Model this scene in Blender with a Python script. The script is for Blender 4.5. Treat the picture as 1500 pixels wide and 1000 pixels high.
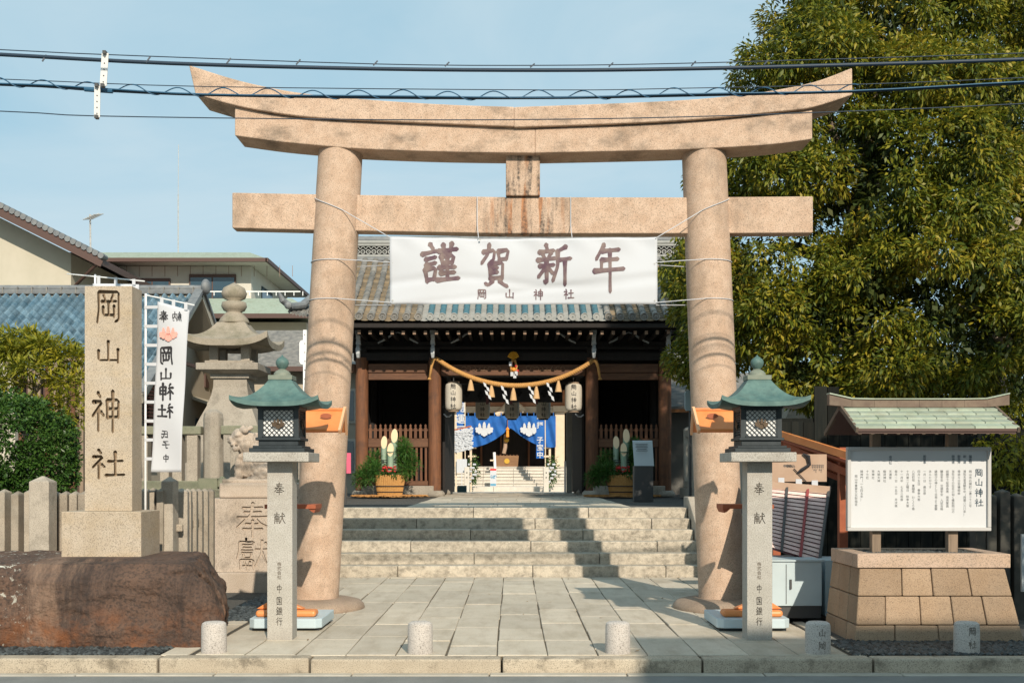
import bpy, bmesh, math, random
import numpy as np
from mathutils import Vector, Matrix, noise as mnoise
R = math.radians
rnd = random.Random(7)
for o in list(bpy.data.objects): bpy.data.objects.remove(o)
SC = bpy.context.scene
COL = SC.collection

# ------------------------------------------------------------------ camera, sky, sun, exposure
F = 1700.0                                    # focal length in photo pixels (photo is 1500 wide)
cam_d = bpy.data.cameras.new('camera'); cam = bpy.data.objects.new('camera', cam_d); COL.objects.link(cam)
cam.location = (0, 0, 1.6); cam.rotation_euler = (R(90), 0, 0)
cam_d.sensor_width = 36; cam_d.lens = F / 1500 * 36
cam_d.shift_y = 193 / 1500; cam_d.shift_x = -2 / 1500
cam_d.clip_start = .1; cam_d.clip_end = 3000
SC.camera = cam
SUN_EL = 29.0; SUN_H = Vector((.26, -1.0)).normalized()
hz_ = math.cos(R(SUN_EL)); to_sun = Vector((SUN_H.x * hz_, SUN_H.y * hz_, math.sin(R(SUN_EL))))
sd = bpy.data.lights.new('sun', 'SUN'); sd.energy = 4.95; sd.angle = R(.55); sd.color = (1, .885, .73)
so = bpy.data.objects.new('sun', sd); COL.objects.link(so); so.rotation_euler = to_sun.to_track_quat('Z', 'Y').to_euler()
W = bpy.data.worlds.new('World'); SC.world = W; W.use_nodes = True
nt = W.node_tree; nt.nodes.clear()
def wn(t, **k):
    n = nt.nodes.new(t)
    for a, b in k.items(): setattr(n, a, b)
    return n
sky = wn('ShaderNodeTexSky', sky_type='NISHITA', sun_disc=False)
sky.sun_elevation = R(SUN_EL); sky.sun_rotation = math.atan2(SUN_H.x, SUN_H.y)
sky.air_density = 1.0; sky.dust_density = 1.6; sky.ozone_density = 1.6; sky.altitude = 0
tcw = wn('ShaderNodeTexCoord'); mpw = wn('ShaderNodeMapping'); mpw.inputs['Scale'].default_value = (1.0, 1.0, 3.2)
mpw.inputs['Rotation'].default_value = (0, R(14), 0)
nzw = wn('ShaderNodeTexNoise'); nzw.inputs['Scale'].default_value = 2.3; nzw.inputs['Detail'].default_value = 6; nzw.inputs['Roughness'].default_value = .55
nzw.inputs['Distortion'].default_value = .6
rpw = wn('ShaderNodeMapRange'); rpw.inputs['From Min'].default_value = .40; rpw.inputs['From Max'].default_value = .72
rpw.inputs['To Min'].default_value = .0; rpw.inputs['To Max'].default_value = .75
mxw = wn('ShaderNodeMix', data_type='RGBA'); mxw.inputs['B'].default_value = (5.9, 7.1, 7.7, 1)   # thin high cloud veil
bgw = wn('ShaderNodeBackground'); bgw.inputs['Strength'].default_value = .109
ow = wn('ShaderNodeOutputWorld'); L = nt.links.new
L(tcw.outputs['Generated'], mpw.inputs['Vector']); L(mpw.outputs[0], nzw.inputs['Vector']); L(nzw.outputs['Fac'], rpw.inputs['Value'])
base = wn('ShaderNodeMix', data_type='RGBA'); base.inputs['Factor'].default_value = .78; base.inputs['B'].default_value = (4.05, 6.35, 7.5, 1)
L(sky.outputs[0], base.inputs['A']); L(rpw.outputs[0], mxw.inputs['Factor']); L(base.outputs['Result'], mxw.inputs['A']); L(mxw.outputs['Result'], bgw.inputs['Color']); L(bgw.outputs[0], ow.inputs[0])
SC.view_settings.view_transform = 'Standard'; SC.view_settings.look = 'None'
SC.view_settings.exposure = 0.0; SC.view_settings.gamma = 1; SC.view_settings.use_curve_mapping = False
SC.cycles.max_bounces = 6; SC.cycles.use_denoising = True

def PX(x, Y): return (x - 752) * Y / F          # photo column at depth Y -> world X
def PZ(y, Y): return 1.6 - (y - 693) * Y / F    # photo row at depth Y -> world Z
def P(x, y, Y): return Vector((PX(x, Y), Y, PZ(y, Y)))

# ------------------------------------------------------------------ materials
MATS = {}
def mat(name, col, col2=None, scale=6, rough=.85, metal=0, speck=None, speck_scale=140, speck_lo=.56, speck_hi=.68, speck_amt=.6,
        stain=None, stain_scale=1.2, stain_lo=.5, stain_hi=.7, stain_amt=.7, stretch=(1, 1, 1), bump=0, bump_scale=60, bump_dist=.01,
        vary=0, island=0, extra=None, trans=0, spec=.5, emit=None, stain_stretch=(1, 1, 1)):
    if name in MATS: return MATS[name]
    m = bpy.data.materials.new(name); m.use_nodes = True; t = m.node_tree; N = t.nodes; Lk = t.links.new
    b = N['Principled BSDF']; b.inputs['Roughness'].default_value = rough; b.inputs['Metallic'].default_value = metal
    b.inputs['Specular IOR Level'].default_value = spec
    tc = N.new('ShaderNodeTexCoord'); mp = N.new('ShaderNodeMapping'); mp.inputs['Scale'].default_value = stretch
    Lk(tc.outputs['Object'], mp.inputs['Vector'])
    def mix(a, bb, fac, mode='MIX'):
        n = N.new('ShaderNodeMix'); n.data_type = 'RGBA'; n.blend_type = mode
        for k, v in (('A', a), ('B', bb)):
            if isinstance(v, tuple): n.inputs[k].default_value = (*v, 1)
            else: Lk(v, n.inputs[k])
        if isinstance(fac, (int, float)): n.inputs['Factor'].default_value = fac
        else: Lk(fac, n.inputs['Factor'])
        return n.outputs['Result']
    def noise(sc, det=4, vec=None, ro=.6):
        n = N.new('ShaderNodeTexNoise'); n.inputs['Scale'].default_value = sc; n.inputs['Detail'].default_value = det; n.inputs['Roughness'].default_value = ro
        Lk(vec or mp.outputs[0], n.inputs['Vector']); return n.outputs['Fac']
    def rng(v, lo, hi, a=0, bb=1):
        n = N.new('ShaderNodeMapRange'); Lk(v, n.inputs['Value']); n.inputs['From Min'].default_value = lo; n.inputs['From Max'].default_value = hi
        n.inputs['To Min'].default_value = a; n.inputs['To Max'].default_value = bb; return n.outputs[0]
    c = col
    if col2: c = mix(col, col2, rng(noise(scale), .35, .65))
    if stain:
        mp2 = N.new('ShaderNodeMapping'); mp2.inputs['Scale'].default_value = stain_stretch; Lk(tc.outputs['Object'], mp2.inputs['Vector'])
        c = mix(c, stain, rng(noise(stain_scale, 7, mp2.outputs[0], .68), stain_lo, stain_hi, 0, stain_amt))
    if speck: c = mix(c, speck, rng(noise(speck_scale, 2), speck_lo, speck_hi, 0, speck_amt))
    if extra: c = extra(N, Lk, mix, noise, rng, c, tc)
    if vary or island:
        if island: g = N.new('ShaderNodeNewGeometry'); src = g.outputs['Random Per Island']; amt = island
        else: g = N.new('ShaderNodeObjectInfo'); src = g.outputs['Random']; amt = vary
        h = N.new('ShaderNodeHueSaturation'); Lk(rng(src, 0, 1, 1 - amt, 1 + amt), h.inputs['Value'])
        if isinstance(c, tuple): h.inputs['Color'].default_value = (*c, 1)
        else: Lk(c, h.inputs['Color'])
        c = h.outputs[0]
    if isinstance(c, tuple): b.inputs['Base Color'].default_value = (*c, 1)
    else: Lk(c, b.inputs['Base Color'])
    if bump:
        bp = N.new('ShaderNodeBump'); bp.inputs['Strength'].default_value = bump; bp.inputs['Distance'].default_value = bump_dist
        Lk(noise(bump_scale, 5), bp.inputs['Height']); Lk(bp.outputs[0], b.inputs['Normal'])
    if emit: b.inputs['Emission Color'].default_value = (*emit[:3], 1); b.inputs['Emission Strength'].default_value = emit[3]
    if trans:
        tr = N.new('ShaderNodeBsdfTranslucent'); ms = N.new('ShaderNodeMixShader'); ms.inputs[0].default_value = trans
        if isinstance(c, tuple): tr.inputs[0].default_value = (*c, 1)
        else: Lk(c, tr.inputs[0])
        Lk(b.outputs[0], ms.inputs[1]); Lk(tr.outputs[0], ms.inputs[2]); Lk(ms.outputs[0], N['Material Output'].inputs['Surface'])
    MATS[name] = m; return m

def ex_streaks(cx, w, col1=(.045, .04, .035), col2=(.42, .16, .05)):
    # rain streaks running down the stone round world x = cx
    def f(N, Lk, mix, noise, rng, c, tc):
        g = N.new('ShaderNodeNewGeometry'); sp = N.new('ShaderNodeSeparateXYZ'); Lk(g.outputs['Position'], sp.inputs[0])
        def mth(op, a, bv):
            n = N.new('ShaderNodeMath'); n.operation = op
            for i, v in enumerate((a, bv)):
                if v is None: continue
                if isinstance(v, (int, float)): n.inputs[i].default_value = v
                else: Lk(v, n.inputs[i])
            return n.outputs[0]
        d = mth('ABSOLUTE', mth('SUBTRACT', sp.outputs[0], cx), None)
        band = rng(d, w, w * .35)
        mp = N.new('ShaderNodeMapping'); mp.inputs['Scale'].default_value = (1, .3, .12); Lk(g.outputs['Position'], mp.inputs['Vector'])
        s1 = rng(noise(13, 4, mp.outputs[0]), .46, .6); s2 = rng(noise(9, 3, mp.outputs[0]), .52, .62)
        fine = rng(noise(30, 5, g.outputs['Position']), .3, .6)
        c = mix(c, col2, mth('MULTIPLY', mth('MULTIPLY', s2, band), .75))
        return mix(c, col1, mth('MULTIPLY', mth('MULTIPLY', mth('MULTIPLY', s1, band), fine), .9))
    return f
def ex_foot(h0, h1, col=(.05, .045, .03)):
    # grime band near the foot, between world heights h0 (full) and h1 (none)
    def f(N, Lk, mix, noise, rng, c, tc):
        g = N.new('ShaderNodeNewGeometry'); sp = N.new('ShaderNodeSeparateXYZ'); Lk(g.outputs['Position'], sp.inputs[0])
        mp = N.new('ShaderNodeMapping'); mp.inputs['Scale'].default_value = (1, 1, .35); Lk(g.outputs['Position'], mp.inputs['Vector'])
        n = noise(9, 6, mp.outputs[0])
        a = N.new('ShaderNodeMath'); a.operation = 'MULTIPLY_ADD'; Lk(n, a.inputs[0]); a.inputs[1].default_value = -(h1 - h0) * 1.6; Lk(sp.outputs[2], a.inputs[2])
        return mix(c, col, rng(a.outputs[0], h0 - (h1 - h0) * .6, h0 - (h1 - h0) * 1.1, 0, .85))
    return f

def granite(name, c1, c2, sp=(.10, .085, .07), **k):
    d = dict(scale=3, rough=.88, speck=sp, speck_scale=125, speck_lo=.50, speck_hi=.70, speck_amt=.8, bump=.6, bump_scale=95, bump_dist=.006,
             stain=(.17, .13, .09), stain_scale=1.4, stain_lo=.48, stain_hi=.75, stain_amt=.6)
    d.update(k); return mat(name, c1, c2, **d)
torii_k = dict(c1=(.505, .35, .245), c2=(.60, .44, .325), scale=7, stain=(.19, .145, .105), stain_lo=.50, stain_hi=.72, stain_amt=.62, stain_stretch=(1.6, 1.6, .8))
torii_k.update(stain_scale=1.3)
g_torii = granite('torii_granite', **torii_k)
g_pillar = granite('torii_pillar_granite', **torii_k, extra=ex_foot(.0, .22))
g_kasagi = granite('torii_lintel_granite', **{**torii_k, **dict(stain=(.12, .095, .07), stain_lo=.50, stain_hi=.70, stain_amt=.7, stain_stretch=(1.6, 1, 3.0))})
g_nuki = granite('torii_tie_beam_granite', **torii_k, extra=ex_streaks(.13, .62))
g_cut = granite('carved_letter_granite', (.10, .08, .06), (.17, .14, .11))
g_cutm = granite('monument_cut_painted_shade', (.23, .165, .10), (.30, .22, .14))  # letter cuts coloured darker to deepen the shade in the grooves
g_mon = granite('monument_granite', (.42, .34, .245), (.49, .415, .325), stain=(.55, .40, .22), stain_scale=1.1, stain_amt=.55, stain_stretch=(.5, .5, 2.2))
g_post = granite('lantern_post_granite', (.42, .395, .345), (.48, .455, .41), extra=ex_foot(-.05, .10))
g_grey = granite('grey_granite', (.37, .325, .265), (.45, .40, .33), vary=.14, stain=(.10, .09, .07), stain_scale=2.6, stain_lo=.52, stain_hi=.72, stain_amt=.6)
g_boll = granite('bollard_granite', (.52, .47, .42), (.58, .54, .50), speck_scale=120)
g_fence = granite('fence_granite', (.40, .335, .26), (.31, .275, .22), vary=.2, stain=(.17, .13, .09), stain_scale=3.2, stain_amt=.65)
g_moss = granite('mossy_granite', (.20, .215, .145), (.27, .26, .19), stain=(.13, .17, .10), stain_scale=5, stain_amt=.7)
g_ped = granite('pedestal_granite', (.44, .36, .285), (.50, .42, .345), stain=(.055, .05, .04), stain_scale=1.9, stain_lo=.55, stain_hi=.72, stain_amt=.75)
g_step = granite('step_granite', (.50, .44, .35), (.58, .52, .42), vary=.07, stain=(.06, .055, .045), stain_scale=11, stain_lo=.44, stain_hi=.68, stain_amt=.62, stain_stretch=(.9, 1, 1.1))
g_pave = mat('paving_stone', (.49, .43, .335), (.56, .495, .40), scale=2.5, rough=.8, vary=.12, speck=(.22, .2, .17), speck_scale=60, speck_amt=.35,
             stain=(.30, .24, .165), stain_scale=2.6, stain_lo=.48, stain_hi=.75, stain_amt=.65, bump=.35, bump_scale=30, bump_dist=.006, stain_stretch=(1.5, .4, 1))
g_kerb = granite('kerb_granite', (.42, .35, .26), (.49, .42, .32), vary=.08, stain=(.12, .10, .07), stain_scale=5, stain_lo=.52, stain_hi=.68, stain_amt=.75)
g_plinth = granite('plinth_block_granite', (.33, .225, .14), (.39, .275, .18), vary=.13, sp=(.11, .075, .05), speck_scale=120, bump=.9)
g_cap = granite('plinth_cap_granite', (.50, .355, .25), (.56, .41, .31))
g_pale = granite('pale_court_stone', (.58, .53, .46), (.64, .60, .53), speck_amt=.3, stain_amt=.3)
joint = mat('joint_dirt', (.085, .07, .05), (.13, .105, .07), scale=14, rough=1)
rockm = mat('red_brown_boulder', (.115, .062, .042), (.165, .105, .078), scale=2.1, rough=.9, stain=(.29, .105, .035), stain_scale=1.5, stain_lo=.53, stain_hi=.68, stain_amt=.6,
            speck=(.045, .032, .026), speck_scale=22, speck_lo=.5, speck_hi=.7, speck_amt=.8, bump=1, bump_scale=16, bump_dist=.03)
asphalt = mat('asphalt', (.17, .175, .165), (.21, .212, .20), scale=3, rough=.92, speck=(.22, .21, .19), speck_scale=160, speck_lo=.58, speck_hi=.7, speck_amt=.5, bump=.6, bump_scale=150, bump_dist=.005)
concrete = mat('concrete_gutter', (.40, .36, .29), (.46, .42, .35), scale=6, rough=.9, vary=.05, stain=(.2, .17, .13), stain_amt=.5, bump=.3)
darkgravel = mat('dark_gravel', (.05, .05, .047), (.10, .095, .085), scale=40, rough=.95, speck=(.2, .18, .15), speck_scale=70, speck_amt=.6, bump=1, bump_scale=50, bump_dist=.02)
pebblem = mat('dark_pebbles', (.055, .062, .062), rough=.6, island=.75)
grass_=None
dirt = mat('courtyard_earth', (.30, .26, .2), (.36, .32, .26), scale=5, rough=1, speck=(.2, .17, .13), speck_scale=30)
copper = mat('verdigris_copper', (.062, .13, .122), (.11, .195, .175), scale=9, rough=.62, metal=.1, stain=(.06, .085, .075), stain_scale=6, stain_lo=.5, stain_hi=.7, stain_amt=.6, bump=.2, bump_scale=25)
copper2 = mat('pale_green_copper', (.30, .36, .275), (.37, .42, .34), scale=9, rough=.6, metal=.1, vary=.16, stain=(.23, .22, .15), stain_scale=4, stain_amt=.5)
bronze = mat('dark_bronze', (.022, .03, .034), (.035, .045, .05), scale=12, rough=.48, metal=.35)
ridge_cu = mat('brown_ridge_copper', (.125, .085, .062), (.17, .125, .09), scale=12, rough=.6, metal=.2, vary=.08)
paperw = mat('lantern_pane_paper', (.74, .74, .72), rough=.7)
cloth = mat('white_cloth', (.59, .61, .645), rough=.85, trans=.12)
ink = mat('black_ink', (.02, .02, .024), rough=.8)
inkp = mat('faded_purple_ink', (.22, .165, .15), (.10, .055, .075), scale=7, rough=.85)
pink = mat('faded_pink_print', (.80, .36, .30), rough=.85)
verm = mat('vermilion_plastic', (.66, .215, .06), (.73, .27, .085), scale=4, rough=.45)
vermd = mat('weathered_vermilion_wood', (.30, .075, .03), (.36, .10, .04), scale=9, rough=.7)
plbase = mat('pale_blue_plastic', (.46, .56, .60), rough=.5)
wood = mat('aged_brown_wood', (.115, .046, .021), (.18, .074, .032), scale=3, rough=.75, stretch=(6, 6, .7), vary=.12, stain=(.05, .028, .02), stain_scale=5, stain_amt=.6, bump=.4, bump_scale=14)
woodh = mat('aged_brown_wood_beam', (.10, .043, .021), (.15, .068, .033), scale=3, rough=.75, stretch=(.6, 6, 7), stain=(.05, .03, .02), stain_scale=4, stain_amt=.6, bump=.4, bump_scale=10)
woodd = mat('wood_with_painted_shade', (.010, .008, .007), (.017, .012, .010), scale=4, rough=.8, stretch=(4, 4, .7))  # near-black wood colour stands in for the shade under eaves and inside the gate
woodg = mat('grey_weathered_post', (.30, .22, .155), (.19, .14, .10), scale=3, rough=.85, stretch=(9, 9, .8))
blackwood = mat('black_stained_boards', (.012, .014, .013), (.02, .021, .018), scale=3, rough=.95, spec=.1, stretch=(6, 6, .5), vary=.3)
tile = mat('old_grey_tile', (.13, .128, .12), (.24, .225, .20), scale=6, rough=.7, island=.22, stain=(.12, .11, .095), stain_scale=4, stain_amt=.6)
tilep = mat('lichened_pan_tile', (.24, .18, .11), (.15, .125, .09), scale=5, rough=.85, island=.25, stain=(.12, .10, .07), stain_scale=5, stain_amt=.5)
tilec = mat('new_grey_tile', (.25, .26, .245), (.31, .31, .295), scale=6, rough=.6, island=.08)
tilet = mat('teal_glazed_tile', (.035, .115, .15), (.055, .15, .18), scale=6, rough=.4, vary=.08)
tileb = mat('blue_glazed_pantile', (.06, .12, .165), (.13, .20, .245), scale=2.5, rough=.16, vary=.35, spec=.9, stain=(.22, .30, .33), stain_scale=7, stain_amt=.5)
tiled = mat('dark_ridge_tile', (.13, .14, .15), (.2, .21, .21), scale=5, rough=.6, island=.2)
whitem = mat('white_painted_metal', (.78, .79, .79), rough=.45)
greym = mat('grey_painted_bracket', (.36, .39, .41), (.46, .48, .49), scale=14, rough=.6)
cream = mat('cream_render_wall', (.47, .435, .345), (.51, .47, .38), scale=1.5, rough=.95, bump=.1)
beige = mat('beige_render_wall', (.40, .35, .27), (.44, .39, .31), scale=1.2, rough=.95)
offw = mat('off_white_siding', (.52, .495, .43), (.57, .54, .48), scale=1.5, rough=.9)
eaveu = mat('eave_soffit', (.40, .36, .29), rough=.9)
brownm = mat('brown_metal_trim', (.085, .045, .035), rough=.6)
brownp = mat('brown_wall_panel', (.24, .15, .11), (.28, .18, .14), scale=2, rough=.8)
glass = mat('window_glass', (.03, .06, .085), rough=.08, spec=.8)
cablem = mat('blue_black_cable', (.012, .03, .055), rough=.55)
cablel = mat('blue_lashing_wire', (.02, .09, .17), rough=.5)
strapm = mat('galvanised_strap', (.50, .50, .48), (.36, .36, .34), scale=20, rough=.6)
rope = mat('straw_rope', (.46, .23, .07), (.56, .31, .10), scale=30, rough=.9, bump=.6, bump_scale=90)
strawm = mat('straw_tassel', (.62, .40, .21), (.52, .33, .16), scale=20, rough=.9, stretch=(8, 8, .6))
matm = mat('straw_mat', (.50, .25, .08), (.42, .22, .08), scale=30, rough=.95, island=.3)
lanp = mat('cream_paper_lantern', (.66, .60, .50), (.70, .65, .56), scale=5, rough=.8, trans=.25)
curtg = mat('charcoal_curtain', (.055, .058, .065), rough=.9)
bluec = mat('blue_cotton_curtain', (.012, .12, .42), (.01, .09, .33), scale=3, rough=.85)
goldm = mat('gold_foil', (.70, .42, .06), rough=.35, metal=.5)
redm = mat('red_berries', (.55, .02, .02), rough=.5)
orangem = mat('orange_fruit', (.85, .30, .03), rough=.5)
bamboo = mat('green_bamboo', (.20, .30, .20), (.27, .36, .27), scale=4, rough=.5, stretch=(3, 3, .6))
bamcut = mat('cut_bamboo', (.70, .52, .32), rough=.7)
bark = mat('tree_bark', (.15, .115, .085), (.24, .19, .14), scale=7, rough=.95, stretch=(1, 1, .4), bump=1, bump_scale=18, bump_dist=.03)
barkl = mat('pale_tree_bark', (.34, .28, .21), (.24, .19, .145), scale=7, rough=.95, bump=1, bump_scale=18, bump_dist=.03)
signp = mat('grey_information_panel', (.45, .50, .52), rough=.4)
steel = mat('dark_grey_metal_stand', (.06, .06, .06), rough=.5)
rackp = mat('faded_mauve_louvre', (.66, .46, .43), (.74, .56, .50), scale=9, rough=.8, vary=.12)
rackd = mat('dark_plum_paint', (.22, .10, .11), rough=.7)
plwood = mat('weathered_plywood', (.40, .27, .19), (.46, .33, .24), scale=3, rough=.85)
palew = mat('pale_new_wood', (.62, .50, .36), (.68, .56, .42), scale=4, rough=.75)

def leafmat(name, ramp, trans=.3, rough=.5):
    m = bpy.data.materials.new(name); m.use_nodes = True; t = m.node_tree; N = t.nodes; Lk = t.links.new
    b = N['Principled BSDF']; b.inputs['Roughness'].default_value = rough; b.inputs['Specular IOR Level'].default_value = .35
    g = N.new('ShaderNodeNewGeometry'); cr = N.new('ShaderNodeValToRGB'); e = cr.color_ramp.elements
    while len(e) < len(ramp): e.new(.5)
    for i, (p, c) in enumerate(ramp): e[i].position = p; e[i].color = (*c, 1)
    tc = N.new('ShaderNodeTexCoord'); nz = N.new('ShaderNodeTexNoise'); nz.inputs['Scale'].default_value = .9; nz.inputs['Detail'].default_value = 3
    Lk(tc.outputs['Object'], nz.inputs['Vector'])
    a = N.new('ShaderNodeMath'); a.operation = 'MULTIPLY_ADD'; Lk(g.outputs['Random Per Island'], a.inputs[0]); a.inputs[1].default_value = .62
    mr = N.new('ShaderNodeMapRange'); Lk(nz.outputs['Fac'], mr.inputs['Value']); mr.inputs['From Min'].default_value = .3; mr.inputs['From Max'].default_value = .7; mr.inputs['To Max'].default_value = .38
    Lk(mr.outputs[0], a.inputs[2]); Lk(a.outputs[0], cr.inputs[0]); Lk(cr.outputs[0], b.inputs['Base Color'])
    tr = N.new('ShaderNodeBsdfTranslucent'); Lk(cr.outputs[0], tr.inputs[0]); ms = N.new('ShaderNodeMixShader'); ms.inputs[0].default_value = trans
    Lk(b.outputs[0], ms.inputs[1]); Lk(tr.outputs[0], ms.inputs[2]); Lk(ms.outputs[0], N['Material Output'].inputs['Surface'])
    return m
lf_oak = leafmat('olive_evergreen_leaves', [(0, (.04, .062, .010)), (.3, (.10, .135, .014)), (.58, (.21, .21, .018)), (.85, (.36, .285, .024)), (1, (.32, .16, .05))])
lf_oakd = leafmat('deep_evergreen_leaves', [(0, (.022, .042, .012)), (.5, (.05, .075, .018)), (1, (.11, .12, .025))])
lf_hedge = leafmat('hedge_leaves', [(0, (.02, .06, .01)), (.5, (.045, .11, .018)), (1, (.10, .17, .03))], .2, .4)
lf_maki = leafmat('yellow_green_fronds', [(0, (.08, .11, .012)), (.5, (.22, .23, .02)), (1, (.40, .33, .025))])
lf_pine = leafmat('pine_needles', [(0, (.02, .07, .012)), (.5, (.045, .13, .02)), (1, (.10, .20, .03))], .2)
lf_yel = leafmat('yellow_autumn_leaves', [(0, (.28, .20, .02)), (.5, (.42, .30, .03)), (1, (.5, .38, .04))])

# ------------------------------------------------------------------ mesh building
ORG = {}
def org(o): return ORG.get(o.name, Vector((0, 0, 0)))
def link(name, me, parent=None, kind=None):
    o = bpy.data.objects.new(name, me); COL.objects.link(o)
    if parent: o.parent = parent; ORG[o.name] = org(parent)
    if kind: o['kind'] = kind
    return o
def tag(o, label=None, cat=None, group=None, kind=None):
    if label: o['label'] = label
    if cat: o['category'] = cat
    if group: o['group'] = group
    if kind: o['kind'] = kind
    return o
def thing(name, loc, label, cat, group=None):
    o = bpy.data.objects.new(name, None); COL.objects.link(o); o.location = loc; o.empty_display_size = .2
    ORG[o.name] = Vector(loc); return tag(o, label, cat, group)
def struct(name, loc=(0, 0, 0)):
    o = bpy.data.objects.new(name, None); COL.objects.link(o); o.location = loc; ORG[o.name] = Vector(loc); o['kind'] = 'structure'; return o
def copy_tree(o, parent=None, loc=None, label=None):
    c = o.copy(); COL.objects.link(c); c.parent = parent
    if loc is not None: c.location = loc
    if label: c['label'] = label
    for ch in list(o.children): copy_tree(ch, c)
    return c

class MB:
    def __init__(s): s.v = []; s.f = []; s.marks = []
    def add(s, vs, fs):
        n = len(s.v); s.v += [tuple(v) for v in vs]; s.f += [tuple(i + n for i in f) for f in fs]; return s
    def hexa(s, p): return s.add(p, [(0, 3, 2, 1), (4, 5, 6, 7), (0, 1, 5, 4), (1, 2, 6, 5), (2, 3, 7, 6), (3, 0, 4, 7)])
    def box(s, x0, x1, y0, y1, z0, z1): return s.hexa([(x0, y0, z0), (x1, y0, z0), (x1, y1, z0), (x0, y1, z0), (x0, y0, z1), (x1, y0, z1), (x1, y1, z1), (x0, y1, z1)])
    def frus(s, cx, cy, a0, b0, z0, a1, b1, z1, ox=0, oy=0):
        return s.hexa([(cx - a0, cy - b0, z0), (cx + a0, cy - b0, z0), (cx + a0, cy + b0, z0), (cx - a0, cy + b0, z0),
                       (cx + ox - a1, cy + oy - b1, z1), (cx + ox + a1, cy + oy - b1, z1), (cx + ox + a1, cy + oy + b1, z1), (cx + ox - a1, cy + oy + b1, z1)])
    def prism(s, poly, ax, a, b):
        n = len(poly)
        m = {'y': lambda p, t: (p[0], t, p[1]), 'x': lambda p, t: (t, p[0], p[1]), 'z': lambda p, t: (p[0], p[1], t)}[ax]
        return s.add([m(p, a) for p in poly] + [m(p, b) for p in poly], [tuple(range(n)), tuple(range(2 * n - 1, n - 1, -1))] + [(i, i + n, (i + 1) % n + n, (i + 1) % n) for i in range(n)])
    def lathe(s, cx, cy, pr, n=24, sx=1, sy=1, ox=0, oy=0, cap=True):
        z0, z1 = pr[0][1], pr[-1][1]; vs = []
        for r, z in pr:
            t = (z - z0) / ((z1 - z0) or 1)
            vs += [(cx + ox * t + r * sx * math.cos(2 * math.pi * k / n), cy + oy * t + r * sy * math.sin(2 * math.pi * k / n), z) for k in range(n)]
        fs = [(j * n + k, j * n + (k + 1) % n, (j + 1) * n + (k + 1) % n, (j + 1) * n + k) for j in range(len(pr) - 1) for k in range(n)]
        if cap: fs += [tuple(range(n - 1, -1, -1)), tuple((len(pr) - 1) * n + k for k in range(n))]
        return s.add(vs, fs)
    def tube(s, pts, r, n=8, cap=True):
        pts = [Vector(p) for p in pts]; m = len(pts); vs = []; up = None
        for i, p in enumerate(pts):
            d = (pts[min(i + 1, m - 1)] - pts[max(i - 1, 0)]).normalized()
            if up is None: up = Vector((0, 0, 1)) if abs(d.z) < .9 else Vector((0, 1, 0))
            a = d.cross(up)
            if a.length < 1e-4: a = d.cross(Vector((1, 0, 0)))
            a.normalize(); b = a.cross(d); up = b
            rr = r[i] if isinstance(r, (list, tuple)) else r
            vs += [p + a * rr * math.cos(2 * math.pi * k / n) + b * rr * math.sin(2 * math.pi * k / n) for k in range(n)]
        fs = [(j * n + k, j * n + (k + 1) % n, (j + 1) * n + (k + 1) % n, (j + 1) * n + k) for j in range(m - 1) for k in range(n)]
        if cap: fs += [tuple(range(n - 1, -1, -1)), tuple((m - 1) * n + k for k in range(n))]
        return s.add(vs, fs)
    def bar(s, p, q, w, h):
        p, q = Vector(p), Vector(q); d = (q - p).normalized(); u = Vector((0, 0, 1)) if abs(d.z) < .9 else Vector((0, 1, 0))
        a = d.cross(u).normalized() * w / 2; b = a.cross(d).normalized() * h / 2
        return s.hexa([p - a - b, p + a - b, p + a + b, p - a + b, q - a - b, q + a - b, q + a + b, q - a + b])
    def grid(s, fn, nu, nv):
        vs = [fn(i / nu, j / nv) for j in range(nv + 1) for i in range(nu + 1)]
        return s.add(vs, [(j * (nu + 1) + i, j * (nu + 1) + i + 1, (j + 1) * (nu + 1) + i + 1, (j + 1) * (nu + 1) + i) for j in range(nv) for i in range(nu)])
    def ball(s, c, r, n=12, m=8, sx=1, sy=1, sz=1):
        return s.lathe(c[0], c[1], [(r * math.sin(math.pi * j / m) + 1e-4, c[2] - r * sz * math.cos(math.pi * j / m)) for j in range(m + 1)], n, sx, sy)
    def disc(s, c, r, n=14, t=.004, sz=1, rot=0):     # small thick disc facing the viewer side (-y)
        pts = []
        for k in range(n):
            a = 2 * math.pi * k / n; x, z = r * math.cos(a), r * sz * math.sin(a)
            pts.append((c[0] + x * math.cos(rot) - z * math.sin(rot), c[2] + x * math.sin(rot) + z * math.cos(rot)))
        return s.prism(pts, 'y', c[1], c[1] + t)
    def mesh(s, name, o=Vector((0, 0, 0)), recalc=True):
        me = bpy.data.meshes.new(name); me.from_pydata([(v[0] - o[0], v[1] - o[1], v[2] - o[2]) for v in s.v], [], s.f)
        if recalc:
            b = bmesh.new(); b.from_mesh(me); bmesh.ops.recalc_face_normals(b, faces=b.faces); b.to_mesh(me); b.free()
        return me
    def build_chars(s, name, m, parent):          # one object for each written character
        mk = s.marks + [(len(s.v), len(s.f))]; out = []
        for (a, b), (c, d) in zip(mk, mk[1:]):
            q = MB(); q.v = s.v[a:c]; q.f = [tuple(i - a for i in f) for f in s.f[b:d]]
            if q.f: out.append(q.build(name, m, parent))
        return out
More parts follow.
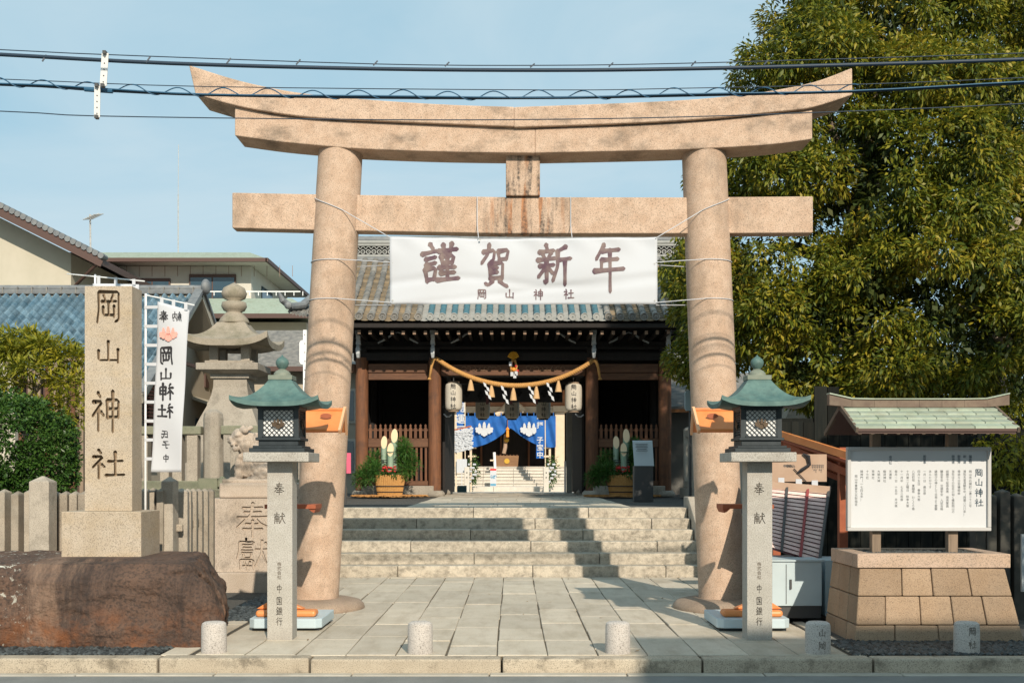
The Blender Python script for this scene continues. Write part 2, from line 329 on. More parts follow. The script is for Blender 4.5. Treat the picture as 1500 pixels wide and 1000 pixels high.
    def build(s, name, m, parent=None, smooth=False, bevel=0, kind=None, seg=2, label=None):
        me = s.mesh(name, org(parent) if parent else Vector((0, 0, 0)), recalc=len(s.f) < 60000)
        me.materials.append(m)
        if smooth: me.polygons.foreach_set('use_smooth', [True] * len(me.polygons))
        ob = link(name, me, parent, kind)
        if bevel:
            md = ob.modifiers.new('bevel', 'BEVEL'); md.width = bevel; md.segments = seg; md.limit_method = 'ANGLE'; md.angle_limit = R(35)
        if label: ob['label'] = label
        return ob
def inst(src, name, parent=None, loc=(0, 0, 0), rot=(0, 0, 0), scale=(1, 1, 1)):
    o = src.copy(); o.name = name; COL.objects.link(o); o.parent = parent; o.location = loc; o.rotation_euler = rot; o.scale = scale
    ORG[o.name] = org(parent) if parent else Vector((0, 0, 0)); return o
def smooth_angle(o, ang=35):
    me = o.data; me.polygons.foreach_set('use_smooth', [True] * len(me.polygons))
    b = bmesh.new(); b.from_mesh(me)
    for e in b.edges:
        if len(e.link_faces) == 2 and e.calc_face_angle(0) > R(ang): e.smooth = False
    b.to_mesh(me); b.free(); return o

# ------------------------------------------------------------------ lettering
RAD = [((24, 94), (31, 84)), ((9, 72), (38, 73), (8, 38)), ((25, 56), (25, 3)), ((33, 48), (41, 40))]
DOG = [((56, 64), (96, 66)), ((75, 94), (73, 52), (54, 6)), ((74, 58), (84, 28), (99, 6)), ((84, 86), (92, 75))]
G = {
 '山': [((50, 94), (50, 24)), ((17, 60), (17, 22), (82, 22)), ((83, 64), (83, 12))],
 '岡': [((16, 88), (16, 40), (11, 4)), ((16, 89), (85, 89), (86, 12), (74, 6)), ((33, 80), (38, 68)), ((66, 81), (59, 68)), ((26, 62), (76, 63)), ((50, 60), (50, 26)), ((31, 48), (31, 25), (68, 25)), ((69, 50), (69, 20))],
 '神': RAD + [((52, 76), (52, 34)), ((52, 76), (87, 77), (86, 34)), ((52, 55), (86, 56)), ((52, 35), (86, 36)), ((69, 98), (69, 0))],
 '社': RAD + [((72, 88), (72, 16)), ((52, 57), (93, 59)), ((45, 13), (98, 15))],
 '奉': [((24, 84), (76, 86)), ((28, 71), (72, 73)), ((9, 56), (91, 59)), ((51, 99), (46, 66), (8, 26)), ((52, 58), (70, 40), (94, 27)), ((32, 37), (68, 38)), ((24, 22), (76, 23)), ((50, 48), (50, -2))],
 '献': [((9, 78), (51, 80)), ((30, 96), (30, 66)), ((14, 64), (12, 3)), ((14, 64), (49, 65), (49, 6)), ((23, 55), (27, 47)), ((39, 55), (35, 47)), ((20, 42), (43, 43)), ((20, 28), (43, 28)), ((31, 42), (31, 6))] + DOG,
 '獻': [((30, 99), (30, 88)), ((12, 88), (52, 89), (50, 80)), ((12, 88), (10, 60), (4, 34)), ((20, 79), (46, 80)), ((22, 70), (44, 71)), ((17, 61), (48, 62)), ((18, 53), (46, 54)), ((22, 48), (22, 38), (43, 38)), ((44, 49), (43, 38)), ((14, 31), (13, 1)), ((14, 31), (51, 32), (51, 2)), ((24, 25), (28, 17)), ((41, 25), (37, 17)), ((21, 12), (44, 12)), ((32, 12), (32, -1))] + DOG,
 '謹': [((24, 97), (32, 85)), ((3, 71), (42, 80)), ((13, 58), (38, 64)), ((13, 44), (38, 50)), ((11, 34), (16, 4)), ((12, 34), (40, 38), (34, 10)), ((17, 8), (34, 11)), ((46, 79), (95, 85)), ((59, 96), (63, 70)), ((82, 99), (76, 72)), ((53, 66), (58, 47)), ((54, 66), (88, 69), (82, 50)), ((58, 50), (82, 52)), ((70, 72), (70, 12)), ((48, 38), (90, 41)), ((52, 25), (88, 28)), ((42, 8), (99, 14))],
 '賀': [((8, 80), (47, 85), (43, 60), (33, 54)), ((29, 99), (25, 76), (4, 52)), ((58, 82), (63, 58)), ((58, 81), (93, 86), (86, 62)), ((62, 60), (86, 63)), ((29, 50), (32, 13)), ((30, 50), (74, 53), (72, 13)), ((32, 38), (56, 40)), ((32, 27), (56, 29)), ((31, 13), (72, 16)), ((41, 8), (26, -4), (16, 0)), ((62, 8), (76, -2), (88, -6))],
 '新': [((28, 99), (31, 88)), ((8, 80), (50, 85)), ((18, 77), (23, 66)), ((42, 79), (36, 68)), ((3, 60), (54, 65)), ((9, 45), (50, 48)), ((29, 62), (30, 2), (24, 6)), ((28, 44), (6, 18)), ((33, 42), (47, 27)), ((86, 95), (60, 82)), ((62, 84), (62, 45), (48, 8)), ((63, 60), (99, 64)), ((83, 60), (83, -2))],
 '年': [((35, 99), (10, 64)), ((27, 83), (84, 88)), ((27, 61), (80, 65)), ((27, 62), (26, 38)), ((2, 34), (99, 41)), ((54, 86), (55, -14))],
 '中': [((18, 72), (21, 36)), ((18, 72), (82, 74), (79, 38)), ((21, 38), (79, 39)), ((50, 96), (50, 0))],
 '国': [((14, 90), (14, 6)), ((14, 90), (86, 91), (86, 6)), ((14, 10), (86, 10)), ((28, 73), (72, 74)), ((32, 51), (68, 52)), ((26, 28), (74, 29)), ((50, 73), (50, 28)), ((58, 44), (67, 35))],
 '銀': [((28, 97), (5, 68)), ((29, 94), (49, 74)), ((14, 63), (43, 65)), ((8, 46), (47, 48)), ((28, 64), (28, 14)), ((14, 35), (19, 24)), ((43, 37), (37, 25)), ((4, 10), (49, 15)), ((57, 90), (57, 8), (70, 18)), ((57, 90), (87, 91), (86, 54)), ((57, 73), (86, 74)), ((57, 55), (86, 56)), ((92, 44), (74, 32)), ((66, 50), (78, 24), (98, 4))],
 '行': [((33, 96), (8, 70)), ((35, 70), (5, 40)), ((24, 54), (24, 2)), ((50, 82), (92, 84)), ((43, 57), (99, 59)), ((75, 57), (75, 6), (62, 12))],
}
def stroke_poly(pts, w):
    pts = [Vector(p) for p in pts]; out = []
    n = len(pts)
    if n > 2:      # soften corners a little
        q = [pts[0]]
        for i in range(1, n - 1):
            a = (pts[i - 1] - pts[i]); b = (pts[i + 1] - pts[i]); k = min(5, a.length * .3, b.length * .3)
            q += [pts[i] + a.normalized() * k, pts[i] + b.normalized() * k * .7]
        pts = q + [pts[-1]]; n = len(pts)
    d0 = (pts[1] - pts[0]).normalized(); d1 = (pts[-1] - pts[-2]).normalized()
    tot = sum((pts[i + 1] - pts[i]).length for i in range(n - 1)); acc = 0; Lf, Rt = [], []
    seq = []
    for i in range(n):
        if i: acc += (pts[i] - pts[i - 1]).length
        seq.append((pts[i], acc / tot))
    if n == 2: seq = [seq[0], (pts[0].lerp(pts[1], .3), .3), (pts[0].lerp(pts[1], .7), .7), seq[1]]
    m = len(seq)
    for i, (p, t) in enumerate(seq):
        d = (seq[min(i + 1, m - 1)][0] - seq[max(i - 1, 0)][0]).normalized(); nn = Vector((-d.y, d.x))
        hw = w * .5 * (1.12 - .42 * math.sin(math.pi * min(1, t * 1.05)) * .6 - .32 * t)
        Lf.append(p + nn * hw); Rt.append(p - nn * hw)
    cap0 = [seq[0][0] - d0 * w * .42 + Vector((-d0.y, d0.x)) * w * .18 * s for s in (-1, 1)]
    cap1 = [seq[-1][0] + d1 * w * .40 + Vector((-d1.y, d1.x)) * w * .1 * s for s in (1, -1)]
    return [tuple(p) for p in (cap0 + Lf + cap1 + Rt[::-1])]
def brush(mb, ch, cx, cz, w, h, y, depth=.004, sw=11, fn=None, mirror=False):
    """write one character as brush strokes, centred at (cx, cz), facing -y; fn maps (x, z) to a surface y"""
    mb.marks.append((len(mb.v), len(mb.f)))
    for i, st in enumerate(G[ch]):
        poly = stroke_poly(st, sw); n = len(poly); m = n // 2
        A = [Vector(p) for p in poly[:m]]; B = [Vector(p) for p in poly[m:]][::-1]
        A = A[1:] ; B = B                                    # cap0 left .. ; pair up both edges from start to end
        L0, R0 = [Vector(poly[1])], [Vector(poly[0])]
        k = (n - 4) // 2; L0 += [Vector(p) for p in poly[2:2 + k]] + [Vector(poly[2 + k])]; R0 += [Vector(p) for p in poly[4 + k:][::-1]] + [Vector(poly[3 + k])]
        Lr, Rr = [], []
        for a in range(len(L0) - 1):
            q = max(1, int(max((L0[a + 1] - L0[a]).length, (R0[a + 1] - R0[a]).length) / 9)) if fn else 1
            for b in range(q): Lr.append(L0[a].lerp(L0[a + 1], b / q)); Rr.append(R0[a].lerp(R0[a + 1], b / q))
        Lr.append(L0[-1]); Rr.append(R0[-1]); e = .0004 * (i % 9); vs = []
        for a, b in zip(Lr, Rr):
            for p in (a, b):
                x = cx + ((p.x - 50) / 100 * w) * (-1 if mirror else 1); z = cz + (p.y - 47) / 100 * h; yy = fn(x, z) if fn else y
                vs += [(x, yy - depth - e, z), (x, yy + .0005, z)]
        n = len(Lr); fs = []
        for k in range(n - 1):
            q = k * 4; fs += [(q, q + 2, q + 6, q + 4), (q, q + 4, q + 5, q + 1), (q + 2, q + 3, q + 7, q + 6)]
        fs += [(0, 1, 3, 2), (4 * n - 4, 4 * n - 2, 4 * n - 1, 4 * n - 3)]
        mb.add(vs, fs)
def glyph(text, size, bold=0.0, line=1.0):
    """text -> mesh data in the xz plane, facing -y, first line's baseline at z = 0"""
    cu = bpy.data.curves.new('t', 'FONT'); cu.body = text; cu.size = size; cu.offset = bold; cu.align_x = 'CENTER'; cu.space_line = line; cu.resolution_u = 2
    o = bpy.data.objects.new('t', cu); COL.objects.link(o); dg = bpy.context.evaluated_depsgraph_get(); dg.update()
    me = bpy.data.meshes.new_from_object(o.evaluated_get(dg)); vs = [v.co.copy() for v in me.vertices]; fs = [tuple(p.vertices) for p in me.polygons]
    bpy.data.objects.remove(o); bpy.data.meshes.remove(me); return vs, fs
def write(mb, text, x, z, y, size, bold=0.0, line=1.0, mirror=False, squash=1):
    mb.marks.append((len(mb.v), len(mb.f))); vs, fs = glyph(text, size, bold, line); k = -1 if mirror else 1
    mb.add([(x + v.x * k * squash, y, z + v.y) for v in vs], fs)
def engrave(o, polys, y, depth, cutmat):
    """cut V-walled letter grooves into object o; polys are (x, z) outlines on its front face at world y"""
    c = bpy.data.collections.new('cut'); SC.collection.children.link(c); og = org(o); obs = []
    o.data.materials.append(cutmat)
    for i, poly in enumerate(polys):
        cx = sum(p[0] for p in poly) / len(poly); cz = sum(p[1] for p in poly) / len(poly); mb = MB(); n = len(poly)
        ctr = [(p[0] * .93 + cx * .07, p[1] * .93 + cz * .07) for p in poly]
        mb.add([(p[0], y - .01, p[1]) for p in poly] + [(p[0], y + depth * (1 - .03 * (i % 5)), p[1]) for p in ctr], [tuple(range(n)), tuple(range(2 * n - 1, n - 1, -1))] + [(k, k + n, (k + 1) % n + n, (k + 1) % n) for k in range(n)])
        me = mb.mesh('c', og); me.materials.append(cutmat); q = bpy.data.objects.new('c', me); q.matrix_world = Matrix.Translation(og); c.objects.link(q); obs.append(q)
    md = o.modifiers.new('b', 'BOOLEAN'); md.operation = 'DIFFERENCE'; md.operand_type = 'COLLECTION'; md.collection = c; md.solver = 'EXACT'
    try: md.material_mode = 'TRANSFER'
    except Exception: pass
    dg = bpy.context.evaluated_depsgraph_get(); dg.update()
    me = bpy.data.meshes.new_from_object(o.evaluated_get(dg)); nf = len(me.polygons)
    o.modifiers.remove(md)
    if nf > 20: o.data = me
    for q in obs: bpy.data.objects.remove(q)
    SC.collection.children.unlink(c); bpy.data.collections.remove(c)
    return nf
def char_polys(ch, cx, cz, w, h, sw):
    return [[(cx + (p[0] - 50) / 100 * w, cz + (p[1] - 47) / 100 * h) for p in stroke_poly(st, sw)] for st in G[ch]]
def crest(mb, cx, cz, s, y, t=.004):
    """three broad lobed leaves below three rounded flower spikes"""
    D = [(0, -.2, .19), (.11, -.1, .12), (-.11, -.1, .12), (0, -.33, .10), (.1, -.28, .09), (-.1, -.28, .09)]
    for a in (-1, 1): D += [(a * .28, -.06, .16), (a * .41, 0, .09), (a * .40, -.13, .08), (a * .27, -.2, .09), (a * .17, -.02, .08), (a * .25, .12, .085), (a * .26, .20, .07), (a * .265, .27, .045)]
    D += [(0, .06, .10), (0, .15, .10), (0, .25, .085), (0, .33, .055)]
    for q, (x, z, r) in enumerate(D): mb.disc((cx + x * s, y - .0006 * q - .001, cz + z * s), r * s, 10, t)

# ------------------------------------------------------------------ foliage
def leafmesh(name, m, centers, per, rad, ln, wd, droop=.5, seed=1, parent=None, outward=None, kind=None, normals=None, upflat=0):
    rg = np.random.RandomState(seed); C = np.repeat(np.asarray(centers, float), per, axis=0); n = len(C)
    d = rg.normal(size=(n, 3)); d /= np.linalg.norm(d, axis=1)[:, None]
    if normals is not None: d += np.repeat(normals, per, axis=0) * .55
    d[:, 2] *= (1 - upflat); d[:, 2] -= droop * rg.rand(n); d /= np.linalg.norm(d, axis=1)[:, None] + 1e-9
    base = C + d * (rad * rg.rand(n, 1) ** .6); d2 = d + rg.normal(size=(n, 3)) * .35; d2[:, 2] -= droop * .6
    d2 /= np.linalg.norm(d2, axis=1)[:, None]
    up = rg.normal(size=(n, 3)) * .6 + np.array([0, -.25, 1.0]); sd_ = np.cross(d2, up); sd_ /= np.linalg.norm(sd_, axis=1)[:, None] + 1e-9
    L_ = ln * (.7 + .6 * rg.rand(n, 1)); Wd = wd * (.7 + .6 * rg.rand(n, 1)); nn = np.cross(sd_, d2)
    V = np.empty((n, 4, 3)); V[:, 0] = base; V[:, 1] = base + d2 * L_ * .5 + sd_ * Wd * .5 + nn * Wd * .15
    V[:, 2] = base + d2 * L_ - np.array([0, 0, 1]) * L_ * .12; V[:, 3] = base + d2 * L_ * .5 - sd_ * Wd * .5 + nn * Wd * .15
    og = np.array(org(parent)) if parent else np.zeros(3)
    V = (V - og).reshape(-1, 3); me = bpy.data.meshes.new(name)
    me.vertices.add(len(V)); me.vertices.foreach_set('co', V.ravel()); me.loops.add(4 * n); me.loops.foreach_set('vertex_index', np.arange(4 * n))
    me.polygons.add(n); me.polygons.foreach_set('loop_start', np.arange(0, 4 * n, 4)); me.update(); me.materials.append(m)
    return link(name, me, parent, kind)
def shell(blobs, per_m2, seed, jit=.12, front=True, inner=.0, hole=.0):
    rg = np.random.RandomState(seed); out = []; nr = []
    B = np.array(blobs, float)
    for i, b in enumerate(B):
        area = 4 * math.pi * ((b[3] * b[4]) ** 1.6 / 3 + (b[3] * b[5]) ** 1.6 / 3 + (b[4] * b[5]) ** 1.6 / 3) ** (1 / 1.6)
        n = int(area * per_m2); d = rg.normal(size=(n, 3)); d /= np.linalg.norm(d, axis=1)[:, None]
        k = 1 - jit * 2 * rg.rand(n) ** 1.5 + jit * .6 * rg.rand(n)
        p = b[:3] + d * b[3:6] * k[:, None]
        keep = np.ones(n, bool)
        for j, c in enumerate(B):
            if j != i: keep &= (((p - c[:3]) / c[3:6]) ** 2).sum(1) > .72
        if front: keep &= (d[:, 1] < .55) | (rg.rand(n) < .35)
        if hole:
            h = np.array([mnoise.noise(Vector(q) * .85 + Vector((seed, 0, 0))) for q in p]); keep &= h > -.5 + hole
        out.append(p[keep]); nr.append(d[keep])
    return np.concatenate(out), np.concatenate(nr)
def limb(mb, p, q, r0, r1, seed, n=8, wob=.12):
    g = random.Random(seed); p, q = Vector(p), Vector(q); L_ = (q - p).length; pts = []; rr = []
    for i in range(n + 1):
        t = i / n; w = wob * L_ * math.sin(math.pi * t) * .5
        pts.append(p.lerp(q, t) + Vector((g.uniform(-w, w), g.uniform(-w, w), g.uniform(-w, w) * .5))); rr.append(r0 + (r1 - r0) * t)
    mb.tube(pts, rr, 10); return pts
# ================================================================== SETTING
mb = MB(); mb.box(-900, 900, -600, 1500, -.6, -.16); mb.build('ground', dirt, kind='structure')
mb = MB(); mb.box(-120, 120, -3.2, 9.905, -.158, -.13); mb.build('road', asphalt, kind='structure')
gut = struct('gutter', (0, 9.97, -.13))
x = -12.0; g_ = random.Random(3)
while x < 12:
    w = 1.18; mb = MB(); mb.box(x, x + w - .012, 9.91, 10.035, -.16, -.122 + g_.uniform(-.002, .002)); mb.build('channel_stone', concrete, gut, bevel=.006, seg=1); x += w
kerb = struct('kerb', (0, 10.14, 0))
kx = [PX(v, 10.1) for v in (-1800, -1500, -1240, -950, -660, -340, -60, 234, 455, 735, 1028, 1277, 1560, 1850, 2140, 2430, 2720, 3000)]
for a, b in zip(kx, kx[1:]):
    mb = MB(); dz = g_.uniform(-.006, .004); mb.box(a + .008, b - .008, 10.04 + g_.uniform(-.006, .006), 10.235, -.16, .0 + dz); mb.build('kerb_stone', g_kerb, kerb, bevel=.018)
# pavement in front of the shrine: long rows of slabs running towards the gate
pav = struct('pavement', (0, 14, 0))
mb = MB(); mb.box(-2.86, 3.0, 10.245, 17.94, -.15, -.014); mb.build('joint_bed', joint, pav)
edges = [-.148 + .4455 * k for k in range(-6, 8)]
for a, b in zip(edges, edges[1:]):
    y = 10.245 - g_.uniform(0, .5)
    while y < 17.94:
        l = g_.uniform(.75, 1.45); y0, y1 = max(y, 10.25), min(y + l, 17.935)
        if y1 - y0 > .12:
            mb = MB(); j = g_.uniform(.003, .008); t = g_.uniform(-.004, .003); w1, w2 = g_.uniform(-.007, .007), g_.uniform(-.007, .007)
            mb.hexa([(a + j + w1, y0 + j, -.1), (b - j + w1, y0 + j, -.1), (b - j + w2, y1 - .004, -.1), (a + j + w2, y1 - .004, -.1),
                     (a + j + w1, y0 + j, t), (b - j + w1, y0 + j, t), (b - j + w2, y1 - .004, t + g_.uniform(-.002, .002)), (a + j + w2, y1 - .004, t)])
            mb.build('paving_slab', g_pave, pav, bevel=.005, seg=1)
        y += l
# dark gravel beds either side
mb = MB(); mb.box(-14, -2.865, 10.245, 17.2, -.15, -.012); mb.box(3.005, 14, 10.245, 17.2, -.15, -.012); mb.build('gravel_ground', darkgravel, kind='structure')
def pebbles(name, x0, x1, yf, n, seed):
    rg = random.Random(seed); ico = [(1, 0, 0), (-1, 0, 0), (0, 1, 0), (0, -1, 0), (0, 0, 1), (.62, .62, .5), (-.62, .62, .5), (.62, -.62, .5), (-.62, -.62, .5)]
    fc = [(4, 5, 6), (4, 8, 7), (4, 6, 8), (4, 7, 5), (0, 5, 7), (1, 8, 6), (2, 6, 5), (3, 7, 8)]
    mb = MB()
    for _ in range(n):
        x = rg.uniform(x0, x1); y = yf(x, rg.random()); a = rg.uniform(0, 6.28); s = rg.uniform(.018, .04); e = rg.uniform(.5, .8); z = rg.uniform(-.012, -.002)
        mb.add([(x + s * (p[0] * math.cos(a) - p[1] * e * math.sin(a)), y + s * (p[0] * math.sin(a) + p[1] * e * math.cos(a)), z + s * .75 * p[2]) for p in ico], fc)
    me = mb.mesh(name, recalc=False); me.materials.append(pebblem); me.polygons.foreach_set('use_smooth', [True] * len(me.polygons)); return link(name, me, None, 'stuff')
pebbles('cobble_strip', 3.02, 6.6, lambda x, t: 10.26 + .85 * t, 5200, 1)
pebbles('cobble_strip', -6.2, -3.15, lambda x, t: 10.26 + .62 * t, 3600, 2)
pebbles('cobble_strip', -3.3, -2.88, lambda x, t: 12.6 + 3.2 * t, 1800, 3)
mb = MB()                                           # pale edging slabs between the paving and the pebbles
for (xa, xb) in ((-3.13, -2.87), (3.01, 3.14)):
    y = 10.25
    while y < 12.4:
        l = g_.uniform(.6, .9); m2 = MB(); m2.box(xa + .01, xb - .01, y + .005, y + l - .005, -.1, .0); m2.build('edging_stone', g_pave, pav, bevel=.006, seg=1); y += l
# steps
steps = struct('stone_steps', (0, 18, 0))
jx = [(-2.95, -1.79, .30, 2.36, 2.95), (-2.95, -.62, 1.36, 2.95), (-2.95, -1.65, .28, 2.31, 2.95), (-2.95, -.70, 1.14, 2.95), (-2.95, -1.61, .36, 2.30, 2.95), (-2.95, -.68, 1.27, 2.95)]
for k in range(6):
    xs = jx[k]; y0 = 17.95 + k * .34
    for a, b in zip(xs, xs[1:]):
        mb = MB(); dz = g_.uniform(-.003, .003); mb.box(a + .004, b - .004, y0 + g_.uniform(-.006, .006), y0 + (.42 if k < 5 else .46), k * .17 - .04, (k + 1) * .17 + dz)
        mb.build('step_stone', g_step, steps, bevel=.014)
for s in (-1, 1):
    mb = MB(); mb.prism([(17.75, -.05), (20.2, -.05), (20.2, 1.2), (19.7, 1.2), (17.75, .22)], 'x', s * 2.96, s * 3.30); mb.build('cheek_stone', g_grey, steps, bevel=.02)
# raised courtyard
mb = MB(); mb.box(-2.95, 2.95, 20.06, 35.99, -.1, .99); mb.box(-60, -8, 17.3, 90, -.1, .985); mb.box(8, 60, 17.3, 90, -.1, .985); mb.box(-8, -3.3, 17.3, 35.99, -.1, .985); mb.box(3.3, 8, 17.3, 35.99, -.1, .985); mb.box(-3.3, -2.95, 20.2, 35.99, -.1, .985); mb.box(2.95, 3.3, 20.2, 35.99, -.1, .985)
mb.build('terrace', darkgravel, kind='structure')
path = struct('courtyard_path', (0, 25, 1.02)); y = 20.12
while y < 35.5:
    l = .86; x = -1.86; off = g_.uniform(0, .3)
    while x < 2.0:
        w = .48 + g_.uniform(-.04, .08); mb = MB(); mb.box(max(-1.86, x) + .006, min(x + w, 2.05) - .006, y + .006, y + l - .006, .96, 1.02 + g_.uniform(-.003, .003)); mb.build('paving_slab', g_pave, path, bevel=.004, seg=1); x += w
    y += l
mb = MB(); mb.box(-8, 8, 36.0, 60, .84, .87); mb.build('inner_court', g_pale, kind='structure')
# retaining wall of the terrace, both sides of the steps
for s, a, b, mtl in ((-1, -9, -3.31, g_fence), (1, 3.31, 9, g_plinth)):
    rw = struct('retaining_wall', (s * 5, 17.2, 0))
    for c in range(3):
        x = a
        while x < b - .02:
            w = min(g_.uniform(.6, .95), b - x); mb = MB(); mb.box(x + .006, x + w - .006, 17.0 + g_.uniform(-.012, .012), 17.3, c * .345 - .03, (c + 1) * .345 - .04); mb.build('wall_stone', mtl, rw, bevel=.02); x += w

# ================================================================== TORII
tori = thing('torii_gate', (.1, 13.9, 0), 'huge tan granite torii gate standing over the paved approach', 'torii')
def lean(name, xb, zb, xt, zt, r0, r1, m):
    mb = MB(); pr = [(r0 + (r1 - r0) * t + .006 * math.sin(t * 3.1), zb + (zt - zb) * t) for t in [i / 16 for i in range(17)]]
    mb.lathe(xb, 13.9, pr, 56, ox=xt - xb); o = mb.build(name, m, tori); return smooth_angle(o)
lean('pillar', PX(462, 13.9), .03, PX(499, 13.9), 5.46, .272, .262, g_pillar)
lean('pillar', PX(1057.5, 13.9), .03, PX(1031, 13.9), 5.46, .272, .262, g_pillar)
for xb in (PX(462, 13.9), PX(1057.5, 13.9)):          # rounded base stones
    mb = MB(); mb.lathe(xb, 13.84, [(.60, -.03), (.585, .04), (.54, .085), (.44, .11), (.30, .115)], 40, sy=1.12)
    o = mb.build('base_stone', granite('base_stone_granite', (.33, .24, .175), (.40, .30, .22), speck_scale=110, bump=.9), tori, smooth=True)
Yk = 13.6
top = [(277.5, 96.7), (341.7, 116.8), (396.7, 129.7), (451.7, 138.8), (543, 147.3), (653, 154.2), (753, 157.5)]
topr = [(753, 157.9), (852, 154.3), (928, 151.3), (1004, 147.5), (1069, 141.8), (1130, 134), (1194, 120.8), (1247.5, 100.7)]
bot = [(287, 138.8), (341.7, 154.6), (404, 166.3), (470, 173.7), (580, 179), (753, 186.5)]
botr = [(753, 187.3), (928, 181), (1042, 174), (1137, 164.6), (1190.5, 158), (1248, 139.8)]
def interp(pts, n=10):      # smooth curve through photo points
    out = []
    for i in range(len(pts) - 1):
        p0, p1, p2, p3 = (pts[max(i - 1, 0)], pts[i], pts[i + 1], pts[min(i + 2, len(pts) - 1)])
        for k in range(4):
            t = k / 4; out.append(tuple(.5 * (2 * p1[c] + (p2[c] - p0[c]) * t + (2 * p0[c] - 5 * p1[c] + 4 * p2[c] - p3[c]) * t * t + (3 * p1[c] - p0[c] - 3 * p2[c] + p3[c]) * t ** 3) for c in (0, 1)))
    return out + [pts[-1]]
def beamseg(name, tp, bt, y0, y1, m, roof=0, rough=.004):
    tp = interp(tp); bt = interp(bt); n = max(len(tp), len(bt)) + 6; mb = MB()
    def at(c, t):
        k = t * (len(c) - 1); i = min(int(k), len(c) - 2); return [c[i][q] + (c[i + 1][q] - c[i][q]) * (k - i) for q in (0, 1)]
    # resample each by x so front quads stay upright
    xs0, xs1 = (tp[0][0], tp[-1][0]), (bt[0][0], bt[-1][0])
    def yx(c, x):
        for a, b in zip(c, c[1:]):
            if a[0] <= x <= b[0]: return a[1] + (b[1] - a[1]) * (x - a[0]) / (b[0] - a[0])
        return c[-1][1] if x > c[-1][0] else c[0][1]
    vs = []
    for i in range(n + 1):
        t = i / n; xt = xs0[0] + (xs0[1] - xs0[0]) * t; xb = xs1[0] + (xs1[1] - xs1[0]) * t
        a = (PX(xt, Yk), PZ(yx(tp, xt), Yk)); b = (PX(xb, Yk), PZ(yx(bt, xb), Yk))
        vs += [(a[0], y0, a[1]), (b[0], y0, b[1]), (b[0], y1, b[1]), (a[0], y1, a[1]), (a[0], (y0 + y1) / 2, a[1] + roof)]
    fs = []
    for i in range(n):
        q = i * 5
        for a, b in ((0, 1), (1, 2), (2, 3), (3, 4), (4, 0)): fs.append((q + a, q + b, q + 5 + b, q + 5 + a))
    fs += [(0, 1, 2, 3, 4), (n * 5 + 4, n * 5 + 3, n * 5 + 2, n * 5 + 1, n * 5)]
    mb.add(vs, fs); return mb.build(name, m, tori, bevel=.012)
beamseg('top_lintel', top, bot, 13.575, 14.2, g_kasagi, .05); beamseg('top_lintel', topr, botr, 13.575, 14.2, g_kasagi, .05)
st = [(343, 155), (404, 167), (470, 174.4), (580, 179.8), (784, 187.2)]; str_ = [(784, 187.2), (928, 181.8), (1042, 175), (1137, 165.6), (1191, 159)]
sb = [(343, 197.5), (404, 206), (466, 212), (528.7, 217), (653, 221.4), (784, 223.2)]; sbr = [(784, 223), (928, 220), (1004, 217.8), (1080, 214), (1137, 210), (1191, 202.6)]
beamseg('lower_lintel', st, sb, 13.63, 14.12, g_kasagi); beamseg('lower_lintel', str_, sbr, 13.63, 14.12, g_kasagi)
Yn = 13.8; mb = MB()
nt_ = [(340, 282), (465, 284.5), (741, 288.5), (1000, 289), (1191, 287.5)]; nb_ = [(340, 334), (465, 337), (741, 342), (1000, 342), (1191, 341)]
for seg_ in ((0, 2), (2, 4)):
    tp = nt_[seg_[0]:seg_[1] + 1]; bt = nb_[seg_[0]:seg_[1] + 1]
    if seg_[0]: tp = [(741, 288.5)] + tp[1:]; bt = [(741, 342)] + bt[1:]
    mb = MB(); n = len(tp)
    vs = []
    for a, b in zip(tp, bt): vs += [(PX(a[0], Yn), Yn, PZ(a[1], Yn)), (PX(b[0], Yn), Yn, PZ(b[1], Yn)), (PX(b[0], Yn), Yn + .22, PZ(b[1], Yn)), (PX(a[0], Yn), Yn + .22, PZ(a[1], Yn))]
    fs = [(i * 4 + a, i * 4 + (a + 1) % 4, i * 4 + 4 + (a + 1) % 4, i * 4 + 4 + a) for i in range(n - 1) for a in range(4)] + [(0, 1, 2, 3), (n * 4 - 1, n * 4 - 2, n * 4 - 3, n * 4 - 4)]
    mb.add(vs, fs); mb.build('tie_beam', g_nuki, tori, bevel=.012)
mb = MB(); mb.box(PX(741, 13.75), PX(791, 13.75), 13.75, 14.06, PZ(288, 13.8) + .002, PZ(222.5, 13.63)); mb.build('centre_strut', g_nuki, tori, bevel=.01)

# banner
Yb = 13.5
def bw(x, z): return Yb + .012 * math.sin(x * 13 + z * 9) * math.exp(-((z - 4.3) / .12) ** 2) + .010 * math.exp(-((z - 3.72 - .12 * (x - .1)) / .03) ** 2) + .018 * math.sin(x * 3.1 + z * 2) + .010 * math.sin(x * 7.3 - z * 5) + .008 * math.sin(z * 9 + x) + .014 * math.exp(-((z - 3.82 + .06 * math.sin(x * 2.3)) / .045) ** 2)
ban = thing('banner', (.12, Yb, 3.96), 'wide white new year banner with big calligraphy tied across the torii', 'banner')
bx0, bx1 = PX(571, Yb), PX(963, Yb)
def bf(u, v):
    x = bx0 + (bx1 - bx0) * u; z = PZ(445.5, Yb) + (PZ(347 + 2.5 * math.sin(math.pi * u), Yb) - PZ(445.5, Yb)) * v; return (x, bw(x, z), z)
mb = MB(); mb.grid(bf, 90, 26); o = mb.build('cloth', cloth, ban, smooth=True); sol = o.modifiers.new('s', 'SOLIDIFY'); sol.thickness = .002
mb = MB()
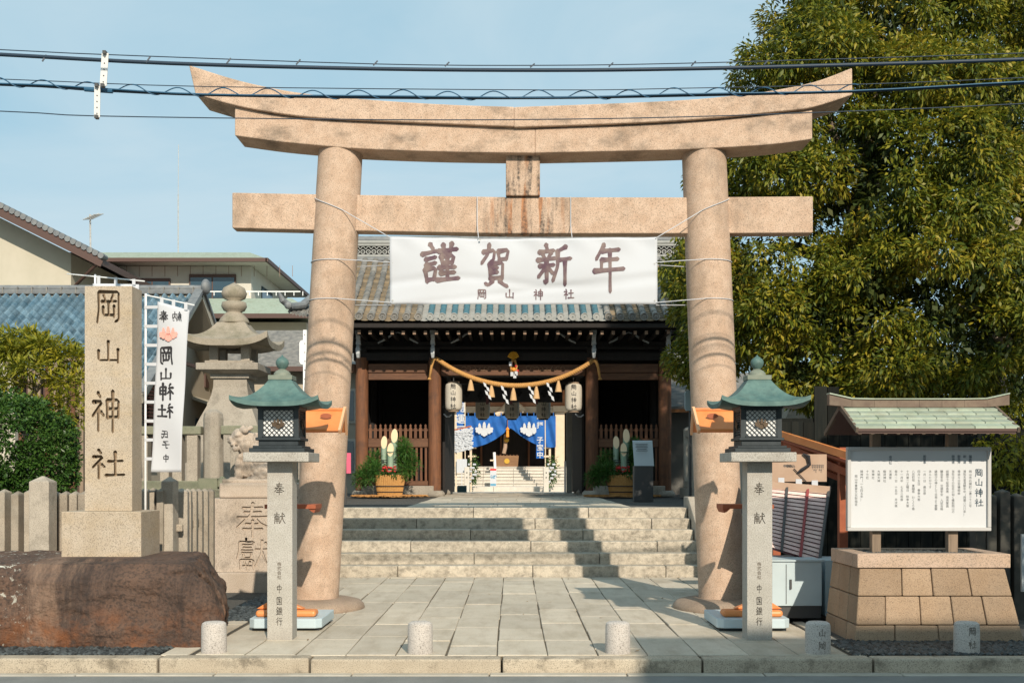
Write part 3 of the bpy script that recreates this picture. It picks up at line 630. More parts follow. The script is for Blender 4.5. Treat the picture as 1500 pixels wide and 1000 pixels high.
for ch, x0, x1, y0, y1 in (('謹', 617, 672, 358, 417), ('賀', 704, 748, 359, 417), ('新', 786, 836, 360, 417), ('年', 869, 914, 360, 420)):
    brush(mb, ch, PX((x0 + x1) / 2, Yb), PZ((y0 + y1) / 2, Yb), (x1 - x0) / 1700 * Yb, (y1 - y0) / 1700 * Yb, Yb, sw=13.5, fn=bw)
mb.build_chars('large_character', inkp, ban); mb = MB()
for ch, x in (('岡', 706), ('山', 746.5), ('神', 789), ('社', 833)): brush(mb, ch, PX(x, Yb), PZ(431, Yb), 15.5 / 126, 15.5 / 126, Yb, sw=13, fn=bw)
mb.build_chars('small_character', inkp, ban)
def cord(pts, r=.005, par=ban): mb = MB(); mb.tube(pts, r, 6); return mb.build('cord', cloth, par)
PLx = lambda z: PX(462, 13.9) + (PX(499, 13.9) - PX(462, 13.9)) * (z - .03) / 5.43
PRx = lambda z: PX(1057.5, 13.9) + (PX(1031, 13.9) - PX(1057.5, 13.9)) * (z - .03) / 5.43
def ring(pxf, z, a0, a1, dz=0, n=12): return [Vector((pxf(z) + .276 * math.cos(R(a0 + (a1 - a0) * i / n)), 13.9 + .276 * math.sin(R(a0 + (a1 - a0) * i / n)), z + dz * i / n)) for i in range(n + 1)]
zt, zb2 = PZ(349, Yb), PZ(443, Yb)
cord(ring(PLx, PZ(287, 13.7), 200, 290, -.18) + [Vector((bx0 + .02, Yb, zt))]); cord(ring(PRx, PZ(288, 13.7), -20, -110, -.18) + [Vector((bx1 - .02, Yb, zt))])
for f, e, sg in ((PLx, bx0 + .015, 1), (PRx, bx1 - .015, -1)):
    for zz, za in ((PZ(381, 13.7), PZ(384, Yb)), (PZ(438, 13.7), zb2)):
        q = ring(f, zz, 180 if sg > 0 else 0, 285 if sg > 0 else -105); cord(q + [Vector((e, Yb, za))]); cord([Vector((f(zz) + sg * .2, 14.05, zz - .02)), Vector((e, Yb + .01, za - .03))])
for x in (699, 836): cord([P(x, 288, 13.78), P(x, 330, 13.775), P(x + 2, 348.5, Yb)])
for x, y in ((575, 384), (575, 440), (959, 386), (959, 440), (703, 351), (838, 352)):
    mb = MB(); mb.disc((PX(x, Yb), Yb - .006, PZ(y, Yb)), .011, 10, .004); mb.build('eyelet', strapm, ban)

# ================================================================== BRONZE LANTERNS
def grab(fn):
    return fn
lan = thing('bronze_lantern', (-2.244, 11.27, 0), 'green roofed bronze lantern on a pale inscribed stone post beside the boulder', 'lantern', 'pair of bronze roofed lanterns flanking the torii')
cx, cy = -2.244, 11.27
mb = MB(); mb.box(cx - .12, cx + .12, cy - .12, cy + .12, -.02, 1.708); post = mb.build('post', g_post, lan)
polys = char_polys('奉', cx - .005, PZ(716, 11.15), .105, .115, 9) + char_polys('献', cx - .005, PZ(759, 11.15), .115, .115, 9)
for ch, y in (('中', 862), ('国', 880), ('銀', 895), ('行', 910)): polys += char_polys(ch, cx - .005, PZ(y, 11.15), .062, .082, 11)
nf = engrave(post, polys, 11.15, .016, g_cut); print('post faces', nf)
mb = MB(); write(mb, '\n'.join('株式会社'), cx - .005, PZ(828, 11.15), 11.1488, .042, .0006, 1.0); mb.build('small_inscription', g_cut, lan)
mb = MB(); mb.box(cx - .31, cx + .31, cy - .31, cy + .31, 1.71, 1.80); mb.build('slab', g_post, lan, bevel=.008)
mb = MB(); mb.box(cx - .265, cx + .265, cy - .265, cy + .265, 1.802, 1.842); mb.build('base_moulding', bronze, lan, bevel=.004, seg=1); mb = MB(); mb.box(cx - .235, cx + .235, cy - .235, cy + .235, 1.842, 1.864)
mb.box(cx - .19, cx + .19, cy - .19, cy + .19, 1.864, 1.915); mb.box(cx - .215, cx + .215, cy - .215, cy + .215, 1.915, 1.942)
mb.build('base_moulding', bronze, lan, bevel=.004, seg=1); mb = MB(); mb.box(cx - .205, cx + .205, cy - .205, cy + .205, 2.215, 2.30); mb.build('head_moulding', bronze, lan, bevel=.004, seg=1)
for sx in (-1, 1):
    for sy in (-1, 1):
        mb = MB(); mb.box(cx + sx * .175 - .02, cx + sx * .175 + .02, cy + sy * .175 - .02, cy + sy * .175 + .02, 1.942, 2.215); mb.build('corner_post', bronze, lan)
for k in range(4):
    Rm = Matrix.Rotation(k * math.pi / 2, 3, 'Z'); c0 = Vector((cx, cy, 0))
    def rot(mb): mb.v = [tuple(c0 + Rm @ (Vector(v) - c0)) for v in mb.v]; return mb
    mb = MB(); mb.box(cx - .155, cx + .155, cy - .178, cy - .170, 1.945, 2.213); pn = rot(mb).build('pane', paperw, lan)
    mb = MB(); x0, x1, z0, z1 = cx - .155, cx + .155, 1.945, 2.213; yf = cy - .188; n = 7; st_ = .31 / n * 1.05
    for d in (-1, 1):
        for q in range(-12, 24):
            # diagonal bars clipped to the pane rectangle
            pts = []; c = x0 + q * st_
            for t in (0, 1):
                pass
            za, zb_ = z0, z1
            xa = c; xb = c + (z1 - z0) if d > 0 else c - (z1 - z0)
            if d < 0: xa += .0; 
            sl = 1 if d > 0 else -1
            ta, tb = 0.0, 1.0; dx = (z1 - z0) * sl
            for lim, s2 in ((x0, 1), (x1, -1)):
                # keep s2*(x - lim) >= 0
                f0 = s2 * (xa - lim); f1 = s2 * (xa + dx - lim)
                if f0 < 0 and f1 < 0: ta = 2
                elif f0 < 0: ta = max(ta, f0 / (f0 - f1))
                elif f1 < 0: tb = min(tb, f0 / (f0 - f1))
            if tb - ta > .04: mb.bar((xa + dx * ta, yf + (.002 if d > 0 else 0), z0 + (z1 - z0) * ta), (xa + dx * tb, yf + (.002 if d > 0 else 0), z0 + (z1 - z0) * tb), .0055, .0055)
    for a, b, c_, d_ in ((x0, x1, z0, z0 + .012), (x0, x1, z1 - .012, z1), (x0, x0 + .012, z0, z1), (x1 - .012, x1, z0, z1)): mb.box(a, b, yf - .004, yf + .006, c_, d_)
    rot(mb).build('lattice', bronze, lan)
    mb = MB(); crest(mb, cx, 2.075, .125, yf - .008, .004); rot(mb).build('crest', mat('brown_bronze_crest', (.09, .06, .035), rough=.5, metal=.4), lan)
# curved roof
def roofmesh(cx, cy, h, z0, z1, neck, lift, th, up=.0, n=12, m=14, pw=2.0, cornerpow=3.5):
    """four-sided roof with concave slopes and lifted corners"""
    mb = MB()
    def prof(t): return neck + (h - neck) * t, z1 - (z1 - z0) * (1 - (1 - t) ** pw)
    for k in range(4):
        c, s = math.cos(k * math.pi / 2), math.sin(k * math.pi / 2)
        def f(u, v):
            r, z = prof(v); a = (u * 2 - 1); z += lift * abs(a) ** cornerpow * v ** 2.2; rr = r * (1 + .03 * abs(a) ** 3 * v); X_, Y_ = a * rr, -rr
            return (cx + X_ * c - Y_ * s, cy + X_ * s + Y_ * c, z)
        def e(u, v):
            p = f(u, 1); return (p[0], p[1], p[2] - th * v)
        def un(u, v):
            p = f(u, 1 - v * .96); q = f(u, 1); return (cx + (q[0] - cx) * (1 - v * .9), cy + (q[1] - cy) * (1 - v * .9), q[2] - th - (q[2] - z0) * v * .9 + up * v)
        mb.grid(f, n, m); mb.grid(e, n, 1); mb.grid(un, n, 4)
    return mb
mb = roofmesh(cx, cy, .405, 2.272, 2.505, .105, .062, .042, up=.02); o = mb.build('roof', copper, lan); 
b = bmesh.new(); b.from_mesh(o.data); bmesh.ops.remove_doubles(b, verts=b.verts, dist=.0005); bmesh.ops.recalc_face_normals(b, faces=b.faces); b.to_mesh(o.data); b.free(); smooth_angle(o, 40)
mb = MB(); mb.box(cx - .115, cx + .115, cy - .115, cy + .115, 2.503, 2.545); mb.lathe(cx, cy, [(.085, 2.545), (.08, 2.57), (.06, 2.592), (.045, 2.60), (.03, 2.61)], 20); o = mb.build('neck', mat('grey_green_bronze', (.16, .19, .15), (.21, .23, .18), scale=14, rough=.65), lan)
mb = MB(); mb.lathe(cx, cy, [(.025, 2.60), (.03, 2.612), (.05, 2.63), (.062, 2.66), (.063, 2.68), (.052, 2.705), (.03, 2.722), (.012, 2.735), (.002, 2.75)], 22); mb.build('finial', copper, lan, smooth=True)
lan2 = copy_tree(lan, loc=(2.367, 11.27, 0), label='green roofed bronze lantern on a pale inscribed stone post by the roofed notice board')

# ================================================================== VERMILION ROOFED STANDS
vs_ = thing('roofed_stand', (PX(431, 12.2), 12.2, 0), 'orange roofed stand on a pale blue plinth behind the lantern near the boulder', 'stand', 'orange roofed stands behind the bronze lanterns')
cx = PX(429, 12.2); mb = MB(); mb.prism([(cx - .37, 11.82), (cx - .31, 11.76), (cx + .31, 11.76), (cx + .37, 11.82), (cx + .37, 12.6), (cx - .37, 12.6)], 'z', .03, .125); mb.build('plinth', plbase, vs_, bevel=.008)
mb = MB(); mb.box(cx - .34, cx + .34, 11.82, 12.56, -.01, .028); mb.build('rubber_foot', bronze, vs_)
mb = MB(); mb.box(cx - .33, cx + .29, 11.9, 12.1, .127, .195); mb.build('foot_block', verm, vs_, bevel=.03, seg=3)
pc = PX(412, 12.2); mb = MB(); mb.prism([(pc - .22, .2), (pc + .28, .2), (pc + .16, .25), (pc + .09, .36), (pc + .05, .42), (pc - .05, .42), (pc - .09, .28)], 'y', 12.0, 12.1); mb.build('bracket', verm, vs_, bevel=.008)
mb = MB(); mb.box(pc - .055, pc + .055, 12.12, 12.23, .125, 2.12); mb.build('post', verm, vs_)
mb = MB(); mb.box(cx - .26, cx + .27, 12.02, 12.40, PZ(744, 12.2), PZ(738, 12.2)); mb.prism([(cx + .19, PZ(744, 12.2)), (cx + .27, PZ(744, 12.2)), (cx + .25, PZ(750, 12.2)), (cx + .22, PZ(748, 12.2))], 'y', 12.04, 12.38); mb.build('shelf', vermd, vs_)
Yr = 12.25; cx = PX(450, Yr); zr, ze = PZ(600, Yr), PZ(628, 12.0)
for s in (-1, 1):
    mb = MB(); y1 = Yr + s * .24; mb.hexa([(cx - .4, Yr, zr - .02), (cx + .4, Yr, zr - .02), (cx + .37, y1, ze - .02), (cx - .37, y1, ze - .02), (cx - .4, Yr, zr), (cx + .4, Yr, zr), (cx + .37, y1, ze), (cx - .37, y1, ze)]); mb.build('roof_slope', verm, vs_)
    for e in (-1, 1):
        mb = MB(); mb.bar((cx + e * .4, Yr, zr + .015), (cx + e * .38, y1 + s * .02, ze - .03), .025, .05); mb.build('bargeboard', mat('faded_orange_edge', (.70, .40, .22), rough=.6), vs_)
mb = MB(); mb.box(cx - .41, cx + .41, Yr - .02, Yr + .02, zr - .005, zr + .018); mb.build('ridge', verm, vs_)
mb = MB(); mb.disc((cx + .22, Yr - .14, (zr + ze) / 2 + .035), .06, 16, .004, .45); mb.build('plug', vermd, vs_)
vs2 = copy_tree(vs_, loc=(PX(1090, 12.2), 12.2, 0), label='orange roofed stand on a pale blue plinth behind the lantern near the notice board'); vs2.scale = (-1, 1, 1)

# ================================================================== BOLLARDS
pb = None
blabels = ['short round stone bollard in front of the boulder end', 'short round stone bollard on the paving left of centre', 'short round stone bollard on the paving right of centre',
           'short round stone bollard with carving just right of the bronze lantern post', 'short carved stone bollard on cobbles below the roofed notice board']
for i, x in enumerate((313.5, 615.5, 905, 1198, 1416)):
    loc = (PX(x, 10.38), 10.38, 0)
    if pb is None:
        mb = MB(); mb.lathe(loc[0], loc[1], [(.113, -.03), (.112, .12), (.110, .24), (.104, .262), (.085, .275), (.03, .281)], 28); pb = mb.build('stone_bollard', g_boll)
        pb.data.transform(Matrix.Translation((-loc[0], -loc[1], 0))); pb.location = loc; smooth_angle(pb, 30); o = pb
    else: o = pb.copy(); COL.objects.link(o); o.location = loc
    tag(o, blabels[i], 'bollard', 'stone bollards along the kerb'); ORG[o.name] = Vector(loc)
    if i > 2:
        for ch, z in (('山', .185) if i == 3 else ('岡', .20), ('岡', .075) if i == 3 else ('社', .085)):
            mb = MB()
            for st2 in G[ch]:
                poly = [(loc[0] + .01 + (p[0] - 50) / 100 * .075, z + (p[1] - 47) / 100 * .08) for p in stroke_poly(st2, 11)]; n = len(poly)
                def cy_(p, e): return loc[1] - math.sqrt(max(.001, .112 ** 2 - (p[0] - loc[0]) ** 2)) - e
                mb.add([(p[0], cy_(p, .0015), p[1]) for p in poly], [tuple(range(n))])
            mb.build('carved_mark', mat('dark_carved_mark', (.16, .14, .12), rough=1), o)

g6 = random.Random(12); mb = MB()               # a few dry leaves blown onto the paving
for _ in range(70):
    x = g6.choice([g6.uniform(-2.8, 2.9), g6.gauss(2.2, .5), g6.gauss(-2.4, .3)]); y = g6.choice([g6.uniform(10.3, 17.8), g6.gauss(17.7, .12)]); y = min(17.9, max(10.3, y)); a = g6.uniform(0, 6.28); s = g6.uniform(.015, .032); c, d = math.cos(a) * s, math.sin(a) * s
    mb.add([(x - c, y - d, .006), (x + d * .4, y - c * .4, .010), (x + c, y + d, .007 + g6.uniform(0, .012)), (x - d * .4, y + c * .4, .009)], [(0, 1, 2, 3)])
mb.build('fallen_leaves', mat('dry_leaves', (.20, .11, .04), (.30, .18, .06), scale=30, island=.4), kind='stuff')
# ================================================================== BOULDER AND NAME MONUMENT
def boulder():
    b = bmesh.new(); nx, ny, nz = 60, 22, 18
    x0, x1, y0, y1, z1 = -6.3, -2.71, 10.62, 12.35, .775
    bmesh.ops.create_cube(b, size=1); bmesh.ops.subdivide_edges(b, edges=b.edges, cuts=64, use_grid_fill=True)
    for v in b.verts:
        u, w, t = v.co.x + .5, v.co.y + .5, v.co.z + .5
        # right end slopes like a shoulder, front leans back slightly
        X_ = x0 + (x1 - x0) * u; Y_ = y0 + (y1 - y0) * w; Z_ = -.05 + (z1 + .05) * t
        if u > .8:
            k = (u - .8) / .2; X_ -= .30 * k * max(0, (t - .35) / .65) ** 1.6; X_ -= .12 * k * max(0, (.3 - t) / .3)
        X_ -= .30 * max(0, (u - .72) / .28) ** 1.5 * w
        if t > .8: Y_ += (.13 * (1 - w)) * ((t - .8) / .2) ** 1.5; Z_ -= .0
        Y_ += (1 - w) * (.10 * t - .04) + (1 - w) * .14 * max(0, (u - .9) / .1) ** 2 + (1 - w) * (.06 * (1 - t) * u)
        n1 = mnoise.noise(Vector((X_ * .9, Y_ * .9, Z_ * 1.2))); n2 = mnoise.noise(Vector((X_ * 3, Y_ * 3, Z_ * 3.4)) + Vector((5, 2, 1))); n3 = mnoise.noise(Vector((X_ * 9, Y_ * 9, Z_ * 9)))
        cr = abs(mnoise.noise(Vector((X_ * 1.7 + 3, Y_ * 1.7, Z_ * 1.1))))
        d = .09 * n1 + .045 * round(n2 * 3) / 3 + .02 * n2 + .022 * n3 + .010 * mnoise.noise(Vector((X_ * 22, Y_ * 22, Z_ * 22))) - .09 * max(0, .12 - cr) / .12 * .6
        c = Vector((X_ - (x0 + x1) / 2, (Y_ - (y0 + y1) / 2) * 2, 0)); c.normalize() if c.length else None
        face = 1 if (u < .01 or u > .99 or w < .01 or w > .99) else 0
        if face: Y_ += -d * 1.0 if w < .5 else 0; X_ += d * (1 if u > .99 else 0)
        if t > .99:
            flat = 1 if (-4.75 < X_ < -3.4 and Y_ > 11.2) else 0
            Z_ += (.35 * d + .015 * math.sin(X_ * 2)) * (1 - flat) - .02 * max(0, (u - .75) / .25) - (.05 * max(0, (-4.9 - X_)))
        v.co = (X_, Y_, Z_)
    for _ in range(1): bmesh.ops.smooth_vert(b, verts=b.verts, factor=.3, use_axis_x=True, use_axis_y=True, use_axis_z=True)
    me = bpy.data.meshes.new('boulder'); b.to_mesh(me); b.free(); me.polygons.foreach_set('use_smooth', [True] * len(me.polygons)); return me
def ex_boulder(N, Lk, mix, noise, rng, c, tc):
    g = N.new('ShaderNodeNewGeometry'); sp = N.new('ShaderNodeSeparateXYZ'); Lk(g.outputs['Position'], sp.inputs[0])
    mp = N.new('ShaderNodeMapping'); mp.inputs['Scale'].default_value = (1.5, .4, .45); Lk(g.outputs['Position'], mp.inputs['Vector'])
    mul = N.new('ShaderNodeMath'); mul.operation = 'MULTIPLY'
    c = mix(c, (.27, .175, .12), rng(noise(1.3, 7, mp.outputs[0], .7), .52, .66, 0, .75))      # pale worn faces
    mp2 = N.new('ShaderNodeMapping'); mp2.inputs['Scale'].default_value = (2.6, .4, .35); mp2.inputs['Location'].default_value = (3, 1, 0); Lk(g.outputs['Position'], mp2.inputs['Vector'])
    c = mix(c, (.035, .024, .02), rng(noise(1.1, 7, mp2.outputs[0], .75), .49, .63, 0, .9))      # dark runs
    lo = rng(sp.outputs[2], .42, .2); Lk(lo, mul.inputs[0]); Lk(rng(noise(2.4, 7, g.outputs['Position'], .75), .46, .66, 0, .8), mul.inputs[1])
    c = mix(c, (.20, .07, .022), mul.outputs[0])                                          # iron stain in the lower half
    m2 = N.new('ShaderNodeMath'); m2.operation = 'MULTIPLY'; Lk(rng(sp.outputs[0], -4.35, -4.75), m2.inputs[0]); Lk(rng(noise(9, 6, g.outputs['Position'], .75), .58, .63), m2.inputs[1])
    return mix(c, (.58, .58, .50), m2.outputs[0])                                         # lichen patches at the far end
rm = mat('weathered_boulder', (.14, .082, .055), (.085, .052, .038), scale=2.2, rough=.9, speck=(.035, .025, .02), speck_scale=34, speck_lo=.46, speck_hi=.66, speck_amt=.75, bump=1, bump_scale=24, bump_dist=.03, extra=ex_boulder)
me = boulder(); me.materials.append(rm); o = link('boulder', me); me.transform(Matrix.Translation((4.5, -11.5, 0))); o.location = (-4.5, 11.5, 0); tag(o, 'large red brown boulder carrying the shrine name pillar', 'boulder')
mon = thing('name_monument', (-4.085, 11.8, .75), 'tall square granite pillar with the carved shrine name, standing on the boulder', 'monument')
mb = MB(); mb.box(-4.481, -3.689, 11.5, 12.11, .70, 1.221); mb.build('base_block', g_mon, mon, bevel=.008)
mb = MB(); mb.box(-4.302, -3.827, 11.65, 11.95, 1.223, PZ(419, 11.65)); shaft = mb.build('shaft', g_mon, mon)
polys = []
for ch, xa, xb, ya, yb in (('岡', 137, 181, 423, 476), ('山', 136, 181, 498, 537), ('神', 131, 181, 573, 634), ('社', 131, 184, 657, 703)):
    Yf = 11.65; polys += char_polys(ch, PX((xa + xb) / 2, Yf), PZ((ya + yb) / 2, Yf), (xb - xa) / F * Yf * .96, (yb - ya) / F * Yf, 10.5)
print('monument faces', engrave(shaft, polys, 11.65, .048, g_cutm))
for o_ in (shaft,):
    md = o_.modifiers.new('bevel', 'BEVEL'); md.width = .004; md.segments = 1; md.limit_method = 'ANGLE'; md.angle_limit = R(80)

# ================================================================== WHITE FLAG BANNERS ON POLES (seen from behind)
def nobori(loc, xc0, xc1, xb0, xb1, ytop, ybot, Y, polex, ypt, ypb, bar, label, full=True):
    t = thing('flag_banner', loc, label, 'flag')
    mb = MB(); mb.tube([P(polex, ypb, Y), P(polex, (ypb + ypt) / 2, Y), P(polex + .5, ypt, Y)], .012, 8); mb.build('pole', whitem, t, smooth=True)
    mb = MB(); mb.tube([P(bar[0], bar[1], Y), P(bar[2], bar[3], Y)], .007, 6); mb.build('cross_bar', whitem, t)
    def f(u, v):
        xa = xb0 + (xc0 - xb0) * v; xb_ = xb1 + (xc1 - xb1) * v; x = xa + (xb_ - xa) * u; y = ybot + (ytop + (12 * u if full else 3) - ybot) * v
        p = P(x, y, Y); p.y += .018 * math.sin(u * 3 + v * 4) + .012 * math.sin(v * 11 + u * 2); return p
    mb = MB(); mb.grid(f, 14, 50); o = mb.build('cloth', cloth, t, smooth=True); s = o.modifiers.new('s', 'SOLIDIFY'); s.thickness = .002
    n = 9 if full else 3
    for k in range(n):
        v = 1 - (k + .3) / n; p = f(0, v); mb = MB(); q = Vector((PX(polex, Y), Y, p[2])); mb.grid(lambda a, b: tuple(q.lerp(Vector(p), a * 1.12 - .06) + Vector((0, -.014, (b - .5) * .032))), 2, 1); s2 = mb.build('loop', cloth, t).modifiers.new('s', 'SOLIDIFY'); s2.thickness = .003
    for u in (.12, .5, .9):
        p = Vector(f(u, 1)); bz = PZ(bar[1], Y) + (PZ(bar[3], Y) - PZ(bar[1], Y)) * ((p.x - PX(bar[0], Y)) / (PX(bar[2], Y) - PX(bar[0], Y))); mb = MB()
        mb.grid(lambda a, b: (p.x + (a - .5) * .035, Y - .01, p.z - .01 + (bz + .012 - p.z + .01) * b), 1, 2); s2 = mb.build('loop', cloth, t).modifiers.new('s', 'SOLIDIFY'); s2.thickness = .003
    return t, f
Y = 12.2
fl, ff = nobori((PX(214, Y), Y, 0), 232, 277, 221, 265, 442, 691, Y, 213, 430, 870, (213, 432, 285, 447), 'white flag banner with black lettering and a pink crest beside the name pillar')
def ysurf(x, z):
    v = (z - PZ(691, Y)) / (PZ(448, Y) - PZ(691, Y)); xa = 221 + 11 * v; u = (x - PX(xa, Y)) / (44.5 / F * Y); return Y + .018 * math.sin(u * 3 + v * 4) + .012 * math.sin(v * 11 + u * 2)
mb = MB(); sc = Y / F
for ch, x, y, w, h in (('岡', 243.5, 521, 23, 28), ('山', 243, 549, 22, 20), ('神', 243.5, 574, 25, 25), ('社', 243, 602, 25, 22)): brush(mb, ch, PX(x, Y), PZ(y, Y), w * sc, h * sc, Y, sw=14, fn=ysurf, mirror=True)
mb.build_chars('character', ink, fl)
mb = MB()
for ch, x, y, s in (('奉', 241, 464, 14),): brush(mb, ch, PX(x, Y), PZ(y, Y), s * sc, 16 * sc, Y, sw=12, fn=ysurf, mirror=True)
for ch, x, y, s in (('納', 260, 469.5, 15), ('氏', 241.5, 640, 12), ('子', 242.5, 655, 12)): write(mb, ch, PX(x, Y), PZ(y, Y), ysurf(PX(x, Y), PZ(y - 5, Y)) - .009, s * sc, .001, mirror=True)
brush(mb, '中', PX(242, Y), PZ(671, Y), 11 * sc, 11 * sc, Y, sw=15, fn=ysurf, mirror=True); mb.build_chars('small_character', ink, fl)
mb = MB(); crest(mb, PX(248, Y), PZ(489, Y), 27 * sc, ysurf(PX(248, Y), PZ(489, Y)) - .006, .003); mb.build('crest', pink, fl)
nobori((PX(136, 12.4), 12.4, 0), 137, 203, 140, 208, 413, 700, 12.4, 139, 402, 700, (98, 401, 212, 412), 'second white flag banner, mostly hidden behind the carved name pillar', False)

# ================================================================== LEFT: FENCES, PEDESTAL, GUARDIAN, STONE LANTERN
def spost(par, x, y, w, d, z0, z1, m, cap=.035, name='fence_post', rot=0):
    mb = MB(); mb.frus(0, 0, w / 2, d / 2, z0, w / 2, d / 2, z1 - cap); mb.frus(0, 0, w / 2, d / 2, z1 - cap, w * .06, d * .06, z1)
    mb.v = [(x + a * math.cos(rot) - b * math.sin(rot), y + a * math.sin(rot) + b * math.cos(rot), c) for a, b, c in mb.v]
    return mb.build(name, m, par, bevel=.006, seg=1)
fe = thing('stone_fence', (-5, 12.6, 0), 'low row of pointed granite posts behind the boulder', 'fence')
for i, x in enumerate((-170, -150, -131, -111, -92, -72, -53, -33, -14, 5, 25, 44)):
    spost(fe, PX(x + 2, 12.7), 12.7, .082, .2, .6, PZ(719 - (i % 2) * 3, 12.7), g_fence)
spost(fe, PX(62, 12.6), 12.62, .215, .23, .5, PZ(697, 12.6), g_grey, .06, 'tall_post')
for i, x in enumerate((82, 97, 111, 124, 138, 152, 166)): spost(fe, PX(x, 12.9), 12.9, .085, .18, .6, PZ(719, 12.9), g_fence)
for i, x in enumerate((213, 225, 238)): spost(fe, PX(x, 12.9), 12.9, .075, .2, .6, PZ(714, 12.9), g_fence)
spost(fe, PX(243, 12.8), 12.95, .13, .22, .6, PZ(698, 12.9), g_grey, .05, 'tall_post')
mb = MB(); mb.box(-9, PX(260, 12.8), 12.98, 13.04, .95, 1.03); mb.box(-9, PX(260, 12.8), 12.5, 13.2, -.05, .62); mb.build('base_course', g_fence, fe, bevel=.01)
fe2 = thing('stone_fence', (-4.2, 14, 0), 'short return of granite posts between the name pillar and the inscribed pedestal', 'fence')
for i in range(6):
    t = i / 5; Yp = 13.2 + 1.9 * t; x = 266 + 42 * t; spost(fe2, PX(x, Yp), Yp, .15 if i == 0 else .10, .16, .0, PZ(715, Yp), g_grey if i == 0 else g_fence, rot=.15)
mb = MB(); mb.bar((PX(266, 13.2), 13.3, .2), (PX(308, 15.1), 15.15, .2), .1, .3); mb.bar((PX(262, 13.2), 13.4, 1.0), (PX(304, 15.1), 15.2, 1.0), .05, .08); mb.build('rail', g_fence, fe2)

ped = thing('inscribed_pedestal', (-3.5, 16.3, 0), 'broad granite pedestal with large carved characters under the guardian lion dog', 'pedestal')
Yf = 15.8; mb = MB(); mb.box(PX(316, 15.7), -2.72, 15.7, 17.0, -.03, PZ(838.5, 15.7)); mb.build('base_course', g_ped, ped, bevel=.015)
mb = MB(); mb.box(PX(298, Yf), -2.82, Yf, 16.95, PZ(838.5, 15.7) + .002, PZ(730, Yf)); die = mb.build('die', g_ped, ped)
polys = char_polys('奉', PX(370, Yf), PZ(762, Yf), 55 / F * Yf, 50 / F * Yf, 8.5) + char_polys('獻', PX(371, Yf), PZ(812, Yf), 52 / F * Yf, 46 / F * Yf, 7.5)
print('pedestal', engrave(die, polys, Yf, .035, g_ped))
mb = MB(); mb.box(PX(321, 16), -2.88, 15.98, 16.85, PZ(730, Yf) + .002, PZ(707, 16)); mb.build('upper_slab', g_ped, ped, bevel=.03, seg=3)
# guardian lion dog: one body of merged masses with carved curls
def komainu(x, y, z, s, label, flip=1, m=g_ped):
    b = bmesh.new()
    def bl(cx, cy, cz, rx, ry, rz, rot=0):
        g = bmesh.ops.create_icosphere(b, subdivisions=3, radius=1); M4 = Matrix.Translation((cx * flip, cy, cz)) @ Matrix.Rotation(rot * flip, 4, 'Y') @ Matrix.Diagonal((rx, ry, rz, 1))
        bmesh.ops.transform(b, matrix=M4, verts=g['verts'])
    bl(.02, 0, .33, .20, .15, .30, .35); bl(.20, 0, .24, .24, .19, .24); bl(.25, -.13, .15, .17, .09, .16); bl(.25, .13, .15, .17, .09, .16)
    bl(-.12, 0, .66, .15, .14, .15); bl(-.02, 0, .56, .17, .17, .19); bl(-.24, 0, .62, .09, .09, .07); bl(-.23, 0, .55, .07, .07, .03)
    bl(-.08, -.11, .78, .04, .03, .07); bl(-.08, .11, .78, .04, .03, .07); bl(-.17, -.07, .69, .04, .04, .03)
    for s_ in (-1, 1):
        bl(-.14, s_ * .10, .20, .065, .06, .22); bl(-.20, s_ * .10, .04, .10, .065, .05); bl(.12, s_ * .15, .05, .14, .06, .05)
    bl(.42, 0, .42, .09, .09, .22, -.3); bl(.44, 0, .62, .06, .07, .12)
    for k in range(26):
        a = k * 2.4; r = .13 + .04 * (k % 3); bl(-.03 + r * math.cos(a) * .9, -.14 * (1 if k % 2 else -1) * (.7 + .3 * math.cos(k)), .56 + r * math.sin(a) * 1.2, .045, .035, .045)
    me = bpy.data.meshes.new('guardian'); b.to_mesh(me); b.free(); me.materials.append(m)
    o = link('guardian_statue', me); o.location = (x, y, z); o.scale = (s, s, s); ORG[o.name] = Vector((x, y, z))
    rmd = o.modifiers.new('r', 'REMESH'); rmd.mode = 'VOXEL'; rmd.voxel_size = .014; rmd.use_smooth_shade = True
    tx = bpy.data.textures.new('curl', 'WOOD'); tx.wood_type = 'RINGNOISE'; tx.noise_scale = .09; tx.turbulence = 9
    dm = o.modifiers.new('d', 'DISPLACE'); dm.texture = tx; dm.strength = .014; dm.mid_level = .5; dm.texture_coords = 'LOCAL'
    return tag(o, label, 'statue')
komainu(PX(366, 16.35), 16.35, PZ(707, 16), .96, 'carved stone guardian lion dog sitting on the inscribed pedestal')
mb = MB(); mb.box(PX(326, 16.1), PX(420, 16.1), 16.05, 16.7, PZ(707, 16) - .01, PZ(701, 16)); mb.build('plinth', g_ped, ped, bevel=.02)

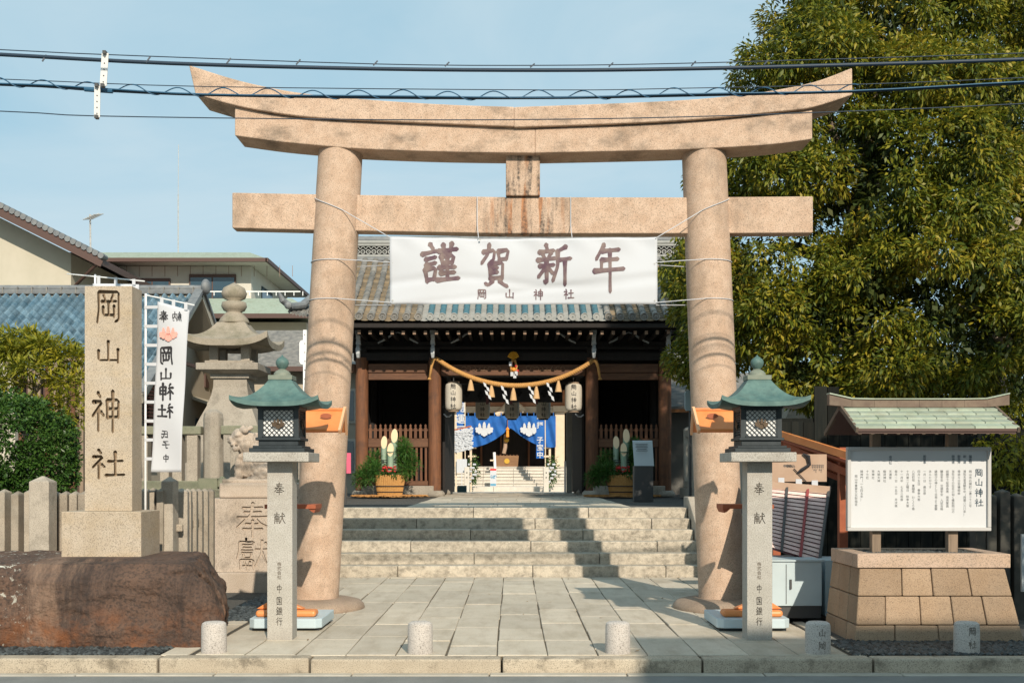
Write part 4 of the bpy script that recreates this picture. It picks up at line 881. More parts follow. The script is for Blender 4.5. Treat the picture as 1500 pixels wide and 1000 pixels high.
fe3 = thing('mossy_stone_fence', (-4.6, 17.1, 1.0), 'upper granite fence with mossy rail on the terrace by the big stone lantern', 'fence')
Yg = 17.2
def gpost(x0, x1, y0, y1, m=g_grey, name='fence_post', d=.2):
    mb = MB(); mb.box(PX(x0, Yg), PX(x1, Yg), Yg, Yg + d, PZ(y1, Yg), PZ(y0, Yg)); return mb.build(name, m, fe3, bevel=.012)
for a, b in ((150, 163), (168, 181), (190, 204), (207, 216), (234, 247), (252, 266), (273, 289), (337, 350), (356, 372), (378, 390), (396, 408), (414, 424)): gpost(a, b, 637, 706)
mb = MB(); mb.lathe(PX(309.5, Yg), Yg + .12, [(.155, PZ(728, Yg)), (.153, PZ(612, Yg)), (.14, PZ(604, Yg)), (.05, PZ(598.5, Yg))], 8); o = mb.build('corner_post', g_grey, fe3, bevel=.02)
mb = MB(); mb.box(PX(140, Yg), PX(294.5, Yg), Yg - .03, Yg + .22, PZ(636, Yg), PZ(624, Yg)); mb.build('rail', g_moss, fe3, bevel=.012)
mb = MB(); mb.box(PX(324, Yg), PX(432, Yg), Yg - .04, Yg + .22, PZ(636, Yg), PZ(623, Yg)); mb.build('rail', g_moss, fe3, bevel=.012)
mb = MB(); mb.box(PX(140, Yg), PX(294, Yg), Yg - .05, Yg + .25, 1.0, PZ(704, Yg)); mb.box(PX(324, Yg), PX(436, Yg), Yg - .05, Yg + .25, 1.0, PZ(702, Yg)); mb.build('base_course', g_moss, fe3, bevel=.012)
mb = MB(); mb.box(PX(290, 16.9), PX(318, 16.9), 16.9, 17.15, .9, PZ(700, 16.9)); mb.lathe(PX(323, 16.9), 17.0, [(.09, 1.4), (.085, PZ(706, 16.9)), (.05, PZ(700, 16.9)), (.01, PZ(697, 16.9))], 14); mb.box(PX(312, 16.6), PX(322, 16.6), 16.6, 16.9, 1.0, PZ(716, 16.6)); mb.build('corner_block', g_moss, fe3, bevel=.015)

def big_lantern(x, y, sc_, label, m, m2):
    y0_ = y; K = y / 18.8
    t = thing('stone_lantern', (x, y, 1.0), label, 'stone lantern'); s = sc_
    def zz(py): return PZ(py, y0_)
    z0 = zz(628); mb = MB(); mb.box(x - .95, x + .95, y - .95, y + .95, .98, 1.4); mb.box(x - .75, x + .75, y - .75, y + .75, 1.4, 1.8); mb.box(x - .62, x + .62, y - .62, y + .62, 1.8, z0); mb.build('base', m, t, bevel=.02)
    mb = MB()
    hw = [(628, .50), (612, .43), (596, .35), (580, .295), (568, .27), (556, .265)]
    for (pa, a), (pb_, b_) in zip(hw, hw[1:]): mb.frus(x, y, a * K, a * K, zz(pa), b_ * K, b_ * K, zz(pb_))
    mb.build('flared_shaft', m, t)
    mb = MB(); bq = lambda h, za, zb: mb.box(x - h * K, x + h * K, y - h * K, y + h * K, za, zb); bq(.31, zz(556), zz(550)); mb.frus(x, y, .31 * K, .31 * K, zz(550), .47 * K, .47 * K, zz(545)); bq(.49, zz(545), zz(535)); bq(.38, zz(535), zz(531)); mb.build('middle_platform', m, t, bevel=.012)
    for sx in (-1, 1):
        for sy in (-1, 1): mb = MB(); mb.box(x + (sx * .25 - .07) * K, x + (sx * .25 + .07) * K, y + (sy * .25 - .07) * K, y + (sy * .25 + .07) * K, zz(531), zz(502)); mb.build('chamber_post', m, t, bevel=.01)
    mb = roofmesh(x, y, .66 * K, zz(503), zz(474), .22 * K, .13 * K, .10 * K, up=.0, n=14); o = mb.build('roof', m2, t)
    b = bmesh.new(); b.from_mesh(o.data); bmesh.ops.remove_doubles(b, verts=b.verts, dist=.0005); bmesh.ops.recalc_face_normals(b, faces=b.faces); b.to_mesh(o.data); b.free(); smooth_angle(o, 45)
    mb = MB(); mb.lathe(x, y, [(a * K, b) for a, b in [(.25, zz(474)), (.24, zz(471)), (.22, zz(467)), (.14, zz(459)), (.12, zz(457)), (.17, zz(455)), (.205, zz(449)), (.19, zz(443)), (.10, zz(440.5)), (.18, zz(437)), (.205, zz(430)), (.17, zz(422)), (.08, zz(417.5)), (.01, zz(414))]], 26); mb.build('jewel', m2, t, smooth=True)
    return t
Yl = 22.6; bl1 = big_lantern(PX(343, Yl), Yl, 1, 'large weathered stone lantern rising behind the mossy fence on the left', g_grey, granite('lantern_roof_granite', (.35, .30, .235), (.29, .255, .19), stain=(.12, .11, .06), stain_scale=3, stain_amt=.7))
copy_tree(bl1, loc=(PX(1180, 22.3), 22.3, .9), label='large dark stone lantern in the shade under the big tree on the right')

# ================================================================== RIGHT: NOTICE BOARD ON STONE PLINTH
pl = thing('stone_plinth', (4.03, 11.55, 0), 'battered plinth of pink granite blocks under the roofed notice board', 'plinth')
def wallrow(zb, zt, cuts, off_b, off_t, top_irreg):
    # front row of blocks, plus left side blocks
    xl = lambda z: 3.245 + .08 * (z / .7) * 1.0; xr = lambda z: 4.86 - .14 * (z / .7); yf = lambda z: 11.04 + .11 * (z / .7)
    fr = [0] + cuts + [1]
    for a, b in zip(fr, fr[1:]):
        g1, g2 = g_.uniform(-.008, .008), g_.uniform(-.008, .008)
        za, zb_ = zb + .003, zt - .003; mb = MB(); X0 = lambda z: xl(z) + (xr(z) - xl(z)) * a + .003; X1 = lambda z: xl(z) + (xr(z) - xl(z)) * b - .003
        p = g_.uniform(0, .010)
        mb.hexa([(X0(za), yf(za) - p, za), (X1(za), yf(za) - p, za), (X1(za), yf(za) + .3, za), (X0(za), yf(za) + .3, za), (X0(zb_), yf(zb_) - p, zb_ + g1 * .3), (X1(zb_), yf(zb_) - p, zb_ + g2 * .3), (X1(zb_), yf(zb_) + .3, zb_), (X0(zb_), yf(zb_) + .3, zb_)])
        mb.build('plinth_block', g_plinth, pl, bevel=.012)
    yb = 12.1
    for a, b in ((.0, .42), (.42, 1.0)) if top_irreg else ((0, .55), (.55, 1)):
        for s in (0, 1):
            za, zb_ = zb + .003, zt - .003; Y0 = lambda z: yf(z) + .303 + (yb - yf(z) - .303) * a; Y1 = lambda z: yf(z) + .303 + (yb - yf(z) - .303) * b - .004; mb = MB()
            if s == 0: mb.hexa([(xl(za), Y0(za), za), (xl(za) + .3, Y0(za), za), (xl(za) + .3, Y1(za), za), (xl(za), Y1(za), za), (xl(zb_), Y0(zb_), zb_), (xl(zb_) + .3, Y0(zb_), zb_), (xl(zb_) + .3, Y1(zb_), zb_), (xl(zb_), Y1(zb_), zb_)])
            else: mb.hexa([(xr(za) - .3, Y0(za), za), (xr(za), Y0(za), za), (xr(za), Y1(za), za), (xr(za) - .3, Y1(za), za), (xr(zb_) - .3, Y0(zb_), zb_), (xr(zb_), Y0(zb_), zb_), (xr(zb_), Y1(zb_), zb_), (xr(zb_) - .3, Y1(zb_), zb_)])
            mb.build('plinth_block', g_plinth, pl, bevel=.012)
wallrow(-.03, .155, [.24, .5, .74], 0, 0, 0); wallrow(.155, .425, [.18, .40, .60, .80], 0, 0, 1); wallrow(.425, .69, [.29, .49, .74], 0, 0, 0)
for a in ((3.30, 4.77, 11.13, 11.30), (3.30, 4.77, 11.9, 12.06), (3.30, 3.46, 11.304, 11.896), (4.61, 4.77, 11.304, 11.896)):
    mb = MB(); mb.box(*a, .694, .828); mb.build('cap_stone', g_cap, pl, bevel=.008)
mb = MB(); mb.box(3.5, 4.6, 11.3, 11.9, .4, .80); mb.build('gravel_fill', darkgravel, pl)
mb = MB()
for _ in range(1500):
    x, y = g_.uniform(3.47, 4.6), g_.uniform(11.31, 11.89); s = g_.uniform(.008, .018); mb.add([(x - s, y, .80), (x + s, y - s, .80), (x + s * .4, y + s, .80), (x, y, .80 + s * 1.6)], [(0, 1, 3), (1, 2, 3), (2, 0, 3)])
mb.build('gravel', pebblem, pl, kind='stuff')
nb = thing('notice_board', (4.03, 11.55, .82), 'white shrine notice board under a small green copper roof', 'notice board')
Y = 11.5
for a, b in ((1279, 1292), (1391, 1405)):
    mb = MB(); mb.box(PX(a, Y), PX(b, Y), 11.53, 11.62, .79, 2.2); mb.build('post', woodg, nb, bevel=.004, seg=1)
bx0, bx1, bz0, bz1 = PX(1240, Y), PX(1450, Y), PZ(777, Y), PZ(654.5, Y)
bwh = mat('white_board_paint', (.56, .57, .58), (.59, .60, .61), scale=3, rough=.6); bfr = mat('grey_white_frame', (.48, .47, .455), rough=.6)
mb = MB(); mb.box(bx0 + .02, bx1 - .02, 11.49, 11.527, bz0 + .02, bz1 - .02); mb.build('board', bwh, nb)
for q in ((bx0, bx1, bz0, bz0 + .035), (bx0, bx1, bz1 - .035, bz1), (bx0, bx0 + .035, bz0 + .036, bz1 - .036), (bx1 - .035, bx1, bz0 + .036, bz1 - .036)):
    mb = MB(); mb.box(q[0], q[1], 11.462, 11.53, q[2], q[3]); mb.build('frame_bar', bfr, nb, bevel=.004, seg=1)
Yt = 11.4885; tx = lambda c: PX(1180 + c / 4.547, Yt); tz = lambda c: PZ(560 + c / 4.547, Yt)
mb = MB()
for i, ch in enumerate('岡山神社'): brush(mb, ch, tx(1155), tz(602 + i * 66), .088, .082, Yt, .0005, sw=10)
mb.build_chars('title_character', mat('dark_blue_ink', (.02, .05, .075), rough=.7), nb)
mb = MB(); sm = MB()
cols = [(1098, 500, '鎮座地', 583, '岡山市石関町二番三十三号'), (1060, 500, '創　建', 583, '清和天皇貞観年中（西暦八六〇年）'), (1022, 500, '御祭神', 583, '倭迹々日百襲姫命'), (983, 500, '御神徳', 583, '当社はその社名の如く備前岡山の'),
        (945, 0, '', 583, '総鎮守で延命長寿　商売繁昌'), (907, 0, '', 583, '醸造安全　交通安全　入試合格'), (869, 0, '', 583, '縁結びの神として古来より霊験'), (830, 0, '', 583, 'あらたかです'),
        (793, 500, '御祭事', 583, '一月一日　歳旦祭'), (755, 0, '', 583, '四月十五日　春季大祭'), (718, 0, '', 583, '八月初旬　夏越祭　わくぐり祭'), (680, 0, '', 583, '十月第二土曜日　秋季大祭'), (641, 0, '', 583, '十一月中　七五三祝祭'),
        (603, 0, '', 583, '毎月一日　十五日　月次祭'), (565, 505, '境内社', 583, '天満宮'), (527, 0, '', 583, '稲荷神社'), (488, 0, '', 583, '大照大神'), (450, 0, '', 583, '荒神社'), (412, 0, '', 583, '十七社'), (374, 0, '', 583, '随神門（一七四五年）'), (337, 0, '', 615, '岡山市重要文化財指定')]
for c, h0, head, b0, body in cols:
    if head: write(mb, '\n'.join(head), tx(c), tz(h0), Yt, .031, .0002, .93)
    pitch = .031 if len(body) < 13 else .0285
    write(sm, '\n'.join(body), tx(c), tz(b0 + 16), Yt, .029, 0, pitch / .029)
mb.build_chars('heading_column', mat('dark_blue_ink', (.02, .05, .075)), nb); sm.build_chars('text_column', mat('grey_ink', (.07, .08, .08), rough=.8), nb)
# copper roof with plates
Ye, Yrg, Ybk = 11.02, 11.575, 12.13; ze, zr = 2.03, 2.262; x0, x1 = 3.25, 4.81
for side in (0, 1):
    ya, yb = (Ye, Yrg) if side == 0 else (Ybk, Yrg); rows = 5
    mb = MB(); mb.hexa([(x0, ya, ze - .03), (x1, ya, ze - .03), (x1, yb, zr - .03), (x0, yb, zr - .03), (x0, ya, ze - .004), (x1, ya, ze - .004), (x1, yb, zr - .004), (x0, yb, zr - .004)]); mb.build('roof_boards', brownm, nb)
    for r in range(rows):
        t0, t1 = r / rows, (r + 1) / rows; n = 5 + (r % 2); cuts = [x0] + [x0 + (x1 - x0) * ((k + (.5 if r % 2 else 1)) / 5.5) for k in range(5)] + [x1]; cuts = sorted(c for c in cuts if x0 <= c <= x1)
        for a, b in zip(cuts, cuts[1:]):
            if b - a < .03: continue
            mb = MB(); yA, yB = ya + (yb - ya) * t0, ya + (yb - ya) * t1; zA, zB = ze + (zr - ze) * t0 + .012, ze + (zr - ze) * t1 + .001
            mb.hexa([(a + .004, yA, zA - .016), (b - .004, yA, zA - .016), (b - .004, yB, zB - .004), (a + .004, yB, zB - .004), (a + .004, yA, zA + .006), (b - .004, yA, zA + .006), (b - .004, yB, zB + .001), (a + .004, yB, zB + .001)])
            mb.build('copper_plate', copper2, nb)
mb = MB(); mb.box(x0 + .01, x1 - .01, Ye + .015, Ye + .04, ze - .05, ze - .03); mb.build('eave_board', brownm, nb)
for k in range(13):
    mb = MB(); x = x0 + .05 + (x1 - x0 - .1) * k / 12; mb.bar((x, Ye + .02, ze - .045), (x, Yrg, zr - .045), .03, .03); mb.build('rafter', woodg, nb)
for x in (x0 + .012, x1 - .012):
    for ya in (Ye - .01, Ybk + .01):
        mb = MB(); mb.bar((x, ya, ze - .02), (x, Yrg, zr - .0), .025, .045); mb.build('bargeboard', mat('dark_weathered_wood', (.10, .075, .055), (.15, .11, .08), scale=8, rough=.85), nb)
for k in range(8):
    a = 3.14 + (4.93 - 3.14) * k / 8; b = 3.14 + (4.93 - 3.14) * (k + 1) / 8; la, lb = .05 * max(0, abs(k - 4) - 2.9), .05 * max(0, abs(k + 1 - 4) - 2.9)
    mb = MB(); mb.hexa([(a + .001, 11.53, zr - .005 + la * .4), (b - .001, 11.53, zr - .005 + lb * .4), (b - .001, 11.62, zr - .005 + lb * .4), (a + .001, 11.62, zr - .005 + la * .4), (a + .001, 11.53, zr + .07 + la), (b - .001, 11.53, zr + .07 + lb), (b - .001, 11.62, zr + .07 + lb), (a + .001, 11.62, zr + .07 + la)]); mb.build('ridge_plate', ridge_cu, nb)
    mb = MB(); mb.hexa([(a, 11.515, zr + .071 + la), (b, 11.515, zr + .071 + lb), (b, 11.635, zr + .071 + lb), (a, 11.635, zr + .071 + la), (a, 11.515, zr + .083 + la), (b, 11.515, zr + .083 + lb), (b, 11.635, zr + .083 + lb), (a, 11.635, zr + .083 + la)]); mb.build('ridge_cap', copper2, nb)

# ================================================================== RIGHT: RACK, CABINETS, AWNING, DARK FENCE
rk = thing('louvred_rack', (3.2, 13.6, .5), 'tilted rack of mauve slats with red posts standing between lantern and notice board', 'rack')
def RKp(u, v): # rack face: u across, v up; leaning back
    a = Vector((PX(1090, 13.0), 13.0, PZ(790, 13.0))); b = Vector((PX(1196, 13.0), 12.9, PZ(824, 12.9))); c = Vector((PX(1092, 13.6), 13.6, PZ(706, 13.6))); d = Vector((PX(1214, 13.5), 13.5, PZ(716, 13.5)))
    return a.lerp(b, u).lerp(c.lerp(d, u), v)
mb = MB(); mb.grid(lambda u, v: RKp(u, v) + Vector((0, .05, 0)), 6, 8); o = mb.build('back_panel', rackd, rk); o.modifiers.new('s', 'SOLIDIFY').thickness = .02
for r in range(17):
    for c in range(4):
        u0, u1 = c / 4 + .012, (c + 1) / 4 - .012; v = (r + .3) / 17.5; p, q = RKp(u0, v), RKp(u1, v); p2, q2 = RKp(u0, v + .044), RKp(u1, v + .044); off = Vector((0, .045, 0)); mb = MB()
        mb.hexa([p + Vector((0, -.02, 0)), q + Vector((0, -.02, 0)), q + off, p + off, p2 + Vector((0, -.005, 0)), q2 + Vector((0, -.005, 0)), q2 + off, p2 + off]); mb.build('slat', rackp, rk)
for c in range(5):
    mb = MB(); mb.bar(RKp(c / 4, 0) + Vector((0, -.02, 0)), RKp(c / 4, 1.03) + Vector((0, -.02, 0)), .028, .04); mb.build('upright', mat('faded_red_upright', (.28, .05, .05), rough=.6) if c in (1, 3) else steel, rk)
mb = MB(); mb.bar(RKp(0, .985) + Vector((0, -.025, 0)), RKp(1, .985) + Vector((0, -.025, 0)), .05, .09); mb.build('header', plwood, rk)
for u in (.42, .63, .82):
    p = RKp(u, 1.01); mb = MB(); mb.box(p.x - .035, p.x + .035, p.y - .05, p.y - .035, p.z - .03, p.z + .08); mb.build('paper_slip', cloth, rk)
cb = thing('storage_cabinet', (3.2, 12.9, 0), 'pale blue metal cabinet standing below the tilted rack', 'cabinet', 'pale blue cabinets by the notice board')
lb_ = mat('pale_blue_painted_metal', (.42, .51, .54), (.47, .56, .59), scale=4, rough=.5)
xa, xb_ = PX(1131, 12.5), PX(1204, 12.5); mb = MB(); mb.box(xa, xb_, 12.5, 13.2, PZ(887, 12.5), PZ(822, 12.5)); mb.build('body', lb_, cb, bevel=.006)
mb = MB(); mb.box((xa + xb_) / 2 - .12, (xa + xb_) / 2 - .114, 12.494, 12.502, PZ(884, 12.5), PZ(826, 12.5)); mb.build('door_seam', steel, cb); mb = MB(); mb.box((xa + xb_) / 2 - .08, (xa + xb_) / 2 - .06, 12.48, 12.50, PZ(862, 12.5), PZ(848, 12.5)); mb.build('handle', steel, cb)
mb = MB(); mb.box(xa - .1, xa - .006, 12.62, 13.2, PZ(880, 12.5), PZ(823, 12.5)); mb.build('side_panel', lb_, cb, bevel=.006)
mb = MB(); mb.box(xa + .003, xb_ - .003, 12.53, 13.17, .04, PZ(887, 12.5) - .002); mb.build('foot', steel, cb)
mb = MB(); mb.box(xa - .1, xb_ + .01, 12.48, 13.22, PZ(822, 12.5) + .002, PZ(819.5, 12.5)); mb.build('top', palew if False else lb_, cb)
cb2 = thing('storage_cabinet', (3.5, 12.9, 0), 'narrow pale blue cabinet half hidden by the stone plinth', 'cabinet', 'pale blue cabinets by the notice board')
mb = MB(); mb.box(PX(1209, 12.6), PX(1250, 12.6), 12.6, 13.2, .05, PZ(820, 12.6)); mb.build('body', lb_, cb2, bevel=.006)
mb = MB(); mb.box(PX(1210, 12.6), PX(1249, 12.6), 12.63, 13.2, .0, .048); mb.build('foot', steel, cb2)
sg = thing('festival_sign', (3.2, 14.2, 1.5), 'weathered plywood sign with faded writing hanging above the tilted rack', 'sign')
Ys = 14.2; mb = MB(); mb.box(PX(1131, Ys), PX(1211, Ys), Ys, Ys + .02, PZ(705, Ys), PZ(665, Ys)); mb.build('board', plwood, sg)
mb = MB()
for i in range(7): write(mb, '\n'.join('かきくけこ'[:3 + i % 3]), PX(1190 + i * 2.6, Ys), PZ(682, Ys), Ys - .002, .02, .001, 1)
for i in range(3): write(mb, '申込', PX(1152 + i * 4, Ys), PZ(684, Ys), Ys - .002, .04, .001)
mb.build('writing', steel, sg)
mb = MB(); mb.tube([P(1176, 664, Ys - .03), P(1184, 668, Ys - .03), P(1186, 680, Ys - .03), P(1174, 688, Ys - .03), P(1168, 692, Ys - .03)], [.008, .025, .02, .022, .006], 6); mb.tube([P(1163, 686, Ys - .02), P(1181, 705, Ys - .02)], .006, 5); mb.build('black_ribbon', ink, sg)
aw = thing('vermilion_awning', (3.7, 15, 0), 'sloping vermilion shelter beam behind the notice board', 'shelter')
def bar2(name, p, q, w, h, m, par): mb = MB(); mb.bar(p, q, w, h); return mb.build(name, m, par)
bar2('fascia', P(1134, 633, 15.6), P(1262, 673, 13.6), .05, .09, verm, aw)
mb = MB(); a, b, c, d = P(1134, 636, 15.6), P(1262, 677, 13.6), P(1262, 700, 15.2), P(1134, 655, 17); mb.grid(lambda u, v: a.lerp(b, u).lerp(d.lerp(c, u), v) - Vector((0, 0, .03)), 2, 2); mb.build('roof_underside', vermd, aw).modifiers.new('s', 'SOLIDIFY').thickness = .03
bar2('rafter', P(1150, 652, 15.4), P(1262, 700, 13.8), .06, .09, vermd, aw); bar2('beam', P(1130, 662, 15.5), P(1262, 712, 14.4), .05, .07, vermd, aw)
for p in ((1138, 15.4), (1236, 14.2)): mb = MB(); mb.box(PX(p[0], p[1]) - .05, PX(p[0], p[1]) + .05, p[1], p[1] + .1, 0, PZ(655, p[1])); mb.build('post', vermd, aw)
# dark timber fence behind the notice board
df = thing('black_timber_fence', (6, 16.6, 0), 'tall dark timber board fence in the shade behind the notice board', 'fence')
x = PX(1128, 16.6)
while x < 13.0:
    w = .16 + g_.uniform(-.02, .03); mb = MB(); top_ = PZ(566 if x < PX(1215, 16.6) else 590, 16.6) + g_.uniform(-.01, .01) - (.35 if x > PX(1410, 16.6) else 0) - (.5 if x < PX(1180, 16.6) else 0); mb.box(x + .004, x + w - .004, 16.6 + g_.uniform(0, .012), 16.64, .0, top_); mb.build('board', blackwood, df); x += w
for z in (.8, 1.6, 2.3): mb = MB(); mb.box(PX(1128, 16.6), 13.0, 16.65, 16.7, z, z + .09); mb.build('rail', blackwood, df)
fr = thing('shaded_stone_fence', (5.8, 13, 0), 'row of stone posts coloured dark as shade at the right edge behind the plinth', 'fence')
for i, (x, yt, yb) in enumerate(((1432, 727, 860), (1448, 722, 870), (1468, 716, 880), (1488, 722, 890), (1508, 716, 900), (1530, 722, 900))): spost(fr, PX(x, 12.9), 12.9, .11, .18, -.02, PZ(yt, 12.9), mat('granite_with_painted_shade', (.065, .062, .055), (.10, .095, .08), scale=4, rough=.95), .03)  # granite colour darkened to paint in the shade on these posts
ps = thing('pale_poster_stand', (5.25, 12, 0), 'pale blue notice panel cut off at the right edge', 'sign')
mb = MB(); mb.box(PX(1497, 12.0), PX(1530, 12.0), 12.0, 12.03, PZ(866, 12), PZ(782, 12)); mb.build('panel', signp, ps); mb = MB(); mb.box(PX(1505, 12), PX(1510, 12), 12.01, 12.04, 0, PZ(866, 12) - .002); mb.build('leg', steel, ps)
# ================================================================== GATE
FL = 1.02; Yc = 29.8
gt = thing('shrine_gate', (0, 31.5, FL), 'old dark timber shrine gate with grey tiled roof at the top of the steps', 'gate')
def gb(name, x0, x1, y0, y1, z0, z1, m=wood, par=gt, bev=.012): mb = MB(); mb.box(x0, x1, y0, y1, z0, z1); return mb.build(name, m, par, bevel=bev, seg=1)
cols_x = (-3.89, -2.02, 2.02, 3.89)
for Yk_ in (Yc, 31.7, 33.6):
    for i, x in enumerate(cols_x):
        if Yk_ == 31.7 and abs(x) < 3: x = math.copysign(1.98, x)
        mb = MB(); mb.lathe(x, Yk_, [(.165, FL + .14), (.165, PZ(524, Yc))], 20); smooth_angle(mb.build('column', wood if Yk_ == Yc else woodd, gt))  # columns behind the front row get the wood with shade painted in
        mb = MB(); mb.lathe(x, Yk_, [(.27, FL - .02), (.26, FL + .08), (.20, FL + .14)], 20); mb.build('column_base', g_grey, gt, smooth=True)
zf = lambda y: PZ(y, Yc)
for s in (-1, 1):
    gb('tie_beam', min(s * 3.72, s * 2.19), max(s * 3.72, s * 2.19), Yc - .08, Yc + .08, zf(546), zf(533), woodh); gb('lower_beam', min(s * 3.72, s * 2.19), max(s * 3.72, s * 2.19), Yc - .05, Yc + .07, zf(556.5), zf(546) - .004, woodh)
    gb('beam_nose', s * 4.06 - (.0 if s > 0 else .3), s * 4.06 + (.3 if s > 0 else .0), Yc - .07, Yc + .07, zf(546), zf(533), woodh)
    xa, xb_ = sorted((s * 3.725, s * 2.185))
    gb('lattice_rail', xa, xb_, Yc - .06, Yc + .06, zf(655), zf(642), woodh); gb('sill', xa, xb_, Yc - .08, Yc + .08, zf(711), zf(704), woodh)
    gb('top_rail', xa, xb_, Yc - .03, Yc + .03, zf(631), zf(628.5), woodh, bev=.004)
    n = 12
    for k in range(n):
        x = xa + (xb_ - xa) * (k + .5) / n; mb = MB(); w = .036; z0, z1 = zf(642) + .003, zf(625)
        mb.prism([(x - w, z0), (x + w, z0), (x + w, z1 - .03), (x + .016, z1 - .015), (x + .03, z1 + .03), (x, z1 + .075), (x - .03, z1 + .03), (x - .016, z1 - .015), (x - w, z1 - .03)], 'y', Yc - .075, Yc - .04); mb.build('picket', wood, gt)
    n = 13
    for k in range(n):
        x = xa + (xb_ - xa) * (k + .5) / n; mb = MB(); mb.box(x - .028, x + .028, Yc - .03, Yc + .01, zf(704) + .003, zf(655) - .003); mb.build('lattice_bar', wood, gt)
    gb('side_sill_stone', xa - .15, xb_ + .15, Yc - .2, Yc + .2, FL - .02, zf(711) - .003, g_grey)
    # enclosed guardian bay: back and side walls
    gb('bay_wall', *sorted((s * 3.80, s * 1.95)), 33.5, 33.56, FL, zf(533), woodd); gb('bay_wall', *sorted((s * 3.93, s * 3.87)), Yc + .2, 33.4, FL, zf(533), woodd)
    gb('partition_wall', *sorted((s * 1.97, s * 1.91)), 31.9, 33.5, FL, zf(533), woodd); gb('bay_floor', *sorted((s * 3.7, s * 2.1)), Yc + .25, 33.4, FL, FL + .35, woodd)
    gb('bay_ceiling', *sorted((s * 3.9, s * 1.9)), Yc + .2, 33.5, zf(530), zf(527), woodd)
    # open door leaf
    xd = s * 1.86; mb = MB(); mb.hexa([(xd - .03, 31.0, FL + .05), (xd + .03, 31.0, FL + .05), (xd - s * .15 + .03, 33.2, FL + .05), (xd - s * .15 - .03, 33.2, FL + .05), (xd - .03, 31.0, zf(556)), (xd + .03, 31.0, zf(556)), (xd - s * .15 + .03, 33.2, zf(556)), (xd - s * .15 - .03, 33.2, zf(556))]); mb.build('door_leaf', woodd, gt)
gb('carved_beam', -1.85, 1.85, Yc - .08, Yc + .08, zf(550), zf(534), woodh)
mb = MB()
for s in (-1, 1):
    for k in range(9):
        a = k * .9; cx_ = s * (1.25 - k * .11); pts = [(cx_ + .07 * math.cos(a + t * 3.6) * (1 - t * .5) * s, Yc - .09, zf(540) + .06 * math.sin(a + t * 3.6) * (1 - t * .4)) for t in [i / 8 for i in range(9)]]; mb.tube(pts, .014, 5)
mb.build('carving', mat('worn_carving_wood', (.20, .115, .065), rough=.8), gt)
gb('door_lintel', -1.7, 1.7, 31.62, 31.78, PZ(562, 31.7), PZ(552, 31.7), woodd)
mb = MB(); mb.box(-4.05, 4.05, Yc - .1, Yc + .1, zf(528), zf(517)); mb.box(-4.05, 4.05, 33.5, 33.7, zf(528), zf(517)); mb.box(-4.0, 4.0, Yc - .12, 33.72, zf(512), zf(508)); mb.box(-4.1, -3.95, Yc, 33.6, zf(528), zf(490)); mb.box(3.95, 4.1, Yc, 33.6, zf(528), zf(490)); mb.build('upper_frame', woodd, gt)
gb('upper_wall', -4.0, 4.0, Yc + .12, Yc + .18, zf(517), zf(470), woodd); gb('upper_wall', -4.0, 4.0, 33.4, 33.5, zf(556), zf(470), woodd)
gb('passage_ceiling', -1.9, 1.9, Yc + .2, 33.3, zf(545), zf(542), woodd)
# bracket arms with pale painted end caps over each column
for x in cols_x:
    gb('bracket_block', x - .14, x + .14, Yc - .14, Yc + .1, zf(517), zf(509), woodd); gb('bracket_arm', x - .55, x + .55, Yc - .07, Yc + .05, zf(508), zf(500), woodd)
    for sx in (-.48, 0, .48): gb('bracket_block', x + sx - .1, x + sx + .1, Yc - .12, Yc + .08, zf(500) + .003, zf(494), woodd)
    mb = MB(); px_ = x; yb = Yc - .75
    prof = [(zf(524), .05), (zf(518), .075), (zf(511), .085), (zf(505), .06), (zf(504), .10), (zf(497), .075), (zf(490), .085), (zf(488), .11), (zf(481), .11), (zf(480), .08)]
    offy = [0, -.05, -.05, .0, .03, .0, -.06, -.05, -.05, 0]
    vs = []; 
    for (z, hw), oy in zip(prof, offy): z = 1.6 + (z - 1.6) * yb / Yc; vs += [(px_ - hw * .62, yb + oy, z), (px_ + hw * .62, yb + oy, z), (px_ + hw * .62, yb + .16, z), (px_ - hw * .62, yb + .16, z)]
    n = len(prof); mb.add(vs, [(i * 4 + a, i * 4 + (a + 1) % 4, i * 4 + 4 + (a + 1) % 4, i * 4 + 4 + a) for i in range(n - 1) for a in range(4)] + [(0, 1, 2, 3), (n * 4 - 1, n * 4 - 2, n * 4 - 3, n * 4 - 4)]); mb.build('grey_bracket_nose', greym, gt, bevel=.012)
    gb('bracket_tie', px_ - .05, px_ + .05, yb + .17, Yc, zf(500), zf(488), woodd)
    for sx in (-1, 1):
        if abs(x + sx) > 4.6: continue
        mb = MB(); mb.tube([(x + sx * .42, Yc - .1, zf(503)), (x + sx * .62, Yc - .1, zf(497)), (x + sx * .80, Yc - .1, zf(490)), (x + sx * .95, Yc - .1, zf(487))], [.02, .035, .03, .012], 6); mb.build('carved_beak', greym, gt)
# roof
Ye, ZE, Yr, ZR = 28.1, 5.33, 31.7, 7.42
def rz(y):
    t = (y - Ye) / (Yr - Ye); return ZE + (ZR - ZE) * (.80 * t + .20 * t ** 2)
def liftx(x): return .16 * max(0, (abs(x) - 3.0) / 2.2) ** 2.2
HW = 4.92; rf = [None]
mb = MB()
for s in (1, -1):
    mb.grid(lambda u, v: (-HW + 2 * HW * u, Ye + .1 + (Yr - Ye - .1) * v if s > 0 else 2 * Yr - Ye - .1 - (Yr - Ye - .1) * v, rz(Ye + (Yr - Ye) * v) - .10 + liftx(-HW + 2 * HW * u)), 20, 8)
o = mb.build('roof_deck', woodd, gt); o.modifiers.new('s', 'SOLIDIFY').thickness = .12
gb('eave_board', -HW, HW, Ye + .05, Ye + .16, ZE - .20, ZE - .09, woodd)
PT = .284; n_rows = int(2 * HW / PT); NS = 13
